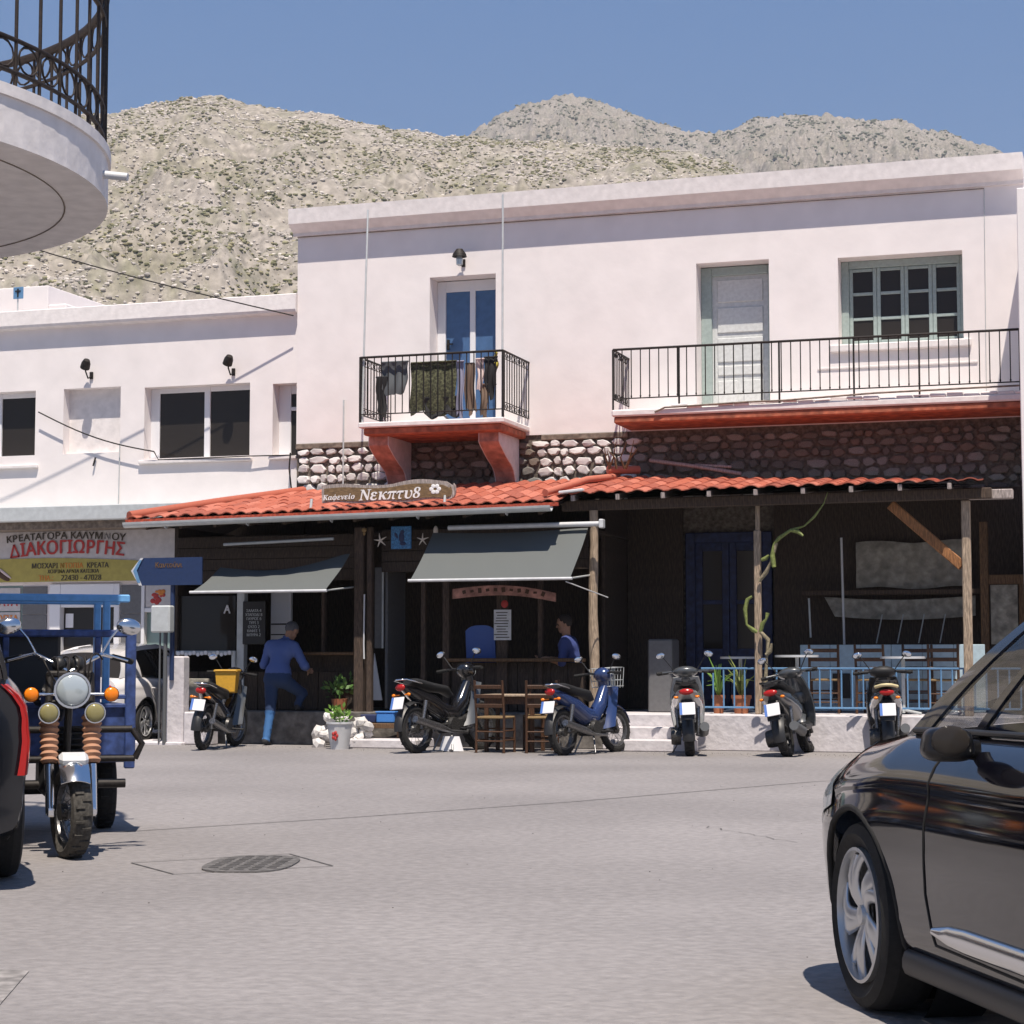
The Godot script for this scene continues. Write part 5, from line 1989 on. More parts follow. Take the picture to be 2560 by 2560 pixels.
	m.tube([Vector3(-4.6, 2.05, -27.5), Vector3(-4.58, 1.5, -27.5)], .014, 6)
	tag(obj("white_pole", m, M.metal_grey), "short grey pole in the shade left of the white pole", "pole")
	for k in 4:
		m = mb()
		m.tube([Vector3(-3.62 + k * .29, 1.82, -27.8), Vector3(-3.68 + k * .29, 1.42, -27.6)], .009, 5)
		tag(obj("tie_cord", m, M.metal_grey), "thin cord, %s of four hanging under the lower plastic sheet" % ["first from left", "second from left", "third from left", "rightmost"][k], "cord", "cords under the lower plastic sheet")
	m = mb()
	m.bx(-4.75, -2.2, 2.10, 2.17, -27.9, -27.8, .01)
	tag(obj("back_beam", m, M.dark_wood), "dark horizontal beam between the two plastic sheets", "beam")
	var g = "dark wooden taverna chairs on the terrace"
	ladder_chair("dark ladder-back chair left on the terrace behind the leaning scooter", Vector3(-4.22, .47, -26.45), PI + .1, M.chair_wood, g)
	ladder_chair("reddish ladder-back chair in the middle of the terrace", Vector3(-3.56, .47, -26.45), PI - .15, M.chair_wood, g)
	ladder_chair("ladder-back chair right on the terrace near the square post", Vector3(-2.64, .47, -26.4), PI + .05, M.chair_wood, g)
	ladder_chair("ladder-back chair facing the road behind the car's windscreen", Vector3(-3.0, .47, -26.7), .2, M.chair_wood, g)
	pedestal_table("terrace_table", "small pale table on the terrace left of the dark chair", Vector3(-4.55, .47, -26.2), .78, .30)
	pedestal_table("terrace_table", "small pale table on the terrace near the blue door", Vector3(-5.42, .47, -26.7), .76, .28)
	pedestal_table("terrace_table", "small pale table on the terrace behind the black scooter", Vector3(-3.15, .47, -26.2), .76, .30)
	# chairs and table on the road in front of the cafe
	var tt = thing("wooden_table", "small wooden table between parked mopeds before the cafe", "table", Vector3(-7.92, 0, -24.35))
	m = mb()
	m.box(Vector3(0, .725, 0), Vector3(.76, .03, .6), Basis.IDENTITY, .008)
	obj("table_top", m, M.pale_wood, tt)
	m = mb()
	m.box(Vector3(0, .66, 0), Vector3(.66, .09, .5))
	obj("apron", m, M.chair_wood, tt)
	for x in [-.31, .31]:
		for z in [-.23, .23]:
			m = mb()
			m.box(Vector3(x, .35, z), Vector3(.05, .70, .05), Basis.IDENTITY, .008)
			obj("leg", m, M.chair_wood, tt)
	g = "wooden taverna chairs round the road table"
	ladder_chair("wooden chair left of the road table with its back to the street", Vector3(-8.06, 0, -23.98), PI - .06, M.chair_wood, g)
	ladder_chair("wooden chair right of the road table beside the blue moped", Vector3(-7.47, 0, -24.1), PI + .25, M.chair_wood, g)
	ladder_chair("wooden chair behind the road table facing the street", Vector3(-7.72, 0, -24.85), .1, M.chair_wood, g)
	# white bag under the black moped
	m = mb()
	f = func(u, v): return Vector3(lerp(-.17, .17, u) * (1.0 - .35 * v), .19 * v + .01, .09 * sin(u * PI) * (1.0 - .5 * v))
	m.xf = Transform3D(Basis.IDENTITY, Vector3(-8.67, 0, -24.0))
	m.sheet(f, 8, 5)
	f = func(u, v): return Vector3(lerp(-.17, .17, u) * (1.0 - .35 * v), .19 * v + .01, -.09 * sin(u * PI) * (1.0 - .5 * v))
	m.sheet(f, 8, 5)
	tag(obj("white_bag", m, M.frame_white), "crumpled white bag on the ground under the black moped", "bag")

# ---------------------------------------------------------------- street furniture
func build_street_things():
	# direction sign on its post, meter box, concrete pier
	var t = thing("direction_sign", "dark blue arrow-shaped street sign pointing left on a post", "street sign", Vector3(-13.18, 0, -24.9))
	var m = mb(t)
	m.tube([Vector3(-13.19, .9, -24.9), Vector3(-13.19, 2.62, -24.9)], .035, 8)
	obj("post", m, M.sign_blue, t)
	m = mb(t)
	m.prism([Vector2(-13.68, 2.24), Vector2(-12.70, 2.24), Vector2(-12.70, 2.63), Vector2(-13.64, 2.63), Vector2(-13.78, 2.45)], .03, Transform3D(Basis.IDENTITY, Vector3(0, 0, -24.84)))
	var p = obj("panel", m, M.sign_blue, t)
	m = mb(t)
	m.prism([Vector2(-13.68, 2.24), Vector2(-13.64, 2.24), Vector2(-13.735, 2.45), Vector2(-13.62, 2.63), Vector2(-13.66, 2.63), Vector2(-13.81, 2.45)], .012, Transform3D(Basis.IDENTITY, Vector3(0, 0, -24.818)))
	obj("arrow_edge", m, M.metal_white, p)
	m = mb(t)
	m.prism([Vector2(-13.705, 2.28), Vector2(-13.66, 2.28), Vector2(-13.72, 2.45), Vector2(-13.64, 2.60), Vector2(-13.68, 2.60), Vector2(-13.775, 2.45)], .012, Transform3D(Basis.IDENTITY, Vector3(0, 0, -24.814)))
	obj("arrow_stripe", m, M.rail_blue, p)
	flat_text(t, p, "Καντούνι", .075, Vector3(-13.22, 2.50, -24.82), M.mid_wood)
	t = thing("meter_box", "light grey meter box on a pipe beside the street sign", "meter box", Vector3(-13.25, 0, -24.82))
	m = mb(t)
	m.box(Vector3(-13.26, 1.76, -24.74), Vector3(.30, .38, .16), Basis.IDENTITY, .02)
	obj("box", m, M.metal_grey, t)
	m = mb(t)
	m.tube([Vector3(-13.22, 1.57, -24.76), Vector3(-13.22, .02, -24.76)], .03, 8)
	m.tube([Vector3(-13.30, 1.57, -24.75), Vector3(-13.30, .02, -24.75)], .015, 6)
	obj("pipe", m, M.grey_plastic, t)
	m = mb()
	m.bx(-13.34, -13.02, 0, 1.24, -25.12, -24.92, .02)
	tag(obj("concrete_pier", m, M.concrete), "grey concrete pier behind the meter box", "pier")
	m = mb()
	m.bx(-12.98, -12.55, 0, .46, -25.1, -24.86, .02)
	tag(obj("concrete_block", m, M.concrete), "low grey concrete block behind the yellow-boxed moped", "block")
	# drain grate
	t = thing("drain_grate", "worn iron drain grate with rows of dark slots in the road", "drain grate", Vector3(-4.93, 0, -10.3), .25)
	m = mb()
	var el = []
	for k in 28:
		var a = TAU * k / 28
		var e = Vector2(cos(a), sin(a))
		e = e / pow(pow(abs(e.x), 3.0) + pow(abs(e.y), 3.0), 1.0 / 3.0)
		el.append(Vector2(e.x * .25, e.y * .46))
	m.prism(el, .012, Transform3D(Basis(Vector3(1, 0, 0), PI / 2), Vector3(0, .003, 0)))
	obj("plate", m, M.grate, t)
	for i in 5:
		for j in 9:
			if abs(i - 2) == 2 and abs(j - 4) == 4: continue
			m = mb()
			m.box(Vector3((i - 2) * .082, .0096, (j - 4) * .088), Vector3(.052, .004, .042), Basis.IDENTITY, .0015)
			obj("slot", m, M.seam, t)

# ---------------------------------------------------------------- wheels
# local frame of every vehicle: forward +X, up +Y, right +Z
func wheel(t: Node3D, c: Vector3, r: float, w: float, style: String, side: float, tf := Transform3D.IDENTITY, tyre_mat = null, steer := 0.0, called := "wheel"):
	var bas = Basis(Vector3.UP, steer) * Basis(Vector3(1, 0, 0), PI / 2)     # lathe axis along Z
	var m = MB.new()
	m.xf = tf
	var h = w * .5
	var ri = r * (.70 if style == "car" else .74)
	if style == "scooter": ri = r * .62
	m.lathe([Vector2(ri, -h * .72), Vector2(r * .86, -h), Vector2(r * .96, -h * .86), Vector2(r, -h * .45), Vector2(r, h * .45), Vector2(r * .96, h * .86), Vector2(r * .86, h), Vector2(ri, h * .72), Vector2(ri, -h * .72)], c, bas, 36)
	if style != "car":                                     # tread blocks
		for k in 40:
			var a = TAU * k / 40
			var d = bas * Vector3(cos(a), 0, sin(a))
			m.box(c + d * (r + .001) + bas * Vector3(0, h * .3 * (1 if k % 2 else -1), 0), Vector3(.012, .014, h * .8), Basis(d, bas * Vector3(0, 1, 0), d.cross(bas * Vector3(0, 1, 0))) * Basis(Vector3(1, 0, 0), PI / 2))
	var o = obj(called, m, tyre_mat if tyre_mat != null else M.rubber, t)
	m = MB.new()
	m.xf = tf
	if style == "spoke":
		m.lathe([Vector2(ri - .02, -h * .6), Vector2(ri + .004, -h * .75), Vector2(ri + .004, h * .75), Vector2(ri - .02, h * .6), Vector2(ri - .026, 0), Vector2(ri - .02, -h * .6)], c, bas, 30)
		obj("rim", m, M.steel, o)
		m = MB.new()
		m.xf = tf
		for k in 18:
			var a = TAU * k / 18
			var b = a + (.5 if k % 2 else -.5)
			var s = h * .9 * (1 if k % 4 < 2 else -1)
			m.tube([c + bas * Vector3(cos(b) * .04, s, sin(b) * .04), c + bas * Vector3(cos(a) * (ri - .015), 0, sin(a) * (ri - .015))], .0028, 4, false)
		obj("spokes", m, M.steel, o)
		m = MB.new()
		m.xf = tf
		m.lathe([Vector2(.001, -h * 1.1), Vector2(.05, -h * 1.1), Vector2(.055, -h * .5), Vector2(.035, 0), Vector2(.055, h * .5), Vector2(.05, h * 1.1), Vector2(.001, h * 1.1)], c, bas, 16)
		obj("hub", m, M.engine, o)
	elif style == "scooter":
		m.lathe([Vector2(ri + .004, -h * .7), Vector2(ri - .02, -h * .6), Vector2(ri - .03, 0), Vector2(ri - .02, h * .6), Vector2(ri + .004, h * .7)], c, bas, 30)
		for k in 5:
			var a = TAU * k / 5
			m.tube([c + bas * Vector3(cos(a) * .03, 0, sin(a) * .03), c + bas * Vector3(cos(a + .2) * ri, 0, sin(a + .2) * ri)], [Vector2(.028, .014), Vector2(.02, .01)], 6)
		m.lathe([Vector2(.001, -h), Vector2(.045, -h), Vector2(.045, h), Vector2(.001, h)], c, bas, 14)
		obj("rim", m, M.alloy_dark, o)
	else:
		# five twin twisted spokes
		m.lathe([Vector2(ri * 1.0, side * h * .5), Vector2(ri * 1.02, side * h * .95), Vector2(ri * .97, side * h * .98), Vector2(ri * .93, side * h * .5), Vector2(ri * .93, -side * h * .6)], c, bas, 40)
		for k in 5:
			var a = TAU * k / 5 + .3
			for q in [-1.0, 1.0]:
				var pts = []
				var rs = []
				for i in 7:
					var s = i / 6.0
					var an = a + q * (.06 + .20 * s) - .42 * s * s
					pts.append(c + bas * Vector3(cos(an) * lerp(ri * .12, ri * .97, s), side * h * (.62 + .22 * sin(PI * s)), sin(an) * lerp(ri * .12, ri * .97, s)))
					rs.append(Vector2(lerp(.030, .034 + .012 * q, s), .012))
				m.tube(pts, rs, 6, true, false, bas * Vector3(-sin(a), 0, cos(a)))
		m.lathe([Vector2(.001, side * h * .90), Vector2(ri * .14, side * h * .86), Vector2(ri * .17, side * h * .5)], c, bas, 18)
		obj("rim", m, M.alloy, o)
		m = MB.new()
		m.xf = tf
		m.lathe([Vector2(.001, side * h * .1), Vector2(ri * .94, side * h * .1)], c, bas, 30)
		m.lathe([Vector2(ri * .62, side * h * .2), Vector2(ri * .62, side * h * .15), Vector2(ri * .2, side * h * .2)], c, bas, 24)
		obj("brake", m, M.alloy_dark, o)
	return o

# ---------------------------------------------------------------- cars
func ramp(pts: Array, x: float) -> float:
	if x <= pts[0].x: return pts[0].y
	for i in pts.size() - 1:
		if x <= pts[i + 1].x:
			var s = (x - pts[i].x) / (pts[i + 1].x - pts[i].x)
			s = s * s * (3.0 - 2.0 * s) * .35 + s * .65
			return lerp(pts[i].y, pts[i + 1].y, s)
	return pts[pts.size() - 1].y

func make_car(t: Node3D, paint, glass, sc: Vector3, steer: float, trim: bool, lamps: String):
	var hw = .87
	var wr = .312
	var tf = Transform3D(Basis.from_scale(sc), Vector3.ZERO)
	var topc = [Vector2(-1.95, .92), Vector2(-1.7, .98), Vector2(-1.0, .97), Vector2(0.0, .935), Vector2(.75, .93), Vector2(1.0, .925), Vector2(1.35, .885), Vector2(1.65, .81), Vector2(1.88, .70), Vector2(2.04, .52)]
	var sec = [Vector2(0, .84), Vector2(.02, .92), Vector2(.08, .955), Vector2(.2, .975), Vector2(.33, .982), Vector2(.5, .995), Vector2(.62, 1.0), Vector2(.76, .985), Vector2(.80, .99), Vector2(.86, .97), Vector2(.92, .935), Vector2(.96, .90), Vector2(1.0, .85)]
	var plan = func(x):
		var f = clampf((x - 1.02) / 1.0, 0, 1)
		var r = clampf((-1.15 - x) / .8, 0, 1)
		return 1.0 - .23 * pow(f, 4.0) - (.06 if lamps == "tall" else .22) * pow(r, 2.8)
	var bot = func(x): return .20 + .07 * pow(clampf((abs(x) - 1.5) / .5, 0, 1), 2)
	var arch = func(x):          # gentle flare over the wheels
		return .018 * (exp(-pow((x - 1.26) / .34, 2.0)) + exp(-pow((x + 1.26) / .34, 2.0)))
	var zs = func(x, y):
		var yf = clampf((y - bot.call(x)) / (ramp(topc, x) - bot.call(x)), 0, 1)
		return (hw * ramp(sec, yf) + arch.call(x) * sin(PI * yf)) * plan.call(x)
	var nx = 96
	var ny = 30
	var nt = 8
	var Ra = wr * 1.14
	var body = MB.new()
	body.xf = tf
	for side in [-1.0, 1.0]:
		var G = []
		var H = []
		for i in nx + 1:
			var hole = []
			hole.resize(ny + nt + 1)
			hole.fill(false)
			H.append(hole)
			var x = lerp(-1.95, 2.02, float(i) / nx)
			var row = []
			for j in ny + 1:
				var y = lerp(bot.call(x), ramp(topc, x), float(j) / ny)
				var px = x
				var py = y
				for xa in [1.26, -1.26]:
					var d = Vector2(x - xa, y - wr)
					if d.length() < Ra:
						hole[j] = true
						d = d.normalized() * Ra if d.length() > .001 else Vector2(0, Ra)
						px = xa + d.x
						py = wr + d.y
						if py < bot.call(px):
							py = bot.call(px)
							px = xa + sqrt(max(0.0, Ra * Ra - pow(py - wr, 2))) * (1.0 if d.x > 0 else -1.0)
				row.append(Vector3(px, py, side * zs.call(px, py)))
			var ztop = zs.call(x, ramp(topc, x))
			for j in nt:
				var s = (j + 1.0) / nt
				row.append(Vector3(x, ramp(topc, x) + .045 * sin(s * PI * .5), side * ztop * (1.0 - s)))
			G.append(row)
		var cols = ny + nt + 1
		var N = []
		for i in nx + 1:
			var r2 = []
			r2.resize(cols)
			r2.fill(Vector3.ZERO)
			N.append(r2)
		for i in nx:
			for j in cols - 1:
				var a = G[i][j]
				var b = G[i + 1][j]
				var c = G[i + 1][j + 1]
				var d = G[i][j + 1]
				var nn = (c - a).cross(d - b)
				if H[i][j] and H[i + 1][j] and H[i][j + 1] and H[i + 1][j + 1]: continue
				if nn.dot(Vector3(0, .4, side)) < 0: nn = -nn
				for q in [[i, j], [i + 1, j], [i + 1, j + 1], [i, j + 1]]:
					N[q[0]][q[1]] += nn
		for i in nx + 1:
			for j in cols:
				N[i][j] = N[i][j].normalized() if N[i][j].length() > 1e-9 else Vector3(0, 0, side)
		for i in nx:
			for j in cols - 1:
				var a = G[i][j]
				var b = G[i + 1][j]
				var c = G[i + 1][j + 1]
				var d = G[i][j + 1]
				if j >= ny and a.x > -1.75 and a.x < 1.04: continue
				if H[i][j] and H[i + 1][j] and H[i][j + 1] and H[i + 1][j + 1]: continue
				if (b - a).cross(c - a).length() > 1e-7:
					body.tri(a, b, c, N[i][j], N[i + 1][j], N[i + 1][j + 1])
				if (c - a).cross(d - a).length() > 1e-7:
					body.tri(a, c, d, N[i][j], N[i + 1][j + 1], N[i][j + 1])
		for e in [0, nx]:                                  # bumpers
			var nn = Vector3(-1 if e == 0 else 1, 0, 0)
			for j in cols - 1:
				var ctr = Vector3(G[e][0].x + nn.x * .04, .5, 0)
				var n1 = (nn + Vector3(0, 0, side * .4)).normalized()
				body.tri(G[e][j], G[e][j + 1], ctr, n1, n1, nn)
	var bo = obj("body", body, paint, t)
	# roof and glasshouse
	var roofy = [Vector2(-1.72, 1.28), Vector2(-1.4, 1.36), Vector2(-.9, 1.42), Vector2(-.4, 1.45), Vector2(-.1, 1.42), Vector2(.10, 1.385)]
	var beltp = func(u, side):
		var x = lerp(1.08, -1.82, u)
		return Vector3(x, ramp(topc, x) - .005, side * zs.call(x, ramp(topc, x)))
	var roofp = func(u, side):
		var x = lerp(.10, -1.66, u)
		return Vector3(x, ramp(roofy, x), side * lerp(.60, .55, u))
	var gsurf = func(u, v, side):
		var p = beltp.call(u, side).lerp(roofp.call(u, side), v)
		p.z += side * .035 * sin(PI * v)
		return p
	var m = MB.new()
	m.xf = tf
	m.sheet(func(u, v):
		var a = roofp.call(u, -1.0)
		var b = roofp.call(u, 1.0)
		var p = a.lerp(b, v)
		p.y += .045 * sin(PI * v)
		p.x += .07 * sin(PI * v) * (1.0 - u) - .05 * sin(PI * v) * u
		return p, 14, 12, .02)
	obj("roof", m, paint, bo)
	for e in [0, 1]:
		m = MB.new()
		m.xf = tf
		m.sheet(func(u, v):
			var a = gsurf.call(float(e), v, -1.0)
			var b = gsurf.call(float(e), v, 1.0)
			var p = a.lerp(b, u)
			p.x += (.07 if e == 0 else -.06) * sin(PI * u) * (1.0 + 1.6 * (1.0 - v) * (1 - e))
			p.y += .045 * sin(PI * u)
			return p, 14, 8)
		obj("windscreen" if e == 0 else "rear_window", m, glass, t)
	for side in [-1.0, 1.0]:
		for r in [[.05, .18], [.20, .55], [.58, .80]]:
			m = MB.new()
			m.xf = tf
			m.sheet(func(u, v): return gsurf.call(lerp(r[0], r[1], u), lerp(.03, .93, v), side), 10, 6)
			obj("side_window", m, glass, t)
		m = MB.new()
		m.xf = tf
		for r in [[0.0, .055], [.18, .20], [.80, 1.0]]:
			m.sheet(func(u, v):
				var p = gsurf.call(lerp(r[0], r[1], u), v, side)
				p.z += side * .006
				return p, 4, 8, .02)
		m.sheet(func(u, v):
			var p = gsurf.call(u, lerp(.90, 1.02, v), side)
			p.z += side * .005
			return p, 14, 2, .02)
		obj("pillar", m, paint, t)
		m = MB.new()
		m.xf = tf
		m.sheet(func(u, v):
			var p = gsurf.call(lerp(.548, .585, u), v, side)
			p.z += side * .008
			return p, 2, 8, .015)
		var bl = []
		for i in 21: bl.append(gsurf.call(lerp(.02, .84, i / 20.0), .02, side) + Vector3(0, .004, side * .008))
		m.tube(bl, .010, 6)
		obj("window_trim", m, M.black_plastic, t)
		# shut lines
		m = MB.new()
		m.xf = tf
		for ln in [[[.60, .86], [.62, .70], [.66, .45], [.62, .30]], [[-.42, .90], [-.42, .32]], [[.62, .30], [-.42, .28]], [[-1.18, .90], [-1.1, .72], [-.92, .58], [-.86, .30]], [[-.42, .28], [-.86, .28]]]:
			for i in ln.size() - 1:
				var pts = []
				for k in 7:
					var q = Vector2(ln[i][0], ln[i][1]).lerp(Vector2(ln[i + 1][0], ln[i + 1][1]), k / 6.0)
					pts.append(Vector3(q.x, q.y, side * (zs.call(q.x, q.y) + .0008)))
				m.tube(pts, [Vector2(.0045, .0035), Vector2(.0045, .0035), Vector2(.0045, .0035), Vector2(.0045, .0035), Vector2(.0045, .0035), Vector2(.0045, .0035), Vector2(.0045, .0035)], 6, true, false, Vector3(1, 0, 0) if abs(ln[i][0] - ln[i + 1][0]) < .3 else Vector3.UP)
		obj("door_gap", m, M.rubber, bo)
		for x in [-.28, -1.0]:
			m = MB.new()
			m.xf = tf
			var z = zs.call(x, .80)
			m.tube([Vector3(x + .09, .80, side * (z + .004)), Vector3(x + .06, .80, side * (z + .035)), Vector3(x - .06, .805, side * (z + .035)), Vector3(x - .09, .805, side * (z + .004))], .012, 6)
			obj("door_handle", m, paint, bo)
		# mirror
		m = MB.new()
		m.xf = tf
		m.sheet(func(u, v):
			var a = TAU * u
			var b = PI * v
			var q = Vector3(sign(cos(a)) * pow(abs(cos(a)), .65) * pow(sin(b), .55), sign(cos(b)) * pow(abs(cos(b)), .65), sign(sin(a)) * pow(abs(sin(a)), .65) * pow(sin(b), .55))
			return Vector3(.345, .92, side * .905) + Basis(Vector3.UP, side * .15) * (q * Vector3(.058, .050, .074) * (1.0 - .12 * q.y)), 24, 12)
		m.tube([Vector3(.37, .895, side * .80), Vector3(.35, .905, side * .88)], [Vector2(.03, .016), Vector2(.03, .016)], 8)
		var mi = obj("mirror", m, M.mirror_black, t)
		m = MB.new()
		m.xf = tf
		m.ell(Vector3(.293, .925, side * .915), Vector3(.012, .046, .058), Basis(Vector3.UP, side * .15), 12, 7)
		obj("mirror_glass", m, M.dark_glass, mi)
		# sill trim
		if trim:
			m = MB.new()
			m.xf = tf
			var pts = []
			var rs = []
			for i in 13:
				var x = lerp(.60, -.82, i / 12.0)
				pts.append(Vector3(x, .345, side * (zs.call(x, .345) + .004)))
				rs.append(Vector2(.036 * clampf(min(i, 12 - i) * .5 + .35, 0, 1), .014))
			m.tube(pts, rs, 10, true, false, Vector3.UP)
			obj("sill_trim", m, M.chrome, bo)
		m = MB.new()
		m.xf = tf
		var sl = []
		for i in 15:
			var x = lerp(.86, -.88, i / 14.0)
			sl.append(Vector3(x, .215, side * (zs.call(x, .26) + .002)))
		m.tube(sl, Vector2(.042, .024), 10, true, false, Vector3.UP)
		obj("sill", m, M.black_plastic, bo)
		# wheel wells and wheels
		for xa in [1.26, -1.26]:
			m = MB.new()
			m.xf = tf
			m.lathe([Vector2(Ra, side * .70), Vector2(Ra, side * .50), Vector2(.001, side * .50)], Vector3(xa, wr, 0), Basis(Vector3(1, 0, 0), PI / 2), 30)
			var lip = []
			for k in 25:
				var an = -.28 + (PI + .56) * k / 24.0
				var q = Vector2(xa + cos(an) * Ra, wr + sin(an) * Ra)
				lip.append(Vector3(q.x, max(q.y, .2), side * (zs.call(q.x, max(q.y, .2)) - .006)))
			m.tube(lip, .012, 6)
			obj("wheel_arch", m, M.rubber, bo)
			wheel(t, Vector3(xa, wr, side * .765), wr, .20, "car", side, tf, M.rubber, steer if xa > 0 else 0.0)
	# underside, cabin
	m = MB.new()
	m.xf = tf
	m.bx(-1.8, 1.75, .19, .25, -.72, .72)
	m.bx(-.80, .80, .25, .55, -.72, .72)
	m.bx(-1.72, -.80, .25, .60, -.50, .50)
	obj("underside", m, M.rubber, t)
	m = MB.new()
	m.xf = tf
	m.box(Vector3(.76, .86, 0), Vector3(.40, .12, 1.40), Basis(Vector3(0, 0, 1), -.12), .04)
	obj("dashboard", m, M.seat_black, t)
	for z in [-.36, .36]:
		m = MB.new()
		m.xf = tf
		m.tube([Vector3(-.30, .55, z), Vector3(-.42, .95, z), Vector3(-.48, 1.10, z)], [Vector2(.24, .08), Vector2(.22, .07), Vector2(.14, .05)], 10, true, false, Vector3(0, 0, 1))
		m.tube([Vector3(-.49, 1.10, z), Vector3(-.50, 1.30, z)], [Vector2(.10, .05), Vector2(.12, .05)], 8, true, false, Vector3(0, 0, 1))
		obj("seat", m, M.seat_black, t)
	m = MB.new()
	m.xf = tf
	m.tube([Vector3(-1.20, .6, 0), Vector3(-1.30, 1.02, 0)], [Vector2(.6, .08), Vector2(.58, .07)], 10, true, false, Vector3(0, 0, 1))
	obj("rear_seat", m, M.seat_black, t)
	var ring = []
	for k in 20:
		var an = TAU * k / 20
		ring.append(Vector3(.44 + .05 * sin(an), .93 + .17 * sin(an), -.36 + .18 * cos(an)))
	m = MB.new()
	m.xf = tf
	m.tube(ring, .016, 6, false, true)
	obj("steering_wheel", m, M.seat_black, t)
	# lamps
	for side in [-1.0, 1.0]:
		m = MB.new()
		m.xf = tf
		m.sheet(func(u, v):
			var x = lerp(1.90, 1.50, u)
			var y = lerp(ramp(topc, x) * .78, ramp(topc, x) * .95, v)
			return Vector3(x, y, side * (zs.call(x, y) + .006)), 8, 4)
		obj("headlight", m, M.lamp_glass, bo)
		m = MB.new()
		m.xf = tf
		if lamps == "tall":
			m.sheet(func(u, v):
				var y = lerp(.52, .93, v)
				var x = lerp(-1.93 + .03 * v, -1.80 + .03 * v, u * (1.0 - .7 * v))
				return Vector3(x, y, side * (zs.call(x, y) + .012)), 5, 8, .01)
			m.sheet(func(u, v):
				var y = lerp(.52, .93, v)
				return Vector3(-1.955, y, side * (zs.call(-1.94, y) - lerp(.0, .035, u) * (1.0 - .75 * v))), 4, 8, .01)
		else:
			m.box(Vector3(-1.975, .74, side * .52), Vector3(.06, .22, .16), Basis.IDENTITY, .02)
		obj("tail_lamp", m, M.lamp_red, bo)
	m = MB.new()
	m.xf = tf
	m.box(Vector3(-1.995, .58, 0), Vector3(.02, .11, .50), Basis.IDENTITY, .004)
	obj("number_plate", m, M.plate, bo)
	m = MB.new()
	m.xf = tf
	m.box(Vector3(-1.96, .33, 0), Vector3(.10, .16, 1.15), Basis.IDENTITY, .03)
	obj("rear_bumper", m, M.black_plastic, bo)

func heading(hx: float, hz: float) -> float:
	return atan2(-hz, hx)

# ---------------------------------------------------------------- mopeds and scooters
func number_plate(t: Node3D, at: Vector3, tilt: float):
	var m = MB.new()
	var b = Basis(Vector3(0, 0, 1), tilt)
	m.box(at, Vector3(.012, .155, .19), b, .004)
	var p = obj("number_plate", m, M.plate, t)
	m = MB.new()
	m.box(at + b * Vector3(-.008, .0, -.078), Vector3(.004, .15, .032), b)
	obj("blue_band", m, M.ink_blue, p)

func mirrors(t: Node3D, x: float, y: float, spread: float):
	for s in [-1.0, 1.0]:
		var m = MB.new()
		m.tube([Vector3(x, y, s * spread * .55), Vector3(x - .02, y + .12, s * spread * .85), Vector3(x - .03, y + .17, s * spread)], .007, 5)
		m.ell(Vector3(x - .03, y + .19, s * (spread + .03)), Vector3(.022, .042, .068), Basis(Vector3(1, 0, 0), s * .25), 10, 7)
		var o = obj("mirror", m, M.black_plastic, t)
		m = MB.new()
		m.ell(Vector3(x - .048, y + .19, s * (spread + .03)), Vector3(.008, .036, .060), Basis(Vector3(1, 0, 0), s * .25) * Basis(Vector3(0, 0, 1), .12), 10, 6)
		obj("mirror_glass", m, M.mirror_glass, o)

func arc_fender(c: Vector3, r: float, w: float, a0: float, a1: float) -> MB:
	var m = MB.new()
	m.sheet(func(u, v):
		var a = lerp(a0, a1, u)
		var q = (v - .5) * 2.0
		var rr = r - .03 * q * q
		return c + Vector3(cos(a) * rr, sin(a) * rr, q * w * .5), 14, 6, .006)
	return m

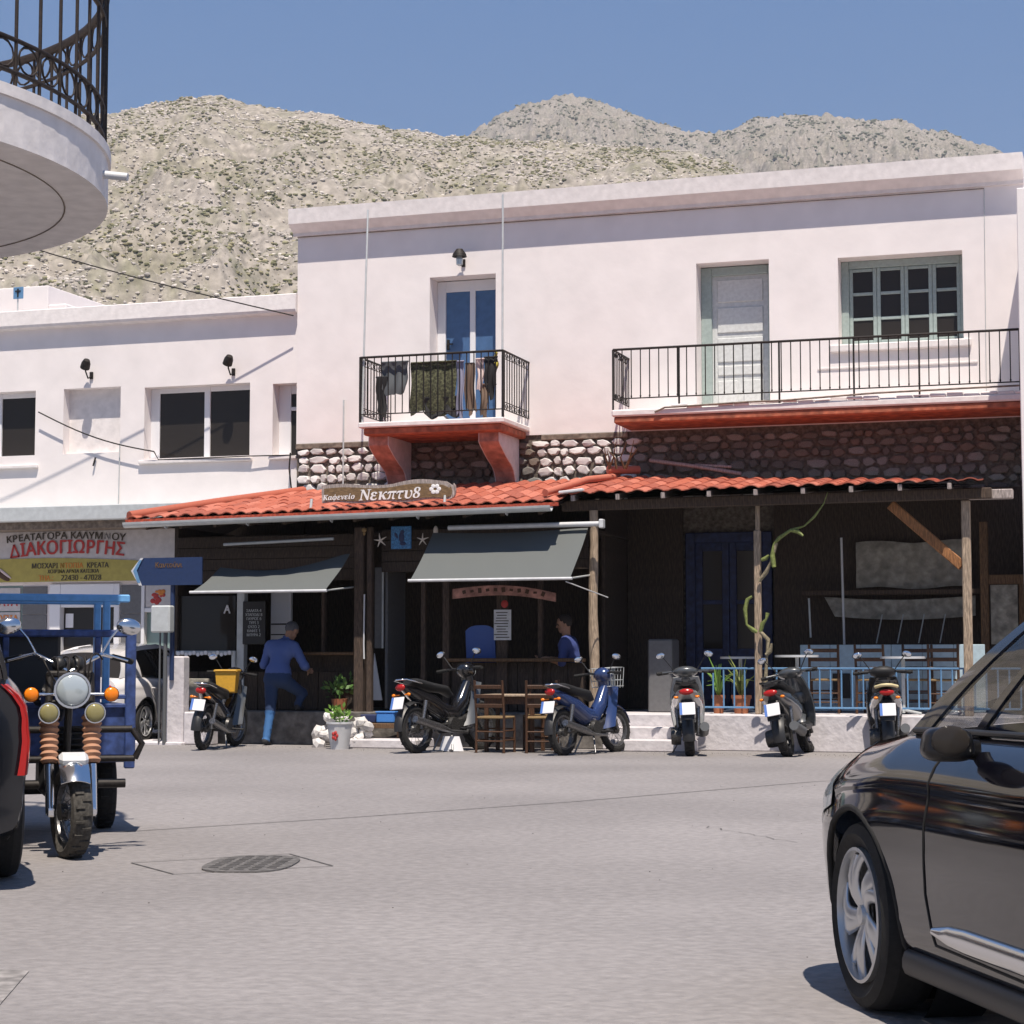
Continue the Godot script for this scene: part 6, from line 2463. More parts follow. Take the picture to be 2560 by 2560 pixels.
func make_moped(t: Node3D, paint, shield, seat_mat, extra: String):
	wheel(t, Vector3(-.60, .285, 0), .285, .085, "spoke", 1.0)
	wheel(t, Vector3(.62, .285, 0), .285, .075, "spoke", 1.0, Transform3D.IDENTITY, null, -.12, "front_wheel")
	# frame, rear body, tail
	var m = MB.new()
	m.tube([Vector3(.44, .86, 0), Vector3(.30, .62, 0), Vector3(.12, .46, 0), Vector3(-.10, .48, 0), Vector3(-.34, .60, 0), Vector3(-.62, .72, 0), Vector3(-.80, .80, 0)], [Vector2(.07, .06), Vector2(.085, .09), Vector2(.09, .10), Vector2(.11, .13), Vector2(.12, .13), Vector2(.095, .085), Vector2(.05, .035)], 12, true, false, Vector3(0, 0, 1))
	obj("body", m, paint, t)
	m = MB.new()
	m.tube([Vector3(.08, .68, 0), Vector3(-.05, .76, 0), Vector3(-.30, .79, 0), Vector3(-.58, .85, 0), Vector3(-.68, .86, 0)], [Vector2(.06, .03), Vector2(.11, .05), Vector2(.13, .055), Vector2(.12, .05), Vector2(.08, .03)], 12, true, false, Vector3(0, 0, 1))
	obj("seat", m, seat_mat, t)
	for s in [-1.0, 1.0]:
		m = MB.new()
		m.sheet(func(u, v):
			var y = lerp(.30, .86, v)
			var x = lerp(.24, .44, v) + .15 * u - .10 * u * sin(PI * v) * .5
			return Vector3(x + .05 * sin(PI * v) - .05 * u * u, y + .06 * u * (.5 - v), s * (.06 + .13 * u * (1.0 - .35 * v))), 6, 10, .008)
		obj("leg_shield", m, shield, t)
		m = MB.new()
		m.tube([Vector3(.60, .285, s * .06), Vector3(.52, .55, s * .055), Vector3(.45, .80, s * .05)], [.018, .022, .022], 8)
		obj("fork", m, M.steel, t)
		m = MB.new()
		m.tube([Vector3(-.60, .285, s * .10), Vector3(-.50, .62, s * .11)], [.02, .028], 8)
		obj("shock", m, M.steel, t)
		m = MB.new()
		m.tube([Vector3(-.60, .285, s * .075), Vector3(-.05, .33, s * .07)], .02, 6)
		obj("swing_arm", m, M.engine, t)
		m = MB.new()
		m.ell(Vector3(-.82, .70, s * .12), Vector3(.02, .02, .028), Basis.IDENTITY, 8, 6)
		m.tube([Vector3(-.80, .70, s * .04), Vector3(-.82, .70, s * .11)], .01, 5)
		obj("turn_signal", m, M.lamp_orange, t)
		m = MB.new()
		m.tube([Vector3(.10, .27, s * .06), Vector3(.10, .27, s * .30)], .015, 6)
		obj("foot_peg", m, M.black_plastic, t)
	# engine and chain guard, exhaust
	m = MB.new()
	m.box(Vector3(.06, .33, 0), Vector3(.34, .17, .20), Basis(Vector3(0, 0, 1), .1), .04)
	m.tube([Vector3(.16, .36, 0), Vector3(.36, .40, 0)], [.075, .065], 10)
	m.lathe([Vector2(.001, -.14), Vector2(.09, -.14), Vector2(.10, -.10), Vector2(.10, .10), Vector2(.09, .14), Vector2(.001, .14)], Vector3(.0, .32, 0), Basis(Vector3(1, 0, 0), PI / 2), 18)
	obj("engine", m, M.engine, t)
	m = MB.new()
	m.tube([Vector3(.34, .34, .08), Vector3(.22, .22, .13), Vector3(-.12, .24, .16), Vector3(-.36, .30, .17), Vector3(-.80, .40, .18)], [.018, .018, .022, .045, .042], 10)
	obj("exhaust", m, M.steel, t)
	m = MB.new()
	m.tube([Vector3(-.62, .32, -.10), Vector3(-.02, .36, -.10)], [Vector2(.012, .055), Vector2(.012, .065)], 8, true, false, Vector3(0, 0, 1))
	obj("chain_guard", m, M.black_plastic, t)
	obj("rear_fender", arc_fender(Vector3(-.60, .285, 0), .345, .13, PI * .35, PI * 1.02), M.black_plastic, t)
	obj("front_fender", arc_fender(Vector3(.62, .285, 0), .335, .12, PI * .08, PI * .78), shield, t)
	# handlebar, cover, headlight
	m = MB.new()
	m.tube([Vector3(.30, 1.0, -.34), Vector3(.36, 1.02, -.16), Vector3(.38, 1.0, 0), Vector3(.36, 1.02, .16), Vector3(.30, 1.0, .34)], .014, 6)
	obj("handlebar", m, M.black_plastic, t)
	for s in [-1.0, 1.0]:
		m = MB.new()
		m.tube([Vector3(.33, 1.01, s * .23), Vector3(.295, 1.0, s * .36)], .020, 8)
		m.tube([Vector3(.37, 1.0, s * .20), Vector3(.36, .99, s * .34)], .007, 5)
		obj("grip", m, M.rubber, t)
	m = MB.new()
	m.ell(Vector3(.42, .99, 0), Vector3(.12, .10, .13), Basis(Vector3(0, 0, 1), -.4), 14, 8)
	m.tube([Vector3(.43, .95, 0), Vector3(.47, .78, 0), Vector3(.50, .60, 0)], [Vector2(.09, .07), Vector2(.10, .07), Vector2(.08, .05)], 12, true, false, Vector3(0, 0, 1))
	obj("front_cowl", m, paint, t)
	m = MB.new()
	m.ell(Vector3(.515, .96, 0), Vector3(.03, .06, .085), Basis(Vector3(0, 0, 1), -.4), 12, 7)
	obj("headlight", m, M.lamp_glass, t)
	mirrors(t, .34, 1.02, .26)
	# tail
	m = MB.new()
	m.ell(Vector3(-.83, .79, 0), Vector3(.035, .045, .075), Basis.IDENTITY, 12, 7)
	obj("tail_light", m, M.lamp_red, t)
	m = MB.new()
	m.tube([Vector3(-.55, .83, -.11), Vector3(-.82, .88, -.10), Vector3(-.88, .88, 0), Vector3(-.82, .88, .10), Vector3(-.55, .83, .11)], .011, 6)
	obj("grab_rail", m, M.chrome, t)
	number_plate(t, Vector3(-.90, .60, 0), -.35)
	m = MB.new()
	m.tube([Vector3(-.02, .24, -.08), Vector3(-.12, .01, -.16)], .012, 6)
	m.tube([Vector3(-.02, .24, .08), Vector3(-.12, .01, .16)], .012, 6)
	m.tube([Vector3(-.12, .012, -.16), Vector3(-.12, .012, .16)], .012, 6)
	obj("stand", m, M.steel, t)
	if extra == "basket":
		m = MB.new()
		for k in 9:
			var q = -.16 + .04 * k
			m.tube([Vector3(.62, .82, q), Vector3(.64, 1.08, q * 1.15)], .005, 4, false)
			m.tube([Vector3(.40, .84, q), Vector3(.38, 1.08, q * 1.15)], .005, 4, false)
		for y in [.84, .92, 1.0, 1.08]:
			m.tube([Vector3(.40, y, -.17), Vector3(.63, y, -.17), Vector3(.63, y, .17), Vector3(.40, y, .17)], .005, 4, false, true)
		obj("wire_basket", m, M.metal_grey, t)

func make_scooter(t: Node3D, paint, accent, band: bool):
	wheel(t, Vector3(-.60, .245, 0), .245, .125, "scooter", 1.0)
	wheel(t, Vector3(.66, .24, 0), .24, .115, "scooter", 1.0, Transform3D.IDENTITY, null, -.1, "front_wheel")
	var m = MB.new()
	m.tube([Vector3(.02, .52, 0), Vector3(-.12, .56, 0), Vector3(-.35, .63, 0), Vector3(-.60, .70, 0), Vector3(-.80, .76, 0), Vector3(-.90, .80, 0)], [Vector2(.15, .14), Vector2(.19, .18), Vector2(.205, .16), Vector2(.19, .13), Vector2(.14, .085), Vector2(.06, .035)], 16, true, false, Vector3(0, 0, 1))
	obj("rear_body", m, paint, t)
	m = MB.new()
	m.tube([Vector3(.06, .76, 0), Vector3(-.12, .79, 0), Vector3(-.38, .81, 0), Vector3(-.55, .87, 0), Vector3(-.74, .90, 0), Vector3(-.82, .89, 0)], [Vector2(.08, .04), Vector2(.15, .05), Vector2(.165, .055), Vector2(.15, .05), Vector2(.13, .045), Vector2(.07, .025)], 14, true, false, Vector3(0, 0, 1))
	obj("seat", m, M.seat_black, t)
	m = MB.new()
	m.box(Vector3(.20, .34, 0), Vector3(.46, .10, .34), Basis.IDENTITY, .035)
	obj("floorboard", m, M.black_plastic, t)
	m = MB.new()
	m.sheet(func(u, v):
		var q = (u - .5) * 2.0
		var w = .21 * (1.0 - .35 * pow(abs(v - .45) * 1.6, 2.0))
		return Vector3(lerp(.44, .56, 1.0 - v) + .02 - .12 * q * q + .07 * sin(PI * v), lerp(.32, .96, v), q * w), 12, 12, .02)
	obj("leg_shield", m, paint, t)
	m = MB.new()
	m.ell(Vector3(.58, .72, 0), Vector3(.09, .13, .14), Basis(Vector3(0, 0, 1), .3), 14, 8)
	obj("front_nose", m, accent, t)
	obj("front_fender", arc_fender(Vector3(.66, .24, 0), .295, .16, PI * .02, PI * .85), paint, t)
	for s in [-1.0, 1.0]:
		m = MB.new()
		m.tube([Vector3(.66, .24, s * .085), Vector3(.60, .42, s * .075), Vector3(.54, .62, s * .05)], .024, 8)
		obj("fork", m, M.engine, t)
		m = MB.new()
		m.tube([Vector3(-.60, .26, s * .12), Vector3(-.54, .60, s * .13)], [.022, .03], 8)
		obj("shock", m, M.steel, t)
		m = MB.new()
		m.ell(Vector3(-.86, .73, s * .13), Vector3(.025, .018, .03), Basis.IDENTITY, 8, 6)
		obj("turn_signal", m, M.lamp_orange, t)
		m = MB.new()
		m.tube([Vector3(-.62, .90, s * .12), Vector3(-.86, .93, s * .11), Vector3(-.92, .92, s * .04)], .014, 6)
		obj("grab_rail", m, M.black_plastic, t)
		m = MB.new()
		m.tube([Vector3(.42, 1.03, s * .22), Vector3(.385, 1.02, s * .37)], .021, 8)
		m.tube([Vector3(.46, 1.02, s * .18), Vector3(.45, 1.0, s * .35)], .007, 5)
		obj("grip", m, M.rubber, t)
	m = MB.new()
	m.box(Vector3(-.36, .27, -.14), Vector3(.62, .16, .10), Basis(Vector3(0, 0, 1), -.04), .04)
	m.lathe([Vector2(.001, -.06), Vector2(.10, -.06), Vector2(.11, -.02), Vector2(.11, .06)], Vector3(-.58, .25, -.16), Basis(Vector3(1, 0, 0), PI / 2), 18)
	obj("transmission", m, M.engine, t)
	m = MB.new()
	m.tube([Vector3(-.10, .24, .10), Vector3(-.28, .24, .17), Vector3(-.40, .28, .19), Vector3(-.86, .36, .20)], [.02, .03, .062, .058], 12)
	obj("muffler", m, M.grey_plastic, t)
	m = MB.new()
	m.tube([Vector3(.38, 1.03, -.30), Vector3(.46, 1.04, -.12), Vector3(.48, 1.03, 0), Vector3(.46, 1.04, .12), Vector3(.38, 1.03, .30)], .016, 6)
	m.ell(Vector3(.48, 1.03, 0), Vector3(.11, .075, .17), Basis(Vector3(0, 0, 1), -.3), 14, 8)
	m.tube([Vector3(.50, .98, 0), Vector3(.54, .80, 0)], [Vector2(.10, .06), Vector2(.13, .08)], 12, true, false, Vector3(0, 0, 1))
	obj("handlebar_cover", m, accent, t)
	mirrors(t, .42, 1.06, .28)
	m = MB.new()
	m.ell(Vector3(-.905, .795, 0), Vector3(.035, .04, .09), Basis.IDENTITY, 12, 7)
	obj("tail_light", m, M.lamp_red, t)
	obj("rear_fender", arc_fender(Vector3(-.60, .245, 0), .31, .15, PI * .45, PI * 1.06), M.black_plastic, t)
	m = MB.new()
	m.tube([Vector3(-.82, .70, 0), Vector3(-.93, .58, 0), Vector3(-.98, .46, 0)], [Vector2(.07, .025), Vector2(.09, .012), Vector2(.08, .01)], 8, true, false, Vector3(0, 0, 1))
	obj("plate_bracket", m, M.black_plastic, t)
	number_plate(t, Vector3(-.985, .59, 0), -.30)
	m = MB.new()
	m.tube([Vector3(-.10, .24, -.09), Vector3(-.02, .02, -.22)], .012, 6)
	obj("side_stand", m, M.steel, t)
	if band:
		m = MB.new()
		m.tube([Vector3(-.84, .86, -.13), Vector3(-.93, .88, -.06), Vector3(-.95, .885, 0), Vector3(-.93, .88, .06), Vector3(-.84, .86, .13)], .020, 8)
		obj("cream_band", m, M.band_cream, t)

func pose(t: Node3D, x: float, z: float, right_of_north: float, lean := 0.0):
	var a = deg_to_rad(right_of_north)
	t.position = Vector3(x, 0, z)
	t.basis = Basis(Vector3.UP, PI / 2 - a) * Basis(Vector3(1, 0, 0), deg_to_rad(lean))

func build_vehicles():
	var g = "motorbikes parked in front of the cafe"
	# large black car at the right
	var glass = StandardMaterial3D.new()
	glass.albedo_color = Color(.03, .035, .04, .42)
	glass.transparency = BaseMaterial3D.TRANSPARENCY_ALPHA
	glass.roughness = .03
	glass.cull_mode = BaseMaterial3D.CULL_DISABLED
	var dark = M.dark_glass
	var t = thing("black_car", "glossy black car cut off by the right edge in the foreground", "car", Vector3(.385, 0, -5.93), heading(-.465, -.885))
	make_car(t, M.car_black, glass, Vector3(1, 1, 1), -.03, true, "box")
	t = thing("navy_car", "dark car at the left edge with a tall narrow red tail lamp", "car", Vector3(-7.435, 0, -9.86), heading(-.62, -.78))
	make_car(t, M.car_navy, dark, Vector3(1.1, 1.12, 1.05), 0, false, "tall")
	t = thing("white_car", "small white car parked nose-in at the meat shop behind the tricycle", "car", Vector3(-14.72, 0, -26.55), heading(0, -1))
	make_car(t, M.car_white, dark, Vector3(.82, .97, .93), 0, false, "box")
	# mopeds
	t = thing("small_moped", "small dark moped with a yellow crate on its seat", "moped", Vector3.ZERO, 0, g)
	make_moped(t, M.moto_black, M.moto_grey, M.seat_black, "")
	pose(t, -12.02, -24.05, -6, 4)
	var b = thing("yellow_crate", "yellow plastic crate strapped on the small moped at left", "crate", Vector3(-11.95, .74, -24.15), .3)
	var m = mb()
	var ol = func(s, y): return [Vector3(-.15 * s, y, -.17 * s), Vector3(.15 * s, y, -.17 * s), Vector3(.15 * s, y, .17 * s), Vector3(-.15 * s, y, .17 * s)]
	for q in [[.78, 0.0, .95, .30], [.90, .02, .76, .02]]:
		var lo = ol.call(q[0], q[1])
		var hi = ol.call(q[2], q[3])
		for k in 4:
			var e = (lo[(k + 1) % 4] - lo[k]).cross(Vector3.UP).normalized()
			m.quad(lo[k], lo[(k + 1) % 4], hi[(k + 1) % 4], hi[k], -e)
	m.box(Vector3(0, .01, 0), Vector3(.23, .02, .26))
	obj("crate_body", m, M.box_yellow, b)
	m = mb()
	for k in 4:
		var hi = ol.call(.98, .30)
		m.tube([hi[k], hi[(k + 1) % 4]], .016, 6)
	obj("rim", m, M.box_yellow, b)
	t = thing("black_moped", "black moped with red tail light beside the wooden table", "moped", Vector3.ZERO, 0, g)
	make_moped(t, M.moto_black, M.moto_grey, M.seat_black, "")
	pose(t, -8.73, -24.08, 20, -5)
	t.scale = Vector3.ONE * 1.06
	t = thing("blue_moped", "blue moped with pale leg shield right of the wooden table", "moped", Vector3.ZERO, 0, g)
	make_moped(t, M.moto_blue, M.moto_blue, M.seat_black, "basket")
	pose(t, -6.82, -24.05, 17, -4)
	t = thing("silver_scooter", "silver scooter seen from behind at the terrace steps", "scooter", Vector3.ZERO, 0, g)
	make_scooter(t, M.moto_silver, M.moto_grey, false)
	pose(t, -5.62, -24.45, -13, -3)
	t = thing("leaning_scooter", "dark scooter leaning left before the blue railing", "scooter", Vector3.ZERO, 0, g)
	make_scooter(t, M.moto_grey, M.moto_grey, false)
	pose(t, -4.27, -24.62, 2, -11)
	t = thing("black_scooter", "black scooter with cream band partly hidden by the black car", "scooter", Vector3.ZERO, 0, g)
	make_scooter(t, M.moto_black, M.seat_black, true)
	pose(t, -3.18, -24.75, -9, -2)
	build_tricycle()

func build_tricycle():
	var t = thing("cargo_tricycle", "old cargo tricycle with round headlight, rubber fork boots and blue load bed", "tricycle", Vector3(-6.79, 0, -11.24), heading(.59, .81))
	# front wheel at local x = +1.2
	wheel(t, Vector3(1.15, .27, 0), .27, .13, "spoke", 1.0, Transform3D.IDENTITY, M.tyre_dusty, .18, "front_wheel")
	for s in [-1.0, 1.0]:
		wheel(t, Vector3(-.95, .27, s * .42), .27, .13, "spoke", s, Transform3D.IDENTITY, M.rubber)
		var m = MB.new()
		m.tube([Vector3(1.17, .26, s * .125), Vector3(1.08, .52, s * .125), Vector3(1.04, .66, s * .125)], [.026, .028, .026], 10)
		m.box(Vector3(1.17, .27, s * .12), Vector3(.07, .05, .05), Basis.IDENTITY, .01)
		obj("fork_leg", m, M.chrome, t)
		m = MB.new()
		var pr = []
		for k in 17:
			pr.append(Vector2(.040 + .013 * (k % 2) + .010 * (k / 16.0), k * .0185))
		m.lathe(pr, Vector3(1.075, .55, s * .125), Basis(Vector3(0, 0, 1), .24), 16)
		obj("rubber_boot", m, M.gaiter, t)
		m = MB.new()
		m.tube([Vector3(.99, .86, s * .125), Vector3(.93, 1.08, s * .12)], .024, 8)
		obj("upper_fork", m, M.iron, t)
		m = MB.new()                                      # small yellowish driving lamps
		m.lathe([Vector2(.001, -.06), Vector2(.035, -.05), Vector2(.060, .0), Vector2(.063, .02), Vector2(.056, .02)], Vector3(1.09, .85, s * .135), Basis(Vector3(0, 0, 1), -PI / 2), 18)
		var l = obj("driving_lamp", m, M.chrome, t)
		m = MB.new()
		m.ell(Vector3(1.108, .85, s * .135), Vector3(.020, .055, .055), Basis.IDENTITY, 14, 8)
		obj("lens", m, M.lamp_yellow, l)
		m = MB.new()
		m.tube([Vector3(1.02, .96, s * .05), Vector3(1.03, .96, s * .20)], .010, 6)
		m.lathe([Vector2(.001, -.05), Vector2(.035, -.04), Vector2(.046, .0), Vector2(.046, .012)], Vector3(1.05, .96, s * .235), Basis(Vector3(0, 0, 1), -PI / 2), 14)
		var ts = obj("turn_signal", m, M.chrome, t)
		m = MB.new()
		m.ell(Vector3(1.062, .96, s * .235), Vector3(.02, .043, .043), Basis.IDENTITY, 12, 7)
		obj("lens", m, M.lamp_orange, ts)
		# handlebar half, lever, mirror
		m = MB.new()
		m.tube([Vector3(.90, 1.09, 0), Vector3(.88, 1.15, s * .10), Vector3(.82, 1.20, s * .20), Vector3(.72, 1.17, s * .34)], .013, 7)
		obj("handlebar", m, M.chrome, t)
		m = MB.new()
		m.tube([Vector3(.77, 1.185, s * .27), Vector3(.68, 1.155, s * .40)], .019, 8)
		obj("grip", m, M.rubber, t)
		m = MB.new()
		m.tube([Vector3(.84, 1.20, s * .22), Vector3(.80, 1.16, s * .36)], .007, 5)
		obj("lever", m, M.chrome, t)
		m = MB.new()
		m.tube([Vector3(.84, 1.21, s * .20), Vector3(.84, 1.30, s * .25), Vector3(.82, 1.36, s * .30)], .007, 5)
		m.ell(Vector3(.83, 1.37, s * .36), Vector3(.028, .052, .078), Basis(Vector3(1, 0, 0), s * .15), 12, 8)
		obj("mirror", m, M.chrome, t)
	var m = MB.new()
	m.lathe([Vector2(.001, -.16), Vector2(.07, -.14), Vector2(.095, -.05), Vector2(.105, .03), Vector2(.109, .05), Vector2(.096, .05)], Vector3(1.06, .985, 0), Basis(Vector3(0, 0, 1), -PI / 2), 24)
	var hl = obj("headlight", m, M.chrome, t)
	m = MB.new()
	m.ell(Vector3(1.10, .985, 0), Vector3(.030, .096, .096), Basis.IDENTITY, 20, 10)
	obj("lens", m, M.lamp_glass, hl)
	m = MB.new()
	m.box(Vector3(.97, .90, 0), Vector3(.06, .05, .30), Basis.IDENTITY, .015)
	m.box(Vector3(.93, 1.08, 0), Vector3(.06, .04, .28), Basis.IDENTITY, .012)
	obj("fork_yoke", m, M.iron, t)
	m = MB.new()
	m.ell(Vector3(.87, 1.14, -.05), Vector3(.05, .05, .05), Basis.IDENTITY, 10, 6)
	m.ell(Vector3(.87, 1.14, .06), Vector3(.05, .05, .05), Basis.IDENTITY, 10, 6)
	obj("gauges", m, M.black_plastic, t)
	# cables looping over the headlight
	m = MB.new()
	for k in 6:
		var z = -.20 + k * .08
		var cp = []
		for i in 13:
			var u = i / 12.0
			cp.append(Vector3(lerp(.86, .94, u) + .11 * sin(PI * u), lerp(1.17, .96, u) + .10 * sin(PI * pow(u, .8)) * (1.0 - .08 * k), lerp(z, z * .25, u) + .02 * sin(u * 5.0 + k)))
		m.tube(cp, .006, 5)
	obj("cables", m, M.iron, t)
	var fd = arc_fender(Vector3(1.15, .27, 0), .335, .17, PI * .20, PI * .62)
	obj("fender", fd, M.chrome, t)
	m = MB.new()
	m.box(Vector3(1.24, .585, 0), Vector3(.10, .06, .17), Basis(Vector3(0, 0, 1), -.35), .02)
	obj("fender_crown", m, M.metal_white, t)
	# tank, seat, engine, frame
	m = MB.new()
	m.tube([Vector3(.82, .96, 0), Vector3(.62, .98, 0), Vector3(.34, .92, 0), Vector3(.18, .86, 0)], [Vector2(.08, .06), Vector2(.14, .10), Vector2(.13, .10), Vector2(.08, .06)], 14, true, false, Vector3(0, 0, 1))
	obj("tank", m, M.moto_black, t)
	m = MB.new()
	m.tube([Vector3(.26, .92, 0), Vector3(.0, .90, 0), Vector3(-.28, .94, 0)], [Vector2(.11, .05), Vector2(.15, .05), Vector2(.14, .05)], 12, true, false, Vector3(0, 0, 1))
	obj("seat", m, M.seat_black, t)
	m = MB.new()
	m.box(Vector3(.50, .46, 0), Vector3(.34, .28, .30), Basis.IDENTITY, .05)
	for k in 6:
		m.box(Vector3(.66, .56 + k * .035, 0), Vector3(.20, .014, .22), Basis(Vector3(0, 0, 1), .2), .004)
	m.tube([Vector3(.94, .98, 0), Vector3(.78, .60, 0), Vector3(.70, .28, 0), Vector3(.2, .26, 0), Vector3(-.9, .34, 0)], .024, 8)
	m.tube([Vector3(.90, .98, 0), Vector3(.3, .80, 0), Vector3(-.3, .80, 0)], .024, 8)
	obj("engine", m, M.alloy_dark, t)
	# engine guard bars sticking out to the sides
	for s in [-1.0, 1.0]:
		m = MB.new()
		m.tube([Vector3(.72, .74, s * .04), Vector3(.74, .74, s * .40)], .022, 8)
		m.tube([Vector3(.72, .56, s * .04), Vector3(.74, .56, s * .42)], .020, 8)
		m.tube([Vector3(.74, .74, s * .40), Vector3(.76, .65, s * .46), Vector3(.74, .56, s * .42)], .020, 8)
		m.tube([Vector3(.60, .40, s * .10), Vector3(.60, .40, s * .38)], .028, 8)
		obj("guard_bar", m, M.iron, t)
	m = MB.new()
	m.tube([Vector3(-.95, .27, -.5), Vector3(-.95, .27, .5)], .03, 8)
	obj("rear_axle", m, M.iron, t)
	# blue bed: front panel frame, box, overhead rack
	m = MB.new()
	for s in [-1.0, 1.0]:
		m.box(Vector3(-.36, .90, s * .52), Vector3(.05, .92, .07), Basis.IDENTITY, .008)
		m.box(Vector3(-.36, .92, s * .30), Vector3(.04, .80, .04), Basis.IDENTITY, .006)
	m.box(Vector3(-.36, 1.345, 0), Vector3(.05, .05, 1.10), Basis.IDENTITY, .01)
	for y in [.92, .86, .50]:
		m.box(Vector3(-.36, y, 0), Vector3(.04, .03, 1.0), Basis.IDENTITY, .006)
	var bed = obj("bed_front", m, M.trike_blue, t)
	m = MB.new()
	m.box(Vector3(-.38, .70, 0), Vector3(.02, .34, 1.0), Basis.IDENTITY, .004)
	obj("panel", m, M.trike_blue, bed)
	m = MB.new()
	m.bx(-1.6, -.4, .48, .53, -.55, .55, .01)
	for s in [-1.0, 1.0]:
		m.bx(-1.6, -.4, .53, .86, s * .55 - .015, s * .55 + .015, .004)
	m.bx(-1.62, -1.58, .53, .86, -.55, .55, .004)
	obj("bed", m, M.trike_blue, t)
	m = MB.new()
	m.box(Vector3(-.95, 1.60, 0), Vector3(.05, .055, 1.16), Basis.IDENTITY, .008)
	m.box(Vector3(-1.55, 1.60, 0), Vector3(.05, .055, 1.16), Basis.IDENTITY, .008)
	for s in [-1.0, 1.0]:
		m.box(Vector3(-.95, 1.22, s * .42), Vector3(.05, .72, .05), Basis.IDENTITY, .008)
		m.box(Vector3(-1.55, 1.22, s * .42), Vector3(.05, .72, .05), Basis.IDENTITY, .008)
	obj("rack", m, M.trike_lightblue, t)
	m = MB.new()
	m.box(Vector3(-.42, 1.13, .20), Vector3(.06, .42, .52), Basis.IDENTITY, .02)
	obj("black_backboard", m, M.seat_black, bed)
	m = MB.new()
	m.tube([Vector3(.5, .30, -.12), Vector3(-.1, .26, -.2), Vector3(-.5, .28, -.22)], [.02, .04, .04], 10)
	obj("exhaust", m, M.steel, t)

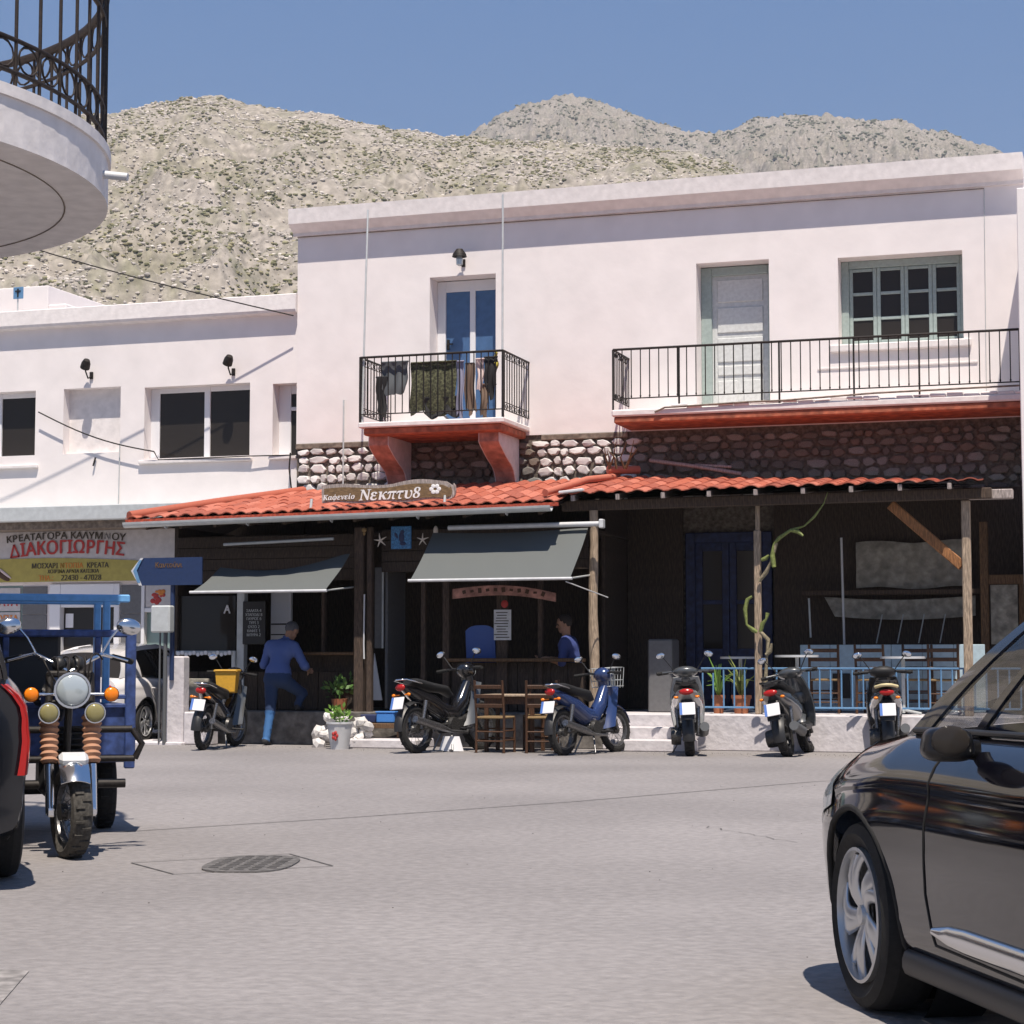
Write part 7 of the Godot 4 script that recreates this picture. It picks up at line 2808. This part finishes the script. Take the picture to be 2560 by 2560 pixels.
# ---------------------------------------------------------------- people
# bones: [from, to, radius, radius, colour]; meshed as one skin with surface nets
func skin(bones: Array, cell: float, blend: float, fold := false) -> MB:
	var wr = FastNoiseLite.new()
	wr.seed = 3
	wr.frequency = .2
	wr.fractal_octaves = 2
	var lo = Vector3.ONE * 1e9
	var hi = -lo
	for b in bones:
		for k in 2:
			var r = b[2 + k] + blend + cell * 2.0
			lo = lo.min(b[k] - Vector3.ONE * r)
			hi = hi.max(b[k] + Vector3.ONE * r)
	var n = Vector3i(((hi - lo) / cell).ceil()) + Vector3i.ONE
	var F = PackedFloat32Array()
	F.resize(n.x * n.y * n.z)
	F.fill(1e3)
	var reach = blend * 2.0 + cell * 3.0
	for b in bones:                                       # smooth minimum, one bone at a time, only near it
		var r = max(b[2], b[3]) + reach
		var a0 = Vector3i(((b[0].min(b[1]) - Vector3.ONE * r - lo) / cell).floor()).clamp(Vector3i.ZERO, n - Vector3i.ONE)
		var a1 = Vector3i(((b[0].max(b[1]) + Vector3.ONE * r - lo) / cell).ceil()).clamp(Vector3i.ZERO, n - Vector3i.ONE)
		var ab = b[1] - b[0]
		var l2 = max(ab.length_squared(), 1e-9)
		for i in range(a0.x, a1.x + 1):
			for j in range(a0.y, a1.y + 1):
				for k in range(a0.z, a1.z + 1):
					var p = lo + Vector3(i, j, k) * cell
					var h = clampf((p - b[0]).dot(ab) / l2, 0, 1)
					var d = p.distance_to(b[0] + ab * h) - lerp(b[2], b[3], h)
					var id = (i * n.y + j) * n.z + k
					var e = F[id]
					if e > 100.0:
						F[id] = d
					else:
						var q = max(blend - abs(d - e), 0.0) / blend
						F[id] = min(d, e) - q * q * blend * .25
	var idx = {}
	var P = PackedVector3Array()
	var N = PackedVector3Array()
	var C = PackedColorArray()
	var off = [Vector3i(0, 0, 0), Vector3i(1, 0, 0), Vector3i(0, 1, 0), Vector3i(1, 1, 0), Vector3i(0, 0, 1), Vector3i(1, 0, 1), Vector3i(0, 1, 1), Vector3i(1, 1, 1)]
	var edges = [[0, 1], [2, 3], [4, 5], [6, 7], [0, 2], [1, 3], [4, 6], [5, 7], [0, 4], [1, 5], [2, 6], [3, 7]]
	for i in n.x - 1:
		for j in n.y - 1:
			for k in n.z - 1:
				var vals = []
				var inside = 0
				for o in off:
					var f = F[((i + o.x) * n.y + j + o.y) * n.z + k + o.z]
					vals.append(f)
					if f < 0: inside += 1
				if inside == 0 or inside == 8: continue
				var s = Vector3.ZERO
				var cnt = 0
				for e in edges:
					var fa = vals[e[0]]
					var fb = vals[e[1]]
					if (fa < 0) != (fb < 0):
						s += Vector3(off[e[0]]).lerp(Vector3(off[e[1]]), fa / (fa - fb))
						cnt += 1
				var p = lo + (Vector3(i, j, k) + s / cnt) * cell
				if fold:
					p += Vector3(wr.get_noise_3dv(p * 90.0), wr.get_noise_3dv(p * 90.0 + Vector3(50, 0, 0)), wr.get_noise_3dv(p * 90.0 + Vector3(0, 50, 0))) * .011
				idx[Vector3i(i, j, k)] = P.size()
				P.append(p)
				N.append(Vector3(vals[1] + vals[3] + vals[5] + vals[7] - vals[0] - vals[2] - vals[4] - vals[6], vals[2] + vals[3] + vals[6] + vals[7] - vals[0] - vals[1] - vals[4] - vals[5], vals[4] + vals[5] + vals[6] + vals[7] - vals[0] - vals[1] - vals[2] - vals[3]).normalized())
				var best = 1e9
				var col = Color.WHITE
				for b in bones:
					var ab = b[1] - b[0]
					var h = clampf((p - b[0]).dot(ab) / max(ab.length_squared(), 1e-9), 0, 1)
					var d = p.distance_to(b[0] + ab * h) - lerp(b[2], b[3], h)
					if d < best:
						best = d
						col = b[4]
				C.append(col)
	var m = MB.new()
	m.use_col = true
	var put = func(a, b, c2, d):
		for tr in [[a, b, c2], [a, c2, d]]:
			var q = [tr[0], tr[1], tr[2]]
			if (P[q[1]] - P[q[0]]).cross(P[q[2]] - P[q[0]]).dot(N[q[0]] + N[q[1]] + N[q[2]]) > 0:
				q = [tr[0], tr[2], tr[1]]
			for w in q:
				m.v.append(P[w]); m.n.append(N[w]); m.c.append(C[w])
	for key in idx:
		var i = key.x
		var j = key.y
		var k = key.z
		if i < 1 or j < 1 or k < 1: continue
		var f0 = F[(i * n.y + j) * n.z + k]
		if (f0 < 0) != (F[((i + 1) * n.y + j) * n.z + k] < 0):
			put.call(idx[key], idx[Vector3i(i, j - 1, k)], idx[Vector3i(i, j - 1, k - 1)], idx[Vector3i(i, j, k - 1)])
		if (f0 < 0) != (F[(i * n.y + j + 1) * n.z + k] < 0):
			put.call(idx[key], idx[Vector3i(i - 1, j, k)], idx[Vector3i(i - 1, j, k - 1)], idx[Vector3i(i, j, k - 1)])
		if (f0 < 0) != (F[(i * n.y + j) * n.z + k + 1] < 0):
			put.call(idx[key], idx[Vector3i(i - 1, j, k)], idx[Vector3i(i - 1, j - 1, k)], idx[Vector3i(i, j - 1, k)])
	return m

func join(a: MB, b: MB):
	a.v.append_array(b.v); a.n.append_array(b.n); a.c.append_array(b.c)

# a hand at wrist w, pointing along d, palm normal pn, curled by 'curl'
func hand(w: Vector3, d: Vector3, pn: Vector3, thumb_side: float, curl: float, col: Color) -> MB:
	d = d.normalized()
	var s = d.cross(pn).normalized() * thumb_side
	pn = pn.normalized()
	var bones = [[w, w + d * .08, .020, .024, col], [w + s * .018, w + d * .085 + s * .028, .018, .015, col], [w - s * .018, w + d * .08 - s * .028, .018, .015, col]]
	var lens = [.068, .076, .070, .055]
	for f in 4:
		var base = w + d * .085 + s * (.03 - .02 * f)
		var p0 = base
		var dir = d
		for k in 3:
			dir = dir.rotated(s, curl * (.35 + .25 * k) * -thumb_side).normalized()
			var p1 = p0 + dir * lens[f] * [.45, .32, .23][k]
			bones.append([p0, p1, .0095 - .001 * k, .009 - .001 * k, col])
			p0 = p1
	var tb = w + d * .025 + s * .025
	var t1 = tb + (d * .5 + s * .75 + pn * .25).normalized() * .04
	bones.append([tb, t1, .012, .0105, col])
	bones.append([t1, t1 + (d * .85 + s * .35 + pn * .3).normalized() * .03, .0105, .008, col])
	return skin(bones, .0055, .008)

func head(c: Vector3, fwd: Vector3, upv: Vector3, skin_c: Color, neck: Vector3) -> MB:
	fwd = fwd.normalized()
	var r = fwd.cross(upv).normalized()
	upv = r.cross(fwd)
	var q = func(x, y, z): return c + r * x + upv * y + fwd * z
	var b = [
		[q.call(0, .035, -.025), q.call(0, .035, .03), .082, .074, skin_c],
		[q.call(0, -.03, .03), q.call(0, -.085, .055), .062, .036, skin_c],
		[q.call(-.03, -.06, .03), q.call(.03, -.06, .03), .04, .04, skin_c],
		[q.call(0, .0, .095), q.call(0, -.03, .112), .011, .015, skin_c],
		[q.call(-.028, .022, .088), q.call(.028, .022, .088), .016, .016, skin_c],
		[q.call(-.020, -.062, .088), q.call(.020, -.062, .088), .010, .010, skin_c * .75],
		[q.call(-.03, .006, .088), q.call(-.03, .006, .092), .012, .012, Color(.05, .04, .035)],
		[q.call(.03, .006, .088), q.call(.03, .006, .092), .012, .012, Color(.05, .04, .035)],
		[q.call(-.078, .0, -.005), q.call(-.082, -.03, -.0), .016, .011, skin_c],
		[q.call(.078, .0, -.005), q.call(.082, -.03, -.0), .016, .011, skin_c],
		[neck, q.call(0, -.04, -.02), .056, .054, skin_c]]
	return skin(b, .009, .02)

func hair(c: Vector3, fwd: Vector3, upv: Vector3) -> MB:
	fwd = fwd.normalized()
	var r = fwd.cross(upv).normalized()
	upv = r.cross(fwd)
	var m = MB.new()
	var bs = Basis(r, upv, -fwd)
	for k in 60:                                          # short overlapping tufts over the back and crown
		var u = fmod(k * .618, 1.0)
		var th = acos(1.0 - 1.15 * (k + .5) / 60.0)
		var ph = TAU * u
		var d = Vector3(sin(th) * cos(ph), cos(th), sin(th) * sin(ph))
		d = Basis(Vector3(1, 0, 0), .75) * d
		var p = c + bs * (Vector3(d.x * .078, d.y * .088 + .035, d.z * .09 + .005))
		m.ell(p, Vector3(.030, .016, .034), Basis(bs * d.cross(Vector3(0, -1, .3)).normalized(), bs * d, (bs * d).cross(bs * d.cross(Vector3(0, -1, .3)).normalized())), 7, 5)
	return m

func build_people():
	var shirt = Color(.085, .13, .33)
	var jeans = Color(.022, .045, .11)
	var jeans_lit = Color(.05, .15, .36)  # sunlight on the left lower leg, painted in as brighter denim
	var sk = Color(.36, .20, .13)
	var shoe = Color(.03, .03, .035)
	# person stepping up into the cafe, seen from behind, bent forward
	var o = Vector3(-11.64, 0, -25.12)
	var pelvis = o + Vector3(-.04, .93, -.05)
	var chest = o + Vector3(-.03, 1.30, -.16)
	var neckp = o + Vector3(.01, 1.47, -.24)
	var hd = o + Vector3(.05, 1.60, -.31)
	var lh = pelvis + Vector3(-.09, -.03, 0)
	var rh = pelvis + Vector3(.09, -.03, 0)
	var lk = o + Vector3(-.13, .49, -.02)
	var la = o + Vector3(-.15, .08, .07)
	var rk = o + Vector3(.18, .72, -.40)
	var ra = o + Vector3(.15, .55, -.36)
	ra = Vector3(rk.x - .02, .56, rk.z + .12)
	ra = o + Vector3(.15, .56, -.32)
	var ls = chest + Vector3(-.18, .09, .0)
	var rs = chest + Vector3(.18, .08, -.02)
	var le = o + Vector3(-.30, 1.12, -.16)
	var re = o + Vector3(.30, 1.11, -.20)
	var lw = o + Vector3(-.24, 1.08, -.40)
	var rw = o + Vector3(.25, 1.05, -.44)
	var bones = [
		[pelvis + Vector3(-.07, .0, 0), pelvis + Vector3(.07, .0, 0), .125, .125, jeans],
		[pelvis + Vector3(-.06, .09, -.02), pelvis + Vector3(.06, .09, -.02), .125, .125, shirt],
		[pelvis + Vector3(0, .12, -.02), chest, .135, .145, shirt],
		[chest + Vector3(-.08, .02, 0), chest + Vector3(.08, .02, 0), .125, .125, shirt],
		[chest + Vector3(-.12, .09, 0), chest + Vector3(.12, .09, 0), .085, .085, shirt],
		[chest + Vector3(0, .1, -.02), neckp, .085, .06, shirt],
		[neckp, hd + Vector3(0, -.05, .02), .057, .055, sk],
		[ls, le, .072, .058, shirt], [le, le.lerp(lw, .35), .056, .052, shirt], [le.lerp(lw, .35), lw, .042, .028, sk],
		[rs, re, .072, .058, shirt], [re, re.lerp(rw, .35), .056, .052, shirt], [re.lerp(rw, .35), rw, .042, .028, sk],
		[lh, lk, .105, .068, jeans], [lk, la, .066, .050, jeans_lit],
		[rh, rk, .105, .070, jeans], [rk, ra, .066, .050, jeans],
		[la + Vector3(0, -.03, .03), la + Vector3(-.01, -.045, -.13), .042, .036, shoe],
		[ra + Vector3(0, -.04, .03), ra + Vector3(.01, -.05, -.13), .040, .034, shoe]]
	var m = skin(bones, .013, .035, true)
	join(m, head(hd, Vector3(.25, -.55, -1), Vector3(0, 1, -.4), sk, neckp))
	join(m, hand(lw, Vector3(.2, -.15, -1), Vector3(1, 0, 0.2), 1.0, .9, sk))
	join(m, hand(rw, Vector3(-.2, -.15, -1), Vector3(-1, 0, 0.2), -1.0, .9, sk))
	var t = obj("person", m, M.person)
	tag(t, "person in blue shirt and jeans stepping up into the cafe, seen from behind", "person")
	obj("hair", hair(hd, Vector3(.25, -.55, -1), Vector3(0, 1, -.4)), M.hair_grey, t)
	# person seated behind the counter on the right, turned to the left
	var s = Vector3(-7.68, .47, -26.12)
	var shirt2 = Color(.045, .07, .22)
	pelvis = s + Vector3(.03, .54, 0)
	chest = s + Vector3(-.03, .88, .02)
	neckp = s + Vector3(-.06, 1.06, .02)
	hd = s + Vector3(-.08, 1.21, .03)
	bones = [
		[pelvis + Vector3(0, 0, -.07), pelvis + Vector3(0, 0, .07), .12, .12, jeans],
		[pelvis + Vector3(0, .1, 0), chest, .125, .14, shirt2],
		[chest + Vector3(0, .02, -.08), chest + Vector3(0, .02, .08), .12, .12, shirt2],
		[chest + Vector3(0, .09, -.12), chest + Vector3(0, .09, .12), .08, .08, shirt2],
		[neckp, hd + Vector3(0, -.05, 0), .055, .054, sk],
		[chest + Vector3(0, .08, .17), s + Vector3(-.06, .68, .24), .068, .055, shirt2],
		[s + Vector3(-.06, .68, .24), s + Vector3(-.30, .74, .22), .048, .030, sk],
		[chest + Vector3(0, .08, -.17), s + Vector3(-.08, .68, -.22), .068, .055, shirt2],
		[s + Vector3(-.08, .68, -.22), s + Vector3(-.32, .74, -.12), .048, .030, sk],
		[pelvis + Vector3(0, -.02, .09), s + Vector3(-.38, .52, .12), .10, .07, jeans], [s + Vector3(-.38, .52, .12), s + Vector3(-.40, .08, .13), .066, .05, jeans],
		[pelvis + Vector3(0, -.02, -.09), s + Vector3(-.38, .52, -.10), .10, .07, jeans], [s + Vector3(-.38, .52, -.10), s + Vector3(-.42, .08, -.10), .066, .05, jeans],
		[s + Vector3(-.38, .045, .13), s + Vector3(-.55, .04, .14), .042, .034, shoe],
		[s + Vector3(-.40, .045, -.10), s + Vector3(-.57, .04, -.11), .042, .034, shoe]]
	m = skin(bones, .015, .035, true)
	join(m, head(hd, Vector3(-1, -.1, .35), Vector3.UP, sk, neckp))
	join(m, hand(s + Vector3(-.30, .74, .22), Vector3(-1, .05, -.1), Vector3(0, -1, 0), 1.0, .5, sk))
	join(m, hand(s + Vector3(-.32, .74, -.12), Vector3(-1, .05, .1), Vector3(0, -1, 0), -1.0, .5, sk))
	t = obj("person", m, M.person)
	tag(t, "seated person in blue shirt behind the cafe counter beside the round post", "person")
	obj("hair", hair(hd, Vector3(-1, -.1, .35), Vector3.UP), M.hair_dark, t)
	var st = thing("wooden_stool", "wooden stool under the seated person behind the counter", "stool", Vector3(-7.65, .47, -26.12))
	m = mb()
	m.lathe([Vector2(.001, .44), Vector2(.17, .44), Vector2(.18, .41), Vector2(.001, .40)], Vector3.ZERO, Basis.IDENTITY, 16)
	obj("seat", m, M.chair_wood, st)
	for k in 4:
		var a = TAU * k / 4 + .4
		m = mb()
		m.tube([Vector3(cos(a) * .12, .41, sin(a) * .12), Vector3(cos(a) * .17, 0, sin(a) * .17)], .018, 6)
		obj("leg", m, M.chair_wood, st)
